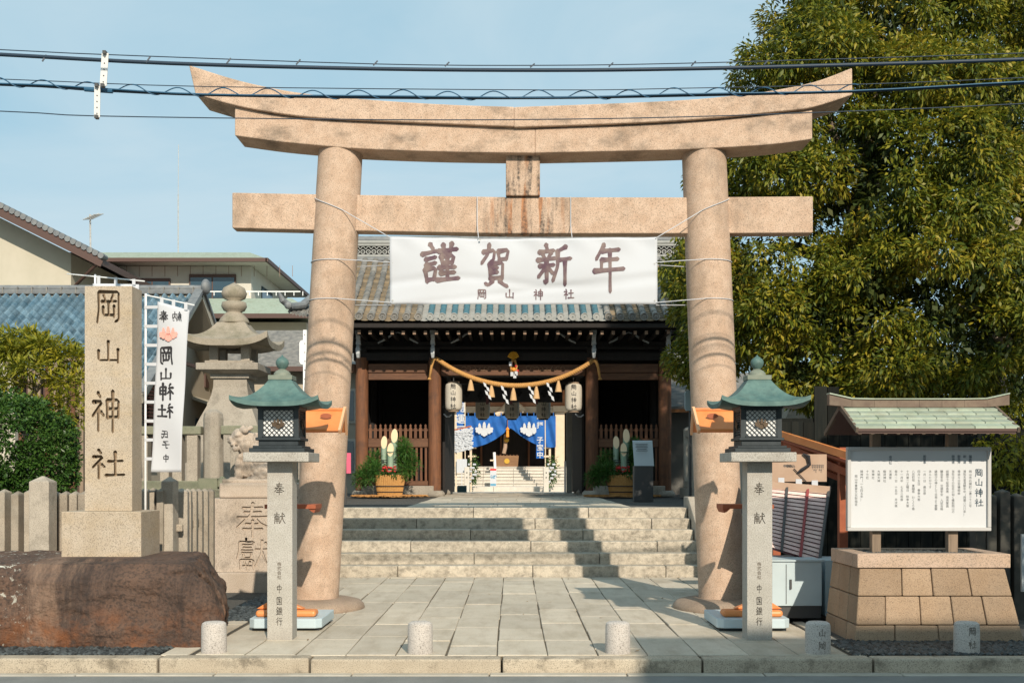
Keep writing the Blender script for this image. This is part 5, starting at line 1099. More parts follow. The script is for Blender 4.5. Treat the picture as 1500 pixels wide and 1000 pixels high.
for i in range(n_rows + 1):
    x = -HW + .03 + (2 * HW - .06) * i / n_rows; mid = -2.20 < x < 2.2; lx = liftx(x); mtl = tilet if mid else tile
    r = .078
    for s in (1, -1):
        mb = MB()
        for k in range(NS):
            ya = Ye + (Yr - Ye) * k / NS; yb = Ye + (Yr - Ye) * (k + 1) / NS + .02; za, zb_ = rz(ya) + .045 + lx, rz(yb) + .038 + lx
            if s < 0: ya, yb = 2 * Yr - ya, 2 * Yr - yb
            if s < 0 and k > 8: continue
            ra, rb = r * (1.06 if not mid else 1.0), r * .93; jx_ = rnd.uniform(-.006, .006) * (not mid); vs = []
            for (yy, zz_, rr) in ((ya, za, ra), (yb, zb_, rb)):
                vs += [(x + jx_ + rr * math.cos(a), yy, zz_ + rr * math.sin(a)) for a in [math.pi * q / 7 for q in range(8)]]
            mb.add(vs, [(q, q + 1, q + 9, q + 8) for q in range(7)] + [tuple(range(7, -1, -1))])
        mb.build('round_tile_row', mtl, gt)
    m2 = MB(); z = ZE + .045 + lx; m2.lathe(0, 0, [(.001, 0), (.05, 0), (.056, -.012), (.066, -.012), (.072, .012), (.094, .012), (.094, -.05)], 18, cap=False); m2.ball((0, 0, .005), .022, 8, 4)
    m2.v = [(x + a, Ye - .035 - c, z + .012 + b) for a, b, c in m2.v]; m2.build('eave_tile', tilec if mid else tile, gt)
    if mid:
        m3 = MB(); m3.lathe(x, 0, [(.088, 0), (.088, .2)], 12); m3.v = [(a, Ye - .03 + c, z + b) for a, b, c in m3.v]; m3.build('eave_tile', tilec, gt)
for i in range(n_rows):
    xa = -HW + .03 + (2 * HW - .06) * i / n_rows; xb_ = -HW + .03 + (2 * HW - .06) * (i + 1) / n_rows; xm = (xa + xb_) / 2; mid = abs(xm) < 2.3; nk = 24 if not mid else 34; lx = liftx(xm)
    for s in (1, -1):
        mb = MB()
        for k in range(nk if s > 0 else nk // 2):
            ya = Ye - .02 + (Yr - Ye) * k / nk; yb = Ye - .02 + (Yr - Ye) * (k + 1.15) / nk; za, zb_ = rz(ya) + .022 + lx, rz(yb) - .004 + lx
            if s < 0: ya, yb = 2 * Yr - ya, 2 * Yr - yb
            jz = rnd.uniform(-.006, .006) * (not mid); vs = []
            for yy, z_, t in ((ya, za, -.03), (ya, za, 0), (yb, zb_, 0)): vs += [(xa + (xb_ - xa) * q / 4, yy, z_ + t + jz - .032 * (1 - (q / 2 - 1) ** 2)) for q in range(5)]
            mb.add(vs, [(q, q + 1, q + 6, q + 5) for q in range(4)] + [(q + 5, q + 6, q + 11, q + 10) for q in range(4)])
        mb.build('pan_tile_row', tilec if mid else tilep, gt)
# ridge with pierced tile bands
for j, (h0, h1, w) in enumerate(((0, .10, .30), (.10, .17, .26), (.40, .47, .26), (.47, .55, .30))):
    m_ = MB(); m_.box(-HW - .05, HW + .05, Yr - w / 2, Yr + w / 2, ZR - .04 + h0, ZR - .04 + h1 - .003); m_.build('ridge_course', tiled if j == 0 else tilec, gt, bevel=.01, seg=1)
gb('ridge_core', -HW, HW, Yr - .06, Yr + .06, ZR + .05, ZR + .43, woodd)
for k in range(66):
    for r_ in range(2):
        x = -HW + .08 + k * .149; m_ = MB()
        if r_ == 0: m_.lathe(0, 0, [(.066, .03), (.066, -.03), (.040, -.03), (.040, .03)], 14, cap=False); m_.ball((0, 0, 0), .02, 6, 4); m_.v = [(x + a, Yr - .1 + c, ZR + .20 + b) for a, b, c in m_.v]
        else: m_.tube([(x - .07, Yr - .1, ZR + .275), (x - .035, Yr - .1, ZR + .33), (x, Yr - .1, ZR + .345), (x + .035, Yr - .1, ZR + .33), (x + .07, Yr - .1, ZR + .275)], .014, 5)
        m_.build('ridge_ring' if r_ == 0 else 'ridge_wave', tilec, gt)
mb = MB(); mb.lathe(0, 0, [(.10, -HW - .1), (.10, HW + .1)], 14); mb.v = [(c, Yr + a, ZR + .55 + b) for a, b, c in mb.v]; mb.build('ridge_cap', tiled, gt, smooth=False)
for s in (-1, 1):
    mb = MB(); mb.prism([(31.7 - .35, ZR - .1), (31.7 + .35, ZR - .1), (31.7 + .28, ZR + .45), (31.7 + .12, ZR + .85), (31.7 - .12, ZR + .85), (31.7 - .28, ZR + .45)], 'x', s * (HW + .06), s * (HW + .18)); mb.build('ridge_end_tile', tiled, gt, bevel=.03)
    # hipped skirt at the gable ends with upturned corner
    mb = MB()
    for k in range(7):
        mb.grid(lambda u, v: (s * (HW - .02 + .58 * (k + u) / 7 * 1.0), Ye - .02 + (1.15 - .0) * v + .1, rz(Ye) + .0 + .12 * ((k + u) / 7) ** 2 + liftx(HW) * .9 + .42 * v * .9 - .02 + .03 * math.sin(u * math.pi)), 3, 4)
    o = mb.build('skirt_tiles', tile, gt); o.modifiers.new('s', 'SOLIDIFY').thickness = .06
    mb = MB(); mb.tube([(s * (HW + .0), Ye + 1.3, rz(Ye + 1.25) + .25), (s * (HW + .3), Ye + .6, ZE + .42), (s * (HW + .5), Ye + .1, ZE + .32), (s * (HW + .66), Ye - .1, ZE + .45), (s * (HW + .72), Ye - .16, ZE + .62)], [.09, .10, .09, .08, .03], 10); mb.build('corner_ridge', tiled, gt)
    mb = MB(); mb.ball((s * (HW + .52), Ye - .05, ZE + .33), .10, 10, 6); mb.build('corner_ridge_disc', tiled, gt)
for k in range(37):                       # rafter ends under the eave
    x = -4.85 + k * .27; gb('rafter', x - .036, x + .036, Ye + .28, Ye + 1.8, ZE - .34 + liftx(x), ZE - .25 + liftx(x), woodd, gt, .003); gb('rafter_lit_end', x - .038, x + .038, Ye + .24, Ye + .277, ZE - .342 + liftx(x), ZE - .248 + liftx(x), mat('rafter_wood', (.20, .13, .085), (.28, .18, .12), rough=.8, scale=5), gt, .003)  # dark body paints the eave shade, paler end piece paints the lit tip
mb = MB(); mb.hexa([(-4.7, Ye + .5, ZE - .20), (4.7, Ye + .5, ZE - .20), (4.7, Yc + .1, ZE + .55), (-4.7, Yc + .1, ZE + .55), (-4.7, Ye + .5, ZE - .17), (4.7, Ye + .5, ZE - .17), (4.7, Yc + .1, ZE + .6), (-4.7, Yc + .1, ZE + .6)]); mb.build('eave_soffit', woodd, gt)

# rope with tassels and paper streamers
Yp = 29.35
rp = thing('straw_rope', (0, Yp, 4.2), 'thick twisted straw rope strung across the gate with tassels', 'rope')
def rope_at(t):      # t 0..1
    x = 640 + (868 - 640) * t; y = 525 + 3 * t + 38 * (1 - (2 * t - 1) ** 2) ** .93 if 0 <= t <= 1 else 525; return P(x, y, Yp)
for ph in range(3):
    pts = []
    for i in range(221):
        t = i / 220; c = rope_at(t); a = t * 2 * math.pi * 26 + ph * 2 * math.pi / 3; rr = .028; pts.append(c + Vector((0, math.cos(a) * rr, math.sin(a) * rr)))
    mb = MB(); mb.tube(pts, .039, 7); mb.build('strand', rope, rp, smooth=True)
for e, xs in ((0, (640, 635, 632, 629)), (1, (868, 873, 876, 879))):
    mb = MB(); mb.tube([P(xs[0], 525 + 3 * e, Yp), P(xs[1], 526 + 3 * e, Yp - .02), P(xs[2], 537, Yp), P(xs[3], 555, Yp)], [.05, .045, .035, .03], 8); mb.lathe(PX(xs[3], Yp), Yp, [(.06, PZ(556, Yp)), (.035, PZ(553, Yp))], 8); mb.build('rope_end', rope, rp, smooth=True)
def rope_z(x): return rope_at((x - 640) / 228).z
for x, l in ((689.6, 18), (720, 19), (752, 20), (785.6, 20), (818, 18)):
    z = rope_z(x) - .03; X_ = PX(x, Yp); mb = MB(); mb.lathe(X_, Yp, [(.088, z - l / F * Yp), (.06, z - .16), (.03, z - .05), (.022, z)], 12); mb.build('tassel', strawm, rp)
for x, l in ((711, 24), (736.6, 26), (776, 25), (803, 26)):
    z = rope_z(x) - .02; X_ = PX(x, Yp); w = .075; h = l / F * Yp / 4; sg_ = 1 if x > 752 else 1
    for k in range(4):
        dx = (k % 2) * .05 - .02 + k * .022; mb = MB(); mb.add([(X_ + dx - w / 2, Yp - .05 - .012 * k, z - h * k + .01), (X_ + dx + w / 2, Yp - .05 - .012 * k, z - h * k - .035), (X_ + dx + w / 2 + .02, Yp - .062 - .012 * k, z - h * (k + 1) - .035), (X_ + dx - w / 2 + .03, Yp - .062 - .012 * k, z - h * (k + 1) + .01)], [(0, 1, 2, 3)]); mb.build('paper_streamer', cloth, rp)
# new year ornament
orn = thing('new_year_ornament', (0, 29.5, 4.3), 'small new year ornament with gold fan, orange and white paper above the rope', 'ornament')
Yo = 29.55; mb = MB()
for k in range(9): a = R(30 + k * 15); mb.add([P(752, 527, Yo), P(752 + 9 * math.cos(a - .13), 527 - 12 * math.sin(a - .13), Yo), P(752 + 9 * math.cos(a), 527 - 13 * math.sin(a), Yo - .03), P(752 + 9 * math.cos(a + .13), 527 - 12 * math.sin(a + .13), Yo)], [(0, 1, 2), (0, 2, 3)])
mb.build('fan', goldm, orn); mb = MB(); mb.ball(P(752.5, 541, Yo - .05), .055, 12, 8); mb.build('orange', orangem, orn, smooth=True)
mb = MB(); 
for (x, y) in ((749, 533), (756, 536), (758, 543)): mb.ball(P(x, y, Yo), .04, 6, 4)
mb.build('flower', redm, orn)
mb = MB(); mb.tube([P(751, 527, Yo), P(748, 535, Yo), P(750, 546, Yo)], .03, 6); mb.tube([P(754, 527, Yo), P(757, 536, Yo), P(755, 546, Yo)], .028, 6); mb.build('straw_plait', rope, orn)
mb = MB()
for (x, y) in ((750, 548), (754, 551), (756, 547), (748, 533)): mb.box(PX(x - 2.2, Yo), PX(x + 2.2, Yo), Yo - .07, Yo - .06, PZ(y + 3, Yo), PZ(y - 3, Yo))
mb.build('white_paper', cloth, orn)
# hanging paper lanterns
def plantern(px, y0, y1, w, Yq, label, grp, chars='岡山神社', dark=False):
    x = PX(px, Yq); z1, z0 = PZ(y0, Yq), PZ(y1, Yq); r = w / F * Yq / 2; t = thing('paper_lantern', (x, Yq, z1), label, 'lantern', grp); pr = []; n = 26
    for k in range(n + 1):
        q = k / n; rr = r * min(1, (max(0, 1 - abs(2 * q - 1) ** 5)) ** .4 * .32 + .68) * (1 + (.012 if k % 2 else -.012)); pr.append((rr, z0 + .02 + (z1 - z0 - .04) * q))
    mb = MB(); mb.lathe(x, Yq, pr, 28); mb.build('shade', lanp, t, smooth=True)
    for a, b in ((z0 - .015, z0 + .022), (z1 - .022, z1 + .02)): mb = MB(); mb.lathe(x, Yq, [(r * .66, a), (r * .66, b)], 20); mb.build('rim', ink if dark else woodg, t)
    h = (z1 - z0) / 4.4; mb = MB()
    for i, ch in enumerate(chars):
        zc = z1 - h * (.72 + i * .99); brush(mb, ch, x, zc, h * .92, h * .84, Yq, .004, sw=9.5, fn=lambda a, b: Yq - math.sqrt(max(.0001, (r * 1.01) ** 2 - (a - x) ** 2)) - .002)
    mb.build('lettering', ink, t)
    mb = MB(); mb.tube([(x, Yq, z1), (x, Yq, z1 + .25)], .012, 6); mb.build('hook', steel, t)
    return t
plantern(664.5, 560, 602, 25, 29.85, 'cream paper lantern with black characters hanging by the left door of the gate', 'pair of cream lanterns in the gateway')
plantern(840, 561, 603, 25, 29.85, 'cream paper lantern with black characters hanging by the right door of the gate', 'pair of cream lanterns in the gateway')
for px, w_ in ((707, 'first from the left'), (750, 'in the middle'), (796, 'third from the left')): plantern(px, 578, 614, 21, 33.9, f'shaded paper lantern behind the dark curtain, {w_}', 'three shaded lanterns behind the dark curtain', dark=True)
for x in (656, 849):
    mb = MB(); mb.tube([P(x - 6, 606, 30.6), P(x - 2, 610, 30.6), P(x + 2, 610, 30.6), P(x + 6, 607, 30.6)], .02, 6); o = mb.build('white_cord_loop', cloth); tag(o, f'loop of white cord under the {"left" if x < 752 else "right"} cream lantern', 'cord', 'white cord loops in the gateway')
cu = thing('dark_curtain', (0, 33.2, 4), 'charcoal curtain with diamond crests hung across the gateway', 'curtain'); Yq = 33.2
mb = MB(); mb.grid(lambda u, v: (PX(676 + 148 * u, Yq), Yq + .02 * math.sin(u * 40), PZ(589 - 29 * v, Yq)), 80, 4); mb.build('cloth', curtg, cu, smooth=True)
for x, y in ((684, 576), (704, 580), (760, 575), (797, 576), (816, 582)):
    mb = MB()
    for dx, dz in ((0, .075), (0, -.075), (.05, 0), (-.05, 0)): mb.disc((PX(x, Yq) + dx, Yq - .04, PZ(y, Yq) + dz), .05, 4, .004)
    mb.build('crest', ink, cu)
for x in (714, 749, 786): mb = MB(); mb.box(PX(x - 2, Yq), PX(x + 2, Yq), Yq - .045, Yq - .035, PZ(592, Yq), PZ(567, Yq)); mb.build('red_ribbon', rackd, cu)
# new year pine decorations
def kadomatsu(px, Yq, label):
    x = PX(px, Yq); z = FL; t = thing('pine_decoration', (x, Yq, z), label, 'new year decoration', 'pine and bamboo decorations flanking the gateway')
    m_ = MB(); g2 = random.Random(5)
    for _ in range(900):
        a = g2.uniform(0, 6.28); r = g2.uniform(.1, 1) ** .5; p = Vector((x + .85 * r * math.cos(a) * 1.05, Yq + .45 * r * math.sin(a), z + .012 + g2.random() * .04)); d = Vector((g2.uniform(-1, 1), g2.uniform(-.5, .5), 0)).normalized() * .1; m_.bar(p - d, p + d, .012, .012)
    m_.build('straw_mat', matm, t, kind='stuff')
    mb = MB(); mb.lathe(x, Yq, [(.27, z + .03), (.29, z + .1), (.30, z + .2), (.315, z + .24), (.36, z + .5), (.33, z + .5)], 40); o = mb.build('straw_tub', rope, t)
    for k in range(44):
        a = k * 2 * math.pi / 44; mb = MB(); mb.bar((x + .285 * math.cos(a), Yq + .285 * math.sin(a), z + .04), (x + .375 * math.cos(a), Yq + .375 * math.sin(a), z + .53 + .01 * (k % 3)), .034, .02); mb.build('straw_bundle', rope, t)
    for zz_, r in ((z + .13, .315), (z + .27, .345)): mb = MB(); mb.tube([(x + r * math.cos(a), Yq + r * math.sin(a), zz_) for a in [2 * math.pi * q / 28 for q in range(29)]], .012, 5, False); mb.build('binding_cord', ink, t)
    for dx, top_, r, dy in ((-.14, 1.34, .075, 0), (.11, 1.50, .082, .02), (.03, 1.16, .078, -.14)):
        mb = MB(); n = 18; zt = z + top_; vs = []; zl = [z + .4]
        for q in range(n): a = 2 * math.pi * q / n; vs.append((x + dx + r * math.cos(a), Yq + dy + r * math.sin(a), z + .4))
        for q in range(n): a = 2 * math.pi * q / n; vs.append((x + dx + r * math.cos(a), Yq + dy + r * math.sin(a), zt + 2.1 * r * math.sin(a)))
        mb.add(vs, [(q, (q + 1) % n, n + (q + 1) % n, n + q) for q in range(n)]); mb.build('bamboo_stem', bamboo, t, smooth=True)
        mb = MB(); mb.add([vs[n + q] for q in range(n)] + [(x + dx + r * .7 * math.cos(2 * math.pi * q / n), Yq + dy + r * .7 * math.sin(2 * math.pi * q / n) - .002, zt + 1.47 * r * math.sin(2 * math.pi * q / n)) for q in range(n)], [(q, (q + 1) % n, n + (q + 1) % n, n + q) for q in range(n)] + [tuple(range(n, 2 * n))]); mb.build('cut_face', bamcut, t)
        for hh in (.75, 1.1): mb = MB(); mb.lathe(x + dx, Yq + dy, [(r * 1.0, z + hh - .012), (r * 1.08, z + hh), (r * 1.0, z + hh + .012)], 16); mb.build('bamboo_node', bamboo, t, smooth=True)
    for zz_ in (.85, .9): mb = MB(); mb.tube([(x + .2 * math.cos(a), Yq + .17 * math.sin(a), z + zz_) for a in [2 * math.pi * q / 20 for q in range(21)]], .01, 5, False); mb.build('tie', ink, t)
    cs = [(x + a, Yq + b, z + c) for a, b, c in ((-.45, 0, .75), (-.62, -.05, .6), (-.35, .1, .95), (-.3, -.2, .65), (.33, 0, .8), (.45, .05, .98), (.38, -.1, 1.15), (.3, .1, 1.25), (.55, .0, .8), (-.5, -.15, .5), (.42, -.15, .65), (-.72, .0, .45), (0, .15, .9), (.2, .12, 1.0))]
    leafmesh('pine_sprigs', lf_pine, cs, 480, .19, .12, .014, -.2, 3, t)
    leafmesh('cabbage_leaves', lf_hedge, [(x - .08, Yq - .25, z + .56), (x + .12, Yq - .27, z + .56)], 60, .08, .09, .05, .1, 5, t)
    mb = MB()
    for k in range(70): a = k * 2.4; mb.ball((x + .2 * math.cos(a) * (.4 + .6 * (k % 7) / 7) - .02, Yq - .2 + .08 * math.sin(k * 1.7), z + .62 + .16 * ((k * 37) % 11) / 11), .02, 6, 4)
    mb.build('red_berries', redm, t)
    return t
kd = kadomatsu(571, 28.4, 'new year pine and bamboo decoration in a straw tub, sunlit at the left bay')
copy_tree(kd, loc=(PX(911, 28.4), 28.4, FL), label='new year pine and bamboo decoration in a straw tub, shaded at the right bay')
inf = thing('information_stand', (PX(943, 24.6), 24.6, FL), 'grey information stand with sloping text panel beside the shaded pine decoration', 'stand')
Yq = 24.6; mb = MB(); mb.box(PX(929, Yq), PX(957, Yq), Yq, Yq + .3, FL - .02, PZ(682, Yq)); mb.build('pedestal', steel, inf, bevel=.01)
mb = MB(); mb.hexa([P(929, 682, Yq), P(958, 682, Yq), P(958, 682, Yq + .03), P(929, 682, Yq + .03), P(926.5, 646, Yq + .26), P(955.5, 646, Yq + .26), P(955.5, 645, Yq + .3), P(926.5, 645, Yq + .3)]); mb.build('panel', signp, inf)
mb = MB()
for k, w in enumerate((18, 17, 18, 14, 17)): mb.box(PX(941 - w / 2, Yq), PX(941 + w / 2, Yq), Yq + .2 - k * .03, Yq + .21 - k * .03, PZ(650.3 + k * 2.5, Yq + .2), PZ(649.6 + k * 2.5, Yq + .2))
mb.build('text_lines', steel, inf)

# ================================================================== BEHIND THE GATE: WORSHIP HALL
hs = struct('hall_steps', (0, 50, 1.0))
for (x0, x1, y0, y1, z0, z1) in ((-4, 4, 46.8, 62, .86, 1.06),):
    x = x0
    while x < x1: mb = MB(); mb.box(x + .005, x + 1.6 - .005, y0, y0 + 8.0, z0, z1); mb.build('step_stone', g_pale, hs, bevel=.01); x += 1.6
for k in range(6):
    x = -2.6
    while x < 2.6: mb = MB(); mb.box(x + .006, x + 1.3 - .006, 49.3 + k * .36, 49.3 + (k + 1) * .36 + .03, 1.04 + k * .14, 1.165 + k * .14); mb.box(x + .006, x + 1.3 - .006, 49.3 + k * .36 - .045, 49.3 + (k + 1) * .36, 1.166 + k * .14, 1.20 + k * .14); mb.build('step_stone', g_pale, hs); x += 1.3
hl = thing('worship_hall', (0, 55, 1.2), 'worship hall with pale columns seen through the gateway', 'hall')
def hb(name, x0, x1, y0, y1, z0, z1, m): mb = MB(); mb.box(x0, x1, y0, y1, z0, z1); return mb.build(name, m, hl, bevel=.015, seg=1)
hb('floor', -7, 7, 51.6, 62, 1.2, 1.90, g_pale); hb('front_wall', -7, 7, 56.2, 56.4, 1.9, 6.0, woodd)
for x in (-1.55, -.6, .75, 1.6): hb('door_stile', x - .05, x + .05, 56.08, 56.18, 1.9, 4.2, wood)
for px_, w in ((820, 14), (671, 12)): hb('column', PX(px_ - w / 2, 52), PX(px_ + w / 2, 52), 52, 52.4, 1.9, 4.6, palew); hb('capital', PX(px_ - w / 2 - 3, 52), PX(px_ + w / 2 + 3, 52), 51.9, 52.5, 4.35, 4.62, palew)
for px_ in (636, 868): hb('column', PX(px_ - 6, 52), PX(px_ + 6, 52), 52, 52.4, 1.9, 4.6, palew)
hb('lintel', -5, 5, 52, 52.3, 4.32, 4.60, palew); hb('upper_beam', -5, 5, 52.1, 52.4, 4.62, 5.4, mat('red_brown_beam', (.34, .15, .075), (.40, .19, .1), scale=3, rough=.7))
hb('eave', -8, 8, 49.8, 57, 5.5, 5.65, palew); mb = MB(); mb.prism([(49.6, 5.6), (62, 5.6), (56, 9.5)], 'x', -8.5, 8.5); mb.build('roof', tile, hl)
mb = MB(); mb.tube([P(727, 608, 51.9), P(735, 602, 51.9), P(742, 594, 51.9), P(752, 591, 51.9), P(760, 595, 51.9), P(768, 602, 51.9)], .14, 8); mb.build('carved_gable', palew, hl)
for side in (-1, 1):
    for z in (2.35, 2.75): mb = MB(); a, b = (PX(686, 52), PX(698, 52)) if side < 0 else (PX(787, 52), PX(806, 52)); mb.tube([(a, 51.7, z), (b, 51.7, z)], .05, 8); mb.build('rail', palew, hl)
    x = PX(690 if side < 0 else 805, 52); hb('rail_post', x - .05, x + .05, 51.65, 51.75, 1.9, 2.85, palew)
bc = thing('blue_curtain', (0, 51.6, 4.3), 'blue cotton curtain with white crests gathered in the middle', 'curtain'); Yq = 51.5
def blf(u, v):
    t = abs(u * 2 - 1); drop = 26 + 28 * (1 - (1 - min(1, t * 1.0)) ** 1.6) ** 1.0 + 4 * math.sin(t * 3); x = 682 + 132 * u; return (PX(x, Yq), Yq + .07 * math.sin(u * 60 + v * 5) * (.4 + .6 * (1 - v)) + .05 * math.sin(u * 23), PZ(609 + (1 - v) * (drop - 9 if t > .1 else 18 + t * 40), Yq))
mb = MB(); mb.grid(blf, 120, 16); o = mb.build('cloth', bluec, bc, smooth=True)
for cx_ in (709.5, 775): mb = MB(); crest(mb, PX(cx_, Yq), PZ(628, Yq), .80, Yq - .16, .01); mb.build('crest', cloth, bc)
for k in range(14): mb = MB(); x = PX(686 + k * 9.6, Yq); mb.box(x - .02, x + .02, Yq - .02, Yq, PZ(610, Yq), PZ(604, Yq)); mb.build('curtain_tie', bluec, bc)
mb = MB(); mb.tube([P(743.5, 612, Yq - .2), P(743.5, 628, Yq - .2)], .02, 6); mb.build('cord', rackd, bc)
mb = MB(); mb.lathe(PX(743.5, Yq), Yq - .2, [(.07, PZ(640, Yq)), (.06, PZ(630, Yq)), (.09, PZ(629, Yq)), (.01, PZ(625, Yq))], 8); mb.build('tassel', orangem, bc)
ob_ = thing('offering_box', (PX(742, 51.9), 51.9, 1.9), 'wooden offering box with gold crest at the top of the hall steps', 'box'); Yq = 51.8
mb = MB(); mb.frus(PX(742.5, Yq), Yq + .3, .49, .28, 1.89, .53, .32, PZ(667, Yq)); mb.build('body', mat('offering_box_wood', (.20, .10, .045), (.26, .14, .065), scale=6, rough=.7, stretch=(1, 1, 6)), ob_, bevel=.01)
mb = MB(); mb.disc((PX(742.5, Yq), Yq - .03, PZ(675, Yq)), .12, 12, .012); mb.build('crest', goldm, ob_)
for k in range(7): mb = MB(); x = PX(727, Yq) + .9 * k / 6; mb.box(x, x + .05, Yq + .01, Yq + .58, PZ(667, Yq) + .002, PZ(665.5, Yq)); mb.build('slat', wood, ob_)
bl = thing('bell_rope', (PX(741, 52.6), 52.6, 2), 'pale bell rope hanging above the offering box', 'rope'); mb = MB(); mb.tube([P(741, 636, 52.6), P(740, 655, 52.6), P(738, 664, 52.6)], .09, 8); mb.build('rope', plwood, bl); mb = MB(); mb.ball(P(742, 644, 52.5), .12, 10, 6); mb.build('bell', goldm, bl)
def bnob(px, y0, y1, w, Yq, label, chars):
    t = thing('blue_flag_banner', (PX(px, Yq), Yq, 1.0), label, 'flag'); mb = MB(); mb.grid(lambda u, v: (PX(px - w / 2 + w * u, Yq), Yq + .02 * math.sin(v * 8), PZ(y1 + (y0 - y1) * v, Yq)), 3, 12); mb.build('cloth', bluec, t)
    mb = MB(); mb.tube([P(px + w / 2 + 2, y0 - 2, Yq), P(px + w / 2 + 2.5, 712, Yq)], .022, 6); mb.build('pole', palew, t); mb = MB(); h = (y1 - y0) / len(chars)
    for i, c in enumerate(chars): write(mb, c, PX(px, Yq), PZ(y0 + (i + .85) * h, Yq), Yq - .03, h * .9 / F * Yq, .008)
    mb.build('lettering', cloth, t); return t
bnob(674, 588, 655, 10, 47.5, 'blue flag banner with white characters left of the blue curtain', '開運厄除'); bnob(791, 606, 671, 11, 48, 'blue flag banner with white characters in front of the pale hall column', '参拝　子宝中')
for px in (684, 800):
    t = thing('stone_marker_post', (PX(px, 45.5), 45.5, .87), f'slim pale stone marker post with carving on the {"left" if px < 752 else "right"} of the hall path', 'post', 'stone marker posts inside the court'); Yq = 45.5
    mb = MB(); mb.frus(PX(px, Yq), Yq, .10, .10, .86, .10, .10, PZ(684, Yq)); mb.build('shaft', g_pale, t, bevel=.02); mb = MB()
    for y in (692, 699): mb.disc((PX(px, Yq), Yq - .108, PZ(y, Yq)), .03, 6, .004)
    mb.build('carving', steel, t)
    cs = [(PX(px + 9 + k % 3 * 3 - 3, 46.2), 46.2, PZ(705 - k * 4.5, 46.2)) for k in range(8)]
    lm = leafmesh('flower_arrangement', lf_hedge, cs, 50, .2, .12, .05, .1, px); lm.location = (0, 0, 0); tag(lm, f'flowers and greenery beside the {"left" if px < 752 else "right"} stone marker post', 'flowers', 'flower arrangements inside the court')
    lm.data.transform(Matrix.Translation((-PX(px, 46.2), -46.2, -1))); lm.location = (PX(px, 46.2), 46.2, 1); ORG[lm.name] = Vector(lm.location)
    mb = MB()
    for k in range(16): mb.ball((PX(px + 8 + (k * 7 % 11) - 5, 45.9), 45.8, PZ(680 + (k * 5) % 30, 45.9)), .045, 6, 4)
    mb.build('blossoms', cloth, lm)
st_ = thing('white_signboard', (PX(722.5, 48), 48, 1.06), 'small white signboard with a red top at the foot of the hall steps', 'sign'); Yq = 48.3
mb = MB(); mb.box(PX(718, Yq), PX(727, Yq), Yq, Yq + .04, 1.06, PZ(689, Yq)); mb.build('board', cloth, st_); mb = MB(); mb.box(PX(718, Yq), PX(727, Yq), Yq, Yq + .04, PZ(689, Yq) + .002, PZ(686, Yq)); mb.build('red_band', redm, st_)
mb = MB(); write(mb, '参拝', PX(722.5, Yq), PZ(700, Yq), Yq - .004, .14, .01); mb.box(PX(718.5, Yq), PX(726.5, Yq), Yq - .006, Yq - .003, PZ(711, Yq), PZ(708, Yq)); mb.build('print', mat('blue_print', (.1, .3, .45)), st_)
wp = thing('white_pole', (PX(725, 50), 50, 1.3), 'slim white pole leaning beside the offering box', 'pole'); mb = MB(); mb.tube([P(725.5, 692, 49.9), P(724, 662, 49.9)], .06, 8); mb.build('pole', whitem, wp); mb = MB(); mb.tube([P(718, 674, 49.85), P(724, 674, 49.85)], .04, 6); mb.build('arm', palew, wp)
fk = thing('fortune_slip_rack', (PX(676, 46), 46, .87), 'rack covered in white paper fortune slips left of the hall path', 'rack'); Yq = 46
for a in (668, 690): mb = MB(); mb.box(PX(a, Yq) - .03, PX(a, Yq) + .03, Yq, Yq + .06, .87, PZ(624, Yq)); mb.build('post', palew, fk)
mb = MB(); mb.bar(P(664, 630, Yq), P(690, 624, Yq), .06, .06); mb.build('top_bar', vermd, fk)
mb = MB(); g3 = random.Random(4)
for _ in range(420):
    x = g3.uniform(666, 692); y = g3.uniform(628, 660) - (x - 680) * .2; a = g3.uniform(-.6, .6); c = P(x, y, Yq - .05 - g3.random() * .1); d = Vector((math.cos(a), 0, math.sin(a))) * .045; e_ = Vector((-math.sin(a), 0, math.cos(a))) * .022; mb.add([c - d - e_, c + d - e_, c + d + e_, c - d + e_], [(0, 1, 2, 3)])
mb.box(PX(667, Yq), PX(689, Yq), Yq - .03, Yq, PZ(655, Yq), PZ(630, Yq)); mb.build('paper_slips', cloth, fk, kind='stuff')
bx = MB(); bx.box(PX(670, 35.8), PX(683, 35.8), 35.8, 36.2, 1.01, PZ(711, 35.8)); o = bx.build('teal_crate', mat('teal_plastic', (.06, .16, .19), rough=.5), None, bevel=.01); o.data.transform(Matrix.Translation((-PX(676, 36), -36, -1.01))); o.location = (PX(676, 36), 36, 1.01); tag(o, 'small teal crate on the ground inside the gate on the left', 'crate')
bx = MB(); bx.box(PX(669, 45.8), PX(684, 45.8), 45.8, 45.83, PZ(692, 45.8), PZ(672, 45.8)); bx.box(PX(676, 45.8), PX(677, 45.8), 45.81, 45.83, 1.0, PZ(692, 45.8)); o = bx.build('white_notice', cloth); o.data.transform(Matrix.Translation((-PX(676, 45.8), -45.8, -1.0))); o.location = (PX(676, 45.8), 45.8, 1.0); tag(o, 'white notice panel below the paper slip rack', 'sign')
jb = thing('gate_side_post', (PX(833, 34.2), 34.2, FL), 'grey weathered timber jamb at the right side of the rear gateway', 'post')
mb = MB(); mb.box(PX(830, 34.2), PX(838, 34.2), 34.2, 34.4, FL, PZ(603, 34.2)); mb.build('timber', mat('grey_timber', (.28, .26, .23), (.34, .32, .29), rough=.8, scale=5), jb); mb = MB(); mb.box(PX(826.5, 34.1), PX(829.2, 34.1), 34.1, 34.15, FL, PZ(675, 34.1)); mb.build('white_strip', whitem, jb)

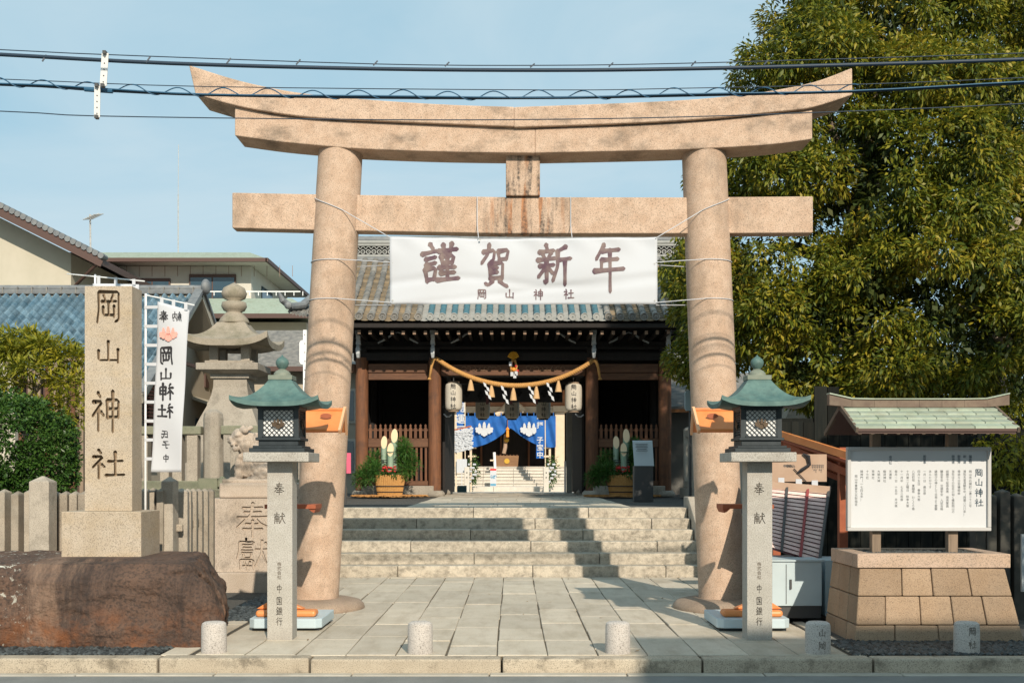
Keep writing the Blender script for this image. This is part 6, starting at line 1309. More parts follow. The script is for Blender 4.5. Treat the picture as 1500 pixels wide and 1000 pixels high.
# side walls: grey stone fence at both sides of the gate
for s, xa, xb_, lab in ((-1, 486, 524, 'grey stone fence running beside the gate on the left'), (1, 984, 1050, 'shaded grey stone fence running beside the gate on the right')):
    t = thing('side_stone_fence', (PX((xa + xb_) / 2, 25), 25, FL), lab, 'fence')
    Ya, Yb_ = 21.0, 29.0
    for k in range(12):
        tt = k / 11; yy = Ya + (Yb_ - Ya) * tt; x = s * (4.55 if s > 0 else 4.35) - (0 if s > 0 else -.0); x = s * 4.35
        mb = MB(); w = .09 if k % 4 else .13; top_ = 2.75 if k % 4 else 3.0; mb.frus(x, yy, w, w, FL, w, w, top_ - .04); mb.frus(x, yy, w, w, top_ - .04, .02, .02, top_); mb.build('fence_post', g_grey, t, bevel=.01, seg=1)
    for z in (1.25, 2.5): mb = MB(); mb.box(s * 4.35 - .07, s * 4.35 + .07, Ya, Yb_, z, z + .16); mb.build('rail', g_grey, t)
    mb = MB(); mb.box(s * 4.35 - .18, s * 4.35 + .18, Ya - .1, Yb_ + .1, FL - .02, 1.24); mb.build('base_course', g_grey, t, bevel=.01)
cr = thing('corridor_roof', (6, 33, 1), 'low tiled corridor roof beyond the right end of the gate', 'building')
mb = MB(); mb.hexa([(4.3, 32, 3.35), (9, 32, 3.75), (9, 35, 4.7), (4.3, 35, 4.3), (4.3, 32, 3.43), (9, 32, 3.83), (9, 35, 4.8), (4.3, 35, 4.4)]); mb.build('roof', tile, cr); mb = MB(); mb.box(4.35, 9, 32.5, 32.6, 1, 3.5); mb.build('wall', mat('grey_wall', (.16, .155, .14), rough=.9), cr); mb = MB(); mb.box(4.3, 9, 31.97, 32.02, 3.28, 3.37); mb.build('fascia', mat('orange_brown_fascia', (.35, .15, .06)), cr)
for i, (ya, yb) in enumerate(((527, 558), (572, 601))):
    Yq = 24; mb = MB(); mb.prism([(PX(1004 + a * 9, Yq), PZ(yb - (yb - ya) * b, Yq)) for a, b in ((.2, 0), (1.3, 0), (1.5, .1), (1.5, .9), (1.3, 1), (.2, 1), (0, .9), (0, .1))], 'y', Yq, Yq + .12); o = mb.build('street_sign', mat('pale_blue_sign', (.33, .42, .45), rough=.4)); c = Vector((PX(1010, Yq), Yq, PZ((ya + yb) / 2, Yq))); o.data.transform(Matrix.Translation(-c)); o.location = c; ORG[o.name] = c
    tag(o, ('upper' if i == 0 else 'lower') + ' rounded pale blue sign on a pole just behind the right torii pillar', 'sign', 'rounded signs behind the torii pillar')
mb = MB(); mb.tube([(PX(1011, 24.1), 24.1, 1), (PX(1011, 24.1), 24.1, 4.4)], .03, 8); o = mb.build('sign_pole', steel); tag(o, 'thin pole holding the rounded pale blue signs', 'pole')
# left: round sign on white post, pink flag
wp = thing('white_sign_post', (PX(446, 21), 21, 1), 'white perforated post with a small round white sign left of the torii pillar', 'sign'); Yq = 21
mb = MB(); mb.box(PX(444, Yq), PX(449, Yq), Yq, Yq + .04, 1.0, PZ(483, Yq)); mb.build('post', whitem, wp)
for y in range(490, 640, 13): mb = MB(); mb.disc((PX(446.5, Yq), Yq - .003, PZ(y, Yq)), .012, 8, .002); mb.build('hole', steel, wp)
mb = MB(); mb.prism([(PX(439, Yq), PZ(502, Yq)), (PX(439, Yq), PZ(530, Yq)), (PX(441, Yq), PZ(533, Yq)), (PX(444, Yq), PZ(534, Yq)), (PX(444, Yq), PZ(498, Yq)), (PX(441, Yq), PZ(499, Yq))], 'y', Yq - .03, Yq - .01); mb.build('disc', whitem, wp)
pf = thing('pink_flag', (PX(508, 24), 24, 1), 'small pink banner on a black stand between pillar and gate', 'flag'); Yq = 23.5
mb = MB(); mb.grid(lambda u, v: (PX(506 + 8 * u, Yq), Yq, PZ(693 - 30 * v, Yq)), 1, 3); mb.build('cloth', mat('pink_cloth', (.65, .12, .20), rough=.8), pf); mb = MB(); mb.tube([P(506, 661, Yq), P(506, 745, Yq)], .02, 6); mb.build('stand', steel, pf)
# ================================================================== HOUSES ON THE LEFT
h1 = thing('blue_tiled_house', (-12, 34, 1), 'house with blue glazed pantile roof and beige gable wall behind the name pillar', 'house')
XR = -9.65; Y1, Y2, Y3 = 30.0, 35.8, 41.6; zE, zRg = 3.50, 7.12; XL = -24.0
sl = Vector((0, Y2 - Y1, zRg - zE)); ln = sl.length; ang = math.atan2(zRg - zE, Y2 - Y1)
mb = MB()
mb.hexa([(XL, Y1 + .1, zE - .12), (XR, Y1 + .1, zE - .12), (XR, Y2, zRg - .12), (XL, Y2, zRg - .12), (XL, Y1 + .1, zE - .02), (XR, Y1 + .1, zE - .02), (XR, Y2, zRg - .02), (XL, Y2, zRg - .02)])
mb.hexa([(XL, Y2, zRg - .12), (XR, Y2, zRg - .12), (XR, Y3 - .1, zE - .12), (XL, Y3 - .1, zE - .12), (XL, Y2, zRg - .02), (XR, Y2, zRg - .02), (XR, Y3 - .1, zE - .02), (XL, Y3 - .1, zE - .02)]); mb.build('roof_boards', eaveu, h1)
TW, TL = .255, .30; ntx = int((XR - XL) / TW); nty = int(ln / TL)
def tilemesh(m):
    mb = MB(); n = 8; vs = []
    for (yy, dz) in ((-.005, -.045), (-.005, 0), (TL * 1.12, -.012)):
        vs += [(TW * q / n * 1.04, yy, .07 + dz + .07 * math.sin(2 * math.pi * q / n + .6)) for q in range(n + 1)]
    mb.add(vs, [(q, q + 1, q + n + 2, q + n + 1) for q in range(n)] + [(q + n + 1, q + n + 2, q + 2 * n + 3, q + 2 * n + 2) for q in range(n)]); me = mb.mesh('pantile', recalc=False); me.materials.append(m); return me
tm = tilemesh(tileb); cnt = 0; restv, restf = [], []
vx0 = int((PX(-20, 33) - XL) / TW)
for j in range(nty):
    for i in range(ntx):
        x = XL + i * TW; t = j * TL / ln; yy = Y1 + (Y2 - Y1) * t; zz = zE + (zRg - zE) * t
        if i >= vx0 and i % 1 == 0 and cnt < 298:
            o = bpy.data.objects.new('pantile', tm); COL.objects.link(o); o.parent = h1; o.location = Vector((x, yy, zz)) - org(h1); o.rotation_euler = (ang + rnd.uniform(-.02, .02), 0, 0); o.scale = (1, 1, 1 + rnd.uniform(-.1, .15)); cnt += 1
        else:
            n0 = len(restv); ca, sa = math.cos(ang), math.sin(ang)
            restv += [(x + v.co.x, yy + v.co.y * ca - v.co.z * sa, zz + v.co.y * sa + v.co.z * ca) for v in tm.vertices]; restf += [tuple(k + n0 for k in p.vertices) for p in tm.polygons]
mb = MB(); mb.v = restv; mb.f = restf; me = mb.mesh('pantiles', org(h1), recalc=False)
tileb2 = mat('blue_glazed_pantile_field', (.06, .12, .165), (.13, .20, .245), scale=2.5, rough=.16, spec=.9, island=.35, stain=(.22, .30, .33), stain_scale=7, stain_amt=.5); me.materials.append(tileb2); link('upper_pantiles', me, h1, 'stuff')
mb = MB(); mb.box(XL, XR + .1, Y2 - .16, Y2 + .16, zRg - .02, zRg + .13); mb.build('ridge', tiled, h1, bevel=.03); mb = MB(); mb.lathe(0, 0, [(.10, XL), (.10, XR + .15)], 12); mb.v = [(c, Y2 + a, zRg + .18 + b) for a, b, c in mb.v]; mb.build('ridge_cap', tiled, h1)
for k in range(30): x = XR - .2 - k * .45; mb = MB(); mb.box(x, x + .03, Y2 - .175, Y2 + .175, zRg, zRg + .2); mb.build('ridge_joint', tile, h1)
mb = MB(); mb.ball((XR + .18, Y2 - .05, zRg + .22), .24, 12, 8, sx=.6); mb.build('ridge_end_tile', tiled, h1, smooth=True)
for a, b, c, d in ((Y1, zE, Y2, zRg), (Y3, zE, Y2, zRg)):
    mb = MB(); mb.bar((XR + .02, a, c and b + .02), (XR + .02, c, d + .02), .08, .24); mb.build('bargeboard', mat('cream_bargeboard', (.50, .45, .36)), h1); mb = MB(); mb.bar((XR + .0, a, b + .17), (XR + .0, c, d + .17), .26, .10); mb.build('verge_tiles', tiled, h1)
XW = XR - .75; mb = MB(); mb.prism([(Y1 + .9, .9), (Y3 - .9, .9), (Y3 - .9, zE + .35), (Y2, zRg - .25), (Y1 + .9, zE + .35)], 'x', XL, XW); mb.build('wall', beige, h1)
mb = MB(); mb.box(XL, XR - .02, Y1 - .02, Y1 + .08, zE - .16, zE - .03); mb.build('gutter', brownm, h1, bevel=.02); mb = MB(); mb.box(XL, XR - .1, Y1 + .1, Y1 + .9, zE - .3, zE - .27); mb.build('soffit', brownm, h1)
# details on the gable wall: awning, windows, slatted window
def gw(name, ya, yb, za, zb_, m, d=.05): mb = MB(); mb.box(XW + .002, XW + d, ya, yb, za, zb_); return mb.build(name, m, h1)
def YX(px): return XW * F / (px - 752)        # depth of a photo column on the gable wall
gw('window', YX(286), YX(306), 2.2, 3.4, glass); gw('window_frame', YX(302), YX(309), 1.6, 4.0, offw, .09)
mb = MB(); ya, yb = YX(281), YX(328); mb.hexa([(XW, ya, 4.0), (XW + .8, ya, 3.72), (XW + .8, yb, 3.72), (XW, yb, 4.0), (XW, ya, 4.1), (XW + .8, ya, 3.8), (XW + .8, yb, 3.8), (XW, yb, 4.1)]); mb.build('awning', cream, h1); mb = MB(); mb.box(XW + .8, XW + .84, ya, yb, 3.72, 3.84); mb.build('awning_edge', mat('maroon_trim', (.16, .05, .04)), h1)
gw('upper_vent', YX(299), YX(304), 4.5, 5.1, brownm); gw('window', YX(213), YX(222), 2.0, 4.2, brownm, .1)
for k in range(26): gw('louvre', YX(209), YX(221), 1.9 + k * .1, 1.94 + k * .1, mat('maroon_louvre', (.20, .04, .03), rough=.6), .16)
mb = MB(); yq = YX(246); mb.hexa([(XW, yq - 2, 5.0), (XW + .9, yq - 2, 4.75), (XW + .9, yq + 1.2, 4.75), (XW, yq + 1.2, 5.0), (XW, yq - 2, 5.1), (XW + .9, yq - 2, 4.85), (XW + .9, yq + 1.2, 4.85), (XW, yq + 1.2, 5.1)]); mb.build('small_eave', brownm, h1)
# timber lattice wall under the eave, behind the garden tree
lw = thing('timber_lattice_fence', (-11, 27, 0), 'brown timber lattice fence behind the garden tree', 'fence')
x = PX(-60, 27)
while x < PX(124, 27): mb = MB(); mb.box(x, x + .09, 27, 27.05, .9, PZ(527, 27)); mb.build('slat', woodg if int(x * 10) % 3 else wood, lw); x += .2
for y in (526, 545, 600): mb = MB(); mb.box(PX(-60, 27), PX(125, 27), 27.06, 27.12, PZ(y, 27) - .05, PZ(y, 27) + .06); mb.build('rail', woodg, lw)
mb = MB(); mb.box(PX(-60, 27.4), PX(125, 27.4), 27.4, 27.5, .9, PZ(552, 27)); mb.build('back_panel', brownm, lw)
cw = thing('cream_garden_wall', (PX(-10, 24), 24, 0), 'cream garden wall at the left edge behind the hedge', 'wall'); mb = MB(); mb.box(PX(-160, 24), PX(22, 24), 24, 24.15, .8, PZ(528, 24)); mb.build('panel', cream, cw)
h2 = thing('cream_gable_house', (-19, 46, 1), 'cream rendered gable house at the far left above the blue roof', 'house')
Yh = 42.0; xw = PX(104, Yh); ex, ez = PX(148, Yh - 1), PZ(383, Yh - 1); sx_, sz_ = PX(0, Yh - 1), PZ(309, Yh - 1); g = (sz_ - ez) / (ex - sx_); xr_ = ex - 9
mb = MB(); mb.prism([(xr_ - (xw - xr_), .8), (xw, .8), (xw, ez + g * (ex - xw) - .25), (xr_, ez + g * (ex - xr_) - .25), (xr_ - (xw - xr_), ez + g * (ex - xw) - .25)], 'y', Yh, Yh + 9); mb.build('wall', cream, h2)
for s in (1, -1):
    f = lambda x: xr_ + s * (x - xr_); mb = MB(); mb.prism([(f(ex), ez - .12), (f(xr_), ez + g * (ex - xr_) - .12), (f(xr_), ez + g * (ex - xr_) + .12), (f(ex), ez + .12)], 'y', Yh - 1, Yh + 9.5); mb.build('roof_slope', brownm, h2)
    for k in range(46):
        t = k / 46; x = ex - (ex - xr_) * t; z = ez + g * (ex - x); mb = MB(); mb.lathe(0, 0, [(.11, 0), (.10, .5)], 8); mb.v = [(f(x) + a, Yh - 1.05 + c, z + .18 + b + .03) for a, b, c in mb.v]; mb.build('verge_tile', tiled, h2)
mb = MB(); mb.bar((ex + .05, Yh - 1.05, ez - .1), (xr_, Yh - 1.05, ez + g * (ex - xr_) - .1), .06, .22); mb.build('bargeboard', brownm, h2)
mb = MB(); mb.tube([(ex - .1, Yh - 1, ez - .05), (xw + .1, Yh - .1, ez - .8), (xw + .1, Yh - .1, 2)], .07, 8); mb.build('downpipe', brownm, h2)
h3 = thing('green_roofed_house', (-14, 52, 1), 'pale two storey house with green copper roof bands behind the stone lantern', 'house')
Yh = 50.0; xL, xR = PX(95, Yh), PX(398, Yh); zt, ze_ = PZ(371, Yh), PZ(386, Yh)
mb = MB(); mb.hexa([(xL, Yh - 1.2, ze_), (xR, Yh - 1.2, ze_), (xR, Yh + 9, ze_), (xL, Yh + 9, ze_), (xL, Yh - .2, zt), (xR - .9, Yh - .2, zt), (xR - .9, Yh + 8, zt), (xL, Yh + 8, zt)]); mb.build('roof', copper2, h3)
mb = MB(); mb.box(xL, xR + .05, Yh - 1.25, Yh - 1.15, ze_ - .14, ze_ + .02); mb.box(xR, xR + .1, Yh - 1.25, Yh + 9, ze_ - .14, ze_ + .02); mb.build('fascia', brownm, h3); mb = MB(); mb.box(xL, xR - .01, Yh - 1.14, Yh + 9, ze_ - .10, ze_ - .05); mb.build('soffit', offw, h3)
xw = PX(368, Yh); mb = MB(); mb.box(xL + .3, xw, Yh, Yh + 8, 1, ze_ - .12); mb.build('wall', offw, h3)
for k in range(17): x = xL + 1 + k * .55; mb = MB(); mb.box(x, x + .02, Yh - .012, Yh - .002, PZ(405, Yh), PZ(389, Yh)); mb.build('panel_joint', brownp, h3)
def hw_(x0, x1, y0, y1):
    f = MB(); f.box(PX(x0, Yh), PX(x1, Yh), Yh - .1, Yh - .003, PZ(y1, Yh), PZ(y0, Yh)); fr_ = f.build('window_frame', brownm, h3); xm = (x0 + x1) / 2
    for a, b in ((x0 + 2, xm - 1), (xm + 1, x1 - 2)): p = MB(); p.box(PX(a, Yh), PX(b, Yh), Yh - .12, Yh - .103, PZ(y1 - 1, Yh), PZ(y0 + 5, Yh)); p.build('pane', glass, fr_)
hw_(278, 346, 402, 438); hw_(198, 250, 408, 425)
mb = MB(); mb.box(xw + .002, xw + .05, Yh + 2, Yh + 4.2, PZ(432, Yh), PZ(408, Yh)); mb.build('side_window', glass, h3)
for i in range(14): mb = MB(); x = PX(300 + i * 13, Yh - .8); mb.box(x, x + .03, Yh - .8, Yh - .77, PZ(437, Yh), PZ(431, Yh)); mb.build('railing_bar', whitem, h3)
mb = MB(); mb.box(PX(290, Yh - .8), PX(440, Yh - .8), Yh - .82, Yh - .76, PZ(432, Yh), PZ(430.5, Yh)); mb.build('railing', whitem, h3)
Yl2 = 46.0; xa, xb_ = PX(262, Yl2), PX(463, Yl2); mb = MB(); mb.hexa([(xa, Yl2, PZ(459, Yl2)), (xb_, Yl2, PZ(459, Yl2)), (xb_, Yh + 6, PZ(459, Yl2)), (xa, Yh + 6, PZ(459, Yl2)), (xa, Yl2 + 1.8, PZ(437, Yl2 + 1.8)), (xb_ - 1.3, Yl2 + 1.8, PZ(437, Yl2 + 1.8)), (xb_ - 1.3, Yh + 5, PZ(437, Yl2 + 1.8)), (xa, Yh + 5, PZ(437, Yl2 + 1.8))]); mb.build('lower_roof', copper2, h3)
mb = MB(); mb.box(xa, xb_ + .05, Yl2 - .08, Yl2 + .05, PZ(466, Yl2), PZ(459.5, Yl2)); mb.build('lower_fascia', brownm, h3); mb = MB(); mb.box(xa, xb_ - .6, Yl2 + 1.2, Yh + 4, 1, PZ(466, Yl2)); mb.build('lower_wall', cream, h3)
for y0, y1, m in ((505, 511, brownm), (511, 545, brownp)): mb = MB(); mb.box(xa, xb_ - .5, Yl2 + (.6 if y0 == 505 else 1.1), Yl2 + 1.19, PZ(y1, Yl2 + 1.1), PZ(y0, Yl2 + 1.1)); mb.build('wall_band', m, h3)
mb = MB(); mb.box(xa, xb_ - .3, Yl2 - .2, Yl2 + 1.1, PZ(504, Yl2 + .5), PZ(498, Yl2 + .5)); mb.build('canopy', cream, h3)
hw2 = MB(); hw2.box(PX(437, Yl2 + 1.1), PX(455, Yl2 + 1.1), Yl2 + 1.1, Yl2 + 1.19, PZ(600, Yl2), PZ(545, Yl2)); hw2.build('window', glass, h3)
mb = MB(); mb.box(xa, xb_ - .55, Yl2 + 1.12, Yl2 + 1.19, PZ(566, Yl2), PZ(560, Yl2)); mb.build('wall_joint', offw, h3)
sb = thing('side_building', (-6.5, 37, 1), 'small beige outbuilding with brown eave glimpsed between torii pillar and gate', 'building')
mb = MB(); mb.box(-9.2, -4.75, 37, 41, .9, 4.9); mb.build('wall', beige, sb); mb = MB(); mb.prism([(36.4, 4.9), (41.6, 4.9), (39, 6.4)], 'x', -9.4, -4.5); mb.build('roof', tile, sb); mb = MB(); mb.box(-9.4, -4.5, 36.36, 36.42, 4.8, 4.95); mb.build('fascia', brownm, sb)
for z in (1.6, 3.2): mb = MB(); mb.box(-5.9, -5.0, 36.95, 36.998, z, z + 1.1); w_ = mb.build('window', offw, sb); p = MB(); p.box(-5.82, -5.08, 36.92, 36.948, z + .08, z + 1.02); p.build('pane', glass, w_)
# antennas
an = thing('television_antenna', (PX(132, 45), 45, 8.5), 'small rooftop television antenna above the cream gable house', 'antenna'); Yq = 45
mb = MB(); mb.tube([P(133, 395, Yq), P(132, 314, Yq)], .035, 6); mb.build('mast', strapm, an); mb = MB(); mb.tube([P(128, 321, Yq), P(145, 313, Yq)], .03, 5); mb.build('boom', strapm, an)
for k in range(6): p = P(129 + k * 3, 321 - k * 1.4, Yq); mb = MB(); mb.tube([p - Vector((.05, .4, .1)), p + Vector((.05, .4, .1))], .02, 4); mb.build('element', strapm, an)
wr = thing('whip_mast', (PX(261, 51), 51, 9), 'tall thin whip antenna standing on the green roof', 'antenna'); mb = MB(); mb.tube([P(261, 375, 51), P(261, 285, 51)], .025, 6); mb.build('mast', strapm, wr); mb = MB(); mb.tube([P(261, 285, 51), P(261.5, 212, 51)], .013, 5); mb.build('whip', strapm, wr)

# ================================================================== TREES AND SHRUBS
def tree(name, loc, label, cat, crown_blobs, per_m2, per, rad, ln, wd, m, seed, limbs, bk, droop=.5, group=None, hole=.12, core=None, upflat=0):
    t = thing(name, loc, label, cat, group); C_, Nn = shell(crown_blobs, per_m2, seed, hole=hole)
    leafmesh('crown', m, C_, per, rad, ln, wd, droop, seed, t, normals=Nn, upflat=upflat)
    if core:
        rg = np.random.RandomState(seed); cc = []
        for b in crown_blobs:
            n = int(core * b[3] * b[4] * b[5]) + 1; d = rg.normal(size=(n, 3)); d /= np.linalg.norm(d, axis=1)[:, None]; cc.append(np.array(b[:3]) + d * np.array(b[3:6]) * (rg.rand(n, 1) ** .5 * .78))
        leafmesh('inner_crown_painted_shade', lf_oakd, np.concatenate(cc), 40, rad * 1.6, ln * 1.25, wd * 1.8, droop, seed + 1, t)  # inner leaves coloured darker to paint in the crown's shaded depth
    for i, l in enumerate(limbs): mb = MB(); limb(mb, *l, seed * 10 + i); mb.build('trunk' if i == 0 else 'branch', bk, t, smooth=True)
    return t
def BL(px, py, Yq, r, ry=None, rz=None): return (PX(px, Yq), Yq, PZ(py, Yq), r, ry or r, rz or r * .8)
big = [BL(1270, 55, 22, 1.3), BL(1300, 20, 23, 2.0), BL(1390, 60, 23, 1.6), BL(1165, 100, 21.5, .75), BL(1130, 165, 22, .6), BL(1230, 150, 21.5, 1.7), BL(1340, 160, 21, 1.6), BL(1310, 250, 20.5, 1.5), BL(1210, 270, 21, 1.35),
       BL(1120, 270, 21.5, 1.1), BL(1090, 370, 21.5, 1.1), BL(1150, 400, 20.5, 1.2), BL(1240, 385, 21, 1.1), BL(1330, 350, 20, 1.2), BL(1100, 460, 21, .95), BL(1180, 490, 20.5, 1.05), BL(1270, 480, 20, 1.1), BL(1370, 440, 19.5, 1.2), BL(1350, 520, 19.5, 1.0),
       BL(1430, 500, 19.5, 1.0), BL(1260, 560, 20, .7), BL(1060, 420, 22, .8), BL(1040, 395, 23.5, .5), BL(1040, 475, 23.5, .48), BL(1022, 525, 23.5, .34), BL(1320, -60, 23, 2.2), BL(1340, -40, 23, 1.3), BL(1400, 250, 20.5, 1.2), BL(1440, 380, 20, 1.0), BL(1300, 540, 21, .8), BL(1036, 440, 24, .45), BL(1065, 510, 21.5, .6)]
sub_ = []; g5 = random.Random(9)
big = [(b[0] * (b[1] - 2.2) / b[1], b[1] - 2.2, 1.6 + (b[2] - 1.6) * (b[1] - 2.2) / b[1], *(q * (b[1] - 2.2) / b[1] for q in b[3:])) if b[1] < 23.2 else b for b in big]
for b in big[:-3]:
    for _ in range(9):
        d = Vector((g5.gauss(0, 1), g5.gauss(-.5, .8), g5.gauss(.1, 1))).normalized(); r = g5.uniform(.32, .6) * (.6 + .3 * b[3]); sub_.append((b[0] + d.x * b[3], b[1] + d.y * b[4], b[2] + d.z * b[5], r, r, r * .7))
big = [(*b[:3], b[3] * .86, b[4] * .86, b[5] * .86) for b in big] + sub_
tx_, ty_ = PX(1195, 20.5), 20.5
tree('evergreen_tree', (tx_, ty_, 1), 'huge olive green evergreen tree filling the right side above the notice board', 'tree', big, 17, 46, .20, .105, .038, lf_oak, 11,
     [((tx_ + .3, ty_, .9), (tx_ + .8, ty_, 6.0), .42, .28), ((tx_ + .8, ty_, 5.4), (PX(1130, 20), 20, PZ(360, 20)), .2, .06), ((tx_ + .6, ty_, 4.8), (PX(1330, 19), 19, PZ(330, 19)), .22, .07), ((tx_ + .8, ty_, 6), (PX(1290, 20.3), 20.3, PZ(80, 20.3)), .25, .06), ((tx_ + .8, ty_, 5.6), (PX(1210, 20), 20, PZ(150, 20)), .18, .05), ((tx_ + .5, ty_, 4.4), (PX(1060, 20.2), 20.2, PZ(420, 20.2)), .13, .04)], bark, core=10, hole=.22)
dk = [BL(1500, 40, 25, 1.0), BL(1540, 130, 24, 1.4), BL(1480, 210, 23.5, 1.1), BL(1560, 250, 22, 1.6), BL(1500, 320, 22.5, 1.1), BL(1570, 400, 22, 1.6), BL(1560, 0, 25, 1.3), BL(1640, 200, 22, 2.2), BL(1650, 420, 21, 2), BL(1490, 560, 21.5, 1.1), BL(1400, 600, 21.5, 1.0), BL(1320, 610, 21.5, .7)]
tree('dark_green_tree', (PX(1560, 23), 23, 1), 'deep green evergreen tree at the right edge behind the big tree', 'tree', dk, 18, 34, .2, .12, .045, lf_oakd, 21, [((PX(1560, 23), 23, .9), (PX(1560, 23), 23, 7), .3, .12), ((PX(1560, 23), 23, 5), (PX(1500, 22.5), 22.5, 8), .12, .04)], bark, core=3)
sm_ = [BL(1470, 365, 17.5, .30), BL(1420, 440, 17.6, .34, rz=.13), BL(1385, 450, 17.5, .2, rz=.1), BL(1400, 545, 17.3, .32, rz=.12), BL(1475, 520, 17.3, .35, rz=.15), BL(1365, 540, 17.4, .2, rz=.1), BL(1440, 590, 17.2, .3), BL(1490, 610, 17, .32), BL(1480, 670, 16.2, .35), BL(1450, 665, 16.5, .25), BL(1500, 450, 17.5, .3), BL(1440, 355, 17.6, .25, rz=.15), BL(1405, 400, 17.8, .25), BL(1490, 730, 15.5, .18)]
tree('pale_barked_tree', (PX(1475, 17.5), 17.5, 0), 'smaller tree with pale knobbly trunk and yellow green leaves at the right edge', 'tree', sm_, 60, 12, .13, .11, .033, lf_maki, 31,
     [((PX(1486, 17.5), 17.5, 0), (PX(1474, 17.5), 17.5, PZ(345, 17.5)), .17, .11), ((PX(1474, 17.5), 17.5, PZ(355, 17.5)), (PX(1440, 17.5), 17.4, PZ(345, 17.5)), .09, .05), ((PX(1474, 17.5), 17.5, PZ(460, 17.5)), (PX(1390, 17.5), 17.3, PZ(450, 17.5)), .07, .03), ((PX(1474, 17.5), 17.5, PZ(460, 17.5)), (PX(1450, 17.5), 17.4, PZ(425, 17.5)), .06, .03), ((PX(1474, 17.5), 17.5, PZ(510, 17.5)), (PX(1445, 17.5), 17.2, PZ(495, 17.5)), .08, .04), ((PX(1474, 17.5), 17.5, PZ(350, 17.5)), (PX(1492, 17.5), 17.5, PZ(320, 17.5)), .09, .05)], barkl, droop=.7, hole=0)
mk = [BL(30, 500, 15.5, .42, rz=.16), BL(75, 510, 15.3, .35, rz=.15), BL(-10, 520, 15.5, .4, rz=.2), BL(105, 525, 15.2, .26, rz=.10), BL(50, 540, 15, .34, rz=.11), BL(100, 560, 15, .24, rz=.09), BL(15, 560, 14.9, .22, rz=.10), BL(60, 595, 14.8, .30, rz=.09), BL(100, 585, 14.8, .2, rz=.09), BL(110, 610, 14.6, .18, rz=.08), BL(85, 625, 14.5, .2, rz=.08), BL(-40, 560, 15, .4, rz=.3), BL(118, 545, 15.2, .16, rz=.08), BL(0, 600, 14.9, .16, rz=.07), BL(45, 518, 15.4, .4, rz=.15)]
tree('garden_pine', (PX(40, 15.2), 15.2, 0), 'layered yellow green garden tree at the left edge behind the hedge', 'tree', [(*b[:3], b[3] * .78, b[4] * .8, b[5] * .5) for b in mk], 110, 12, .10, .12, .028, lf_maki, 41,
     [((PX(60, 15.2), 15.2, 0), (PX(38, 15.2), 15.2, PZ(590, 15.2)), .10, .07), ((PX(38, 15.2), 15.2, PZ(592, 15.2)), (PX(10, 15.2), 15.2, PZ(530, 15.2)), .07, .03), ((PX(38, 15.2), 15.2, PZ(590, 15.2)), (PX(85, 15), 15, PZ(530, 15)), .05, .02), ((PX(50, 15.2), 15.2, PZ(640, 15.2)), (PX(20, 15), 15, PZ(570, 15)), .06, .02)], barkl, droop=-.1, hole=0, upflat=.35)
hd = [BL(20, 655, 13.9, .70, rz=.58), BL(-30, 640, 14, .7, rz=.6), BL(55, 690, 13.8, .42, rz=.5)]
tree('round_hedge', (PX(20, 13.9), 13.9, 0), 'clipped round green hedge behind the low fence at the left', 'shrub', hd, 260, 16, .05, .048, .026, lf_hedge, 51, [((PX(20, 13.9), 13.9, 0), (PX(20, 13.9), 13.9, 1.6), .06, .04)], bark, droop=.1, hole=0, core=30)
yl = [(PX(992, 60), 60, PZ(603, 60), .8, .8, .5), (PX(985, 62), 62, PZ(612, 62), 1.2, 1.2, .6)]
tree('yellow_tree', (PX(990, 60), 60, 1), 'small yellow leaved tree far beyond the right side of the gate', 'tree', yl, 10, 30, .2, .14, .08, lf_yel, 61, [((PX(990, 60), 60, 1), (PX(990, 60), 60, 4.5), .1, .05)], bark)
fb = [(13, 30, 4.5, 2.6, 2.4, 2.2), (17, 31, 5.0, 3.0, 2.6, 2.6), (21, 29, 4.6, 2.8, 2.4, 2.4), (15, 29, 3.0, 2.4, 2.0, 1.8), (19, 30, 3.0, 2.4, 2.0, 1.8)]
tree('distant_evergreen', (17, 30, 1), 'broad evergreen clump beyond the dark fence outside the right of the view', 'tree', fb, 7, 34, .3, .16, .07, lf_oakd, 81, [((17, 30, 1), (17, 30, 5), .3, .15)], bark, core=2)
# unseen tree added right of the frame to shade behind the notice board
sh = [(7.6, 7.0, 4.2, 1.3, 1.2, 1.1), (8.2, 6.0, 5.2, 1.4, 1.2, 1.1), (7.9, 8.2, 3.4, 1.1, 1.1, 1.0), (7.4, 10.5, 4.6, 1.6, 1.4, 1.2), (8.4, 9.6, 5.6, 1.7, 1.6, 1.3), (7.6, 8.6, 5.2, 1.4, 1.3, 1.0), (8.9, 11.2, 5.0, 1.6, 1.4, 1.3)]
tree('offscreen_shade_tree', (8.6, 10.8, 0), 'unseen tree added outside the view at the right to cast shade', 'tree', sh, 14, 28, .2, .12, .04, lf_oakd, 71, [((8.6, 10.8, 0), (8.4, 10.4, 4.8), .2, .12)], bark, core=4)

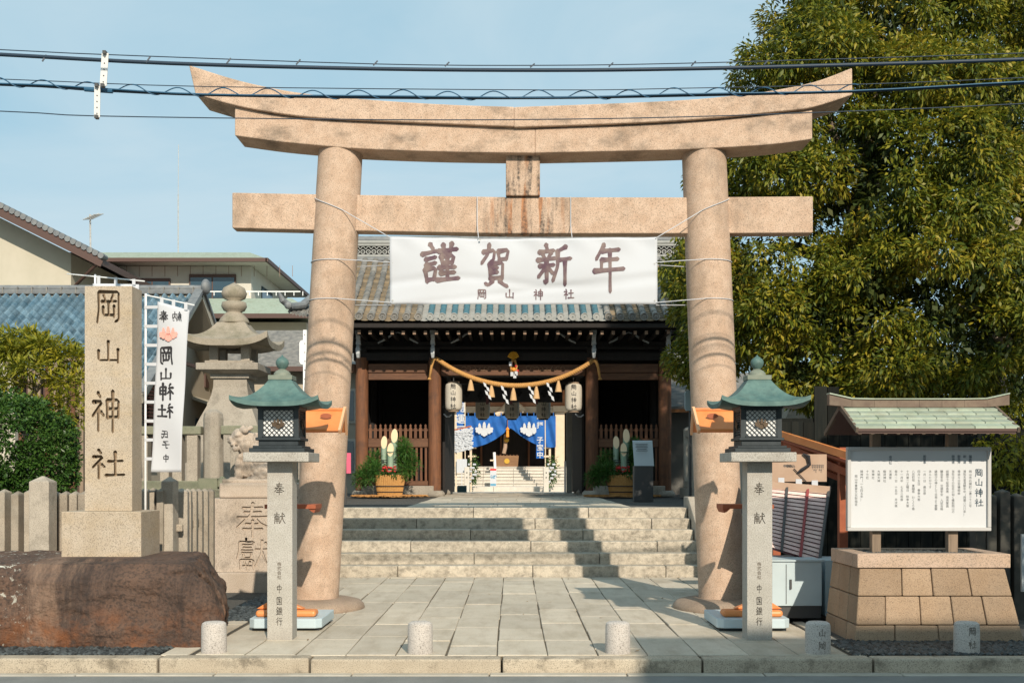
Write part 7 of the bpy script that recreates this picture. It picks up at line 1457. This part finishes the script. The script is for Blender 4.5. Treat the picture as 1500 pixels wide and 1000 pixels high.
# ================================================================== OVERHEAD CABLES
def wire(name, pts, r, m, label=None, Yq=10.15, par=None):
    p = interp(pts); mb = MB(); mb.tube([P(a, b, Yq) for a, b in p], r, 7); o = mb.build(name, m, par, smooth=True)
    if label: tag(o, label, 'cable')
    return o
oc = thing('overhead_cable', (0, 10.15, 5), 'thick blue black upper cable strung across the whole view above the torii', 'cable')
u1 = [(-500, 62), (-200, 70), (0, 80), (250, 93), (550, 101), (800, 103), (1000, 101), (1250, 95), (1500, 87), (1800, 74), (2200, 52)]; wire('main_cable', u1, .017, cablem, par=oc)
wire('support_wire', [(-500, 50), (0, 73), (150, 80), (550, 94), (800, 96), (1000, 93), (1250, 86), (1500, 78), (1800, 66), (2200, 42)], .0045, cablem, par=oc)
for x in (65, 217, 335, 437, 550, 655, 780, 895, 1016, 1122): mb = MB(); mb.bar(P(x - 3, PXy if False else 99 - abs(x - 800) * .012, 10.14), P(x + 3, 94 - abs(x - 800) * .018, 10.15), .012, .012); mb.build('cable_tie', cablem, oc)
oc2 = thing('overhead_cable', (0, 10.2, 4.8), 'lower cable wrapped with a looping blue lashing wire, crossing the top lintel', 'cable')
u2 = [(-500, 112), (0, 124), (140, 132), (300, 139), (550, 143), (800, 143.5), (1000, 140), (1250, 134), (1500, 122), (1800, 108), (2200, 84)]; wire('main_cable', u2, .0125, cablem, par=oc2, Yq=10.2)
wire('second_cable', [(a, b - 1.5 - 1.2 * math.sin(a * .013)) for a, b in u2], .007, cablel, par=oc2, Yq=10.18)
wire('support_wire', [(-500, 98), (0, 116), (300, 127), (800, 132), (1000, 129.5), (1250, 124), (1500, 114), (1800, 98), (2200, 70)], .004, cablem, par=oc2, Yq=10.2)
def u2y(x):
    q = interp(u2)
    for a, b in zip(q, q[1:]):
        if a[0] <= x <= b[0]: return a[1] + (b[1] - a[1]) * (x - a[0]) / (b[0] - a[0])
    return 130
pts = []; x = -160
while x < 1262:
    ph = (x + 20) / 66 * 2 * math.pi; s_ = math.sin(ph); pts.append(P(x, u2y(x) - 4.2 - 6.2 * s_ + 1.2 * math.sin(x * .03), 10.2 + .03 * math.cos(ph))); x += 4.5
mb = MB(); mb.tube(pts, .0052, 6); mb.build('lashing_wire', cablel, oc2, smooth=True)
mb = MB(); mb.tube([P(124, 131, 10.17), P(165, 134, 10.17)], .02, 8); mb.build('splice_sleeve', cablel, oc2)
wire('thin_cable', [(-500, 146), (0, 163), (140, 170), (500, 175), (750, 175.5), (1000, 171.5), (1300, 161), (1500, 152), (1800, 136), (2200, 112)], .0048, cablem, 'thin low cable crossing in front of the torii lower lintel', 10.25)
wire('thin_cable', [(-600, -210), (400, -160), (1400, -170), (2300, -240)], .010, cablem, 'power cable running above the frame over the kerb', 8.6)
wire('thin_cable', [(-600, -330), (400, -280), (1400, -290), (2300, -360)], .009, cablem, 'highest power cable running above the frame over the kerb', 8.4)
for i, (xa, ya, xb_, yb, Yq) in enumerate(((154, 78, 151, 126, 10.13), (142.5, 126, 142, 172, 10.16))):
    t = thing('cable_spacer', (PX(xa, Yq), Yq, PZ(ya, Yq)), ('upper' if i == 0 else 'lower') + ' perforated metal strap linking the overhead cables at the left', 'cable spacer', 'metal straps between the cables'); mb = MB(); mb.bar(P(xa, ya, Yq - .03), P(xb_, yb, Yq - .03), .012, .055); mb.v = mb.v
    a, b = P(xa, ya, Yq - .04), P(xb_, yb, Yq - .04); m_ = MB(); w = .030 if i == 0 else .026; m_.hexa([a + Vector((-w, 0, 0)), a + Vector((w, 0, 0)), a + Vector((w, .006, 0)), a + Vector((-w, .006, 0)), b + Vector((-w, 0, 0)), b + Vector((w, 0, 0)), b + Vector((w, .006, 0)), b + Vector((-w, .006, 0))]); m_.build('strap', mat('pale_strap', (.62, .62, .60), rough=.5), t)
    for k in range(5): c = a.lerp(b, .12 + .19 * k); m_ = MB(); m_.disc((c.x, c.y - .003, c.z), .006, 8, .002); m_.build('hole', steel, t)
    for c in (a, b): m_ = MB(); m_.box(c.x - .014, c.x + .014, c.y - .03, c.y + .02, c.z - .014, c.z + .014); m_.build('bolt', steel, t)

# ================================================================== HOUSE ACROSS THE ROAD (behind the camera; its shade falls on the kerb at the right)
hx = thing('roadside_house', (9, -8, 0), 'plain rendered house across the road behind the viewer', 'house')
mb = MB(); mb.box(5.15, 16, -12, -4, -.13, 8.5); mb.build('wall', cream, hx); mb = MB(); mb.box(5.1, 16.1, -12.1, -3.95, 8.502, 8.77); mb.build('parapet', offw, hx)
for i in range(3):
    for z in (1.2, 4.2): mb = MB(); mb.box(6.3 + i * 3.1, 7.9 + i * 3.1, -3.995, -3.93, z, z + 1.4); w_ = mb.build('window', brownm, hx); p = MB(); p.box(6.38 + i * 3.1, 7.82 + i * 3.1, -3.928, -3.92, z + .08, z + 1.32); p.build('pane', glass, w_)
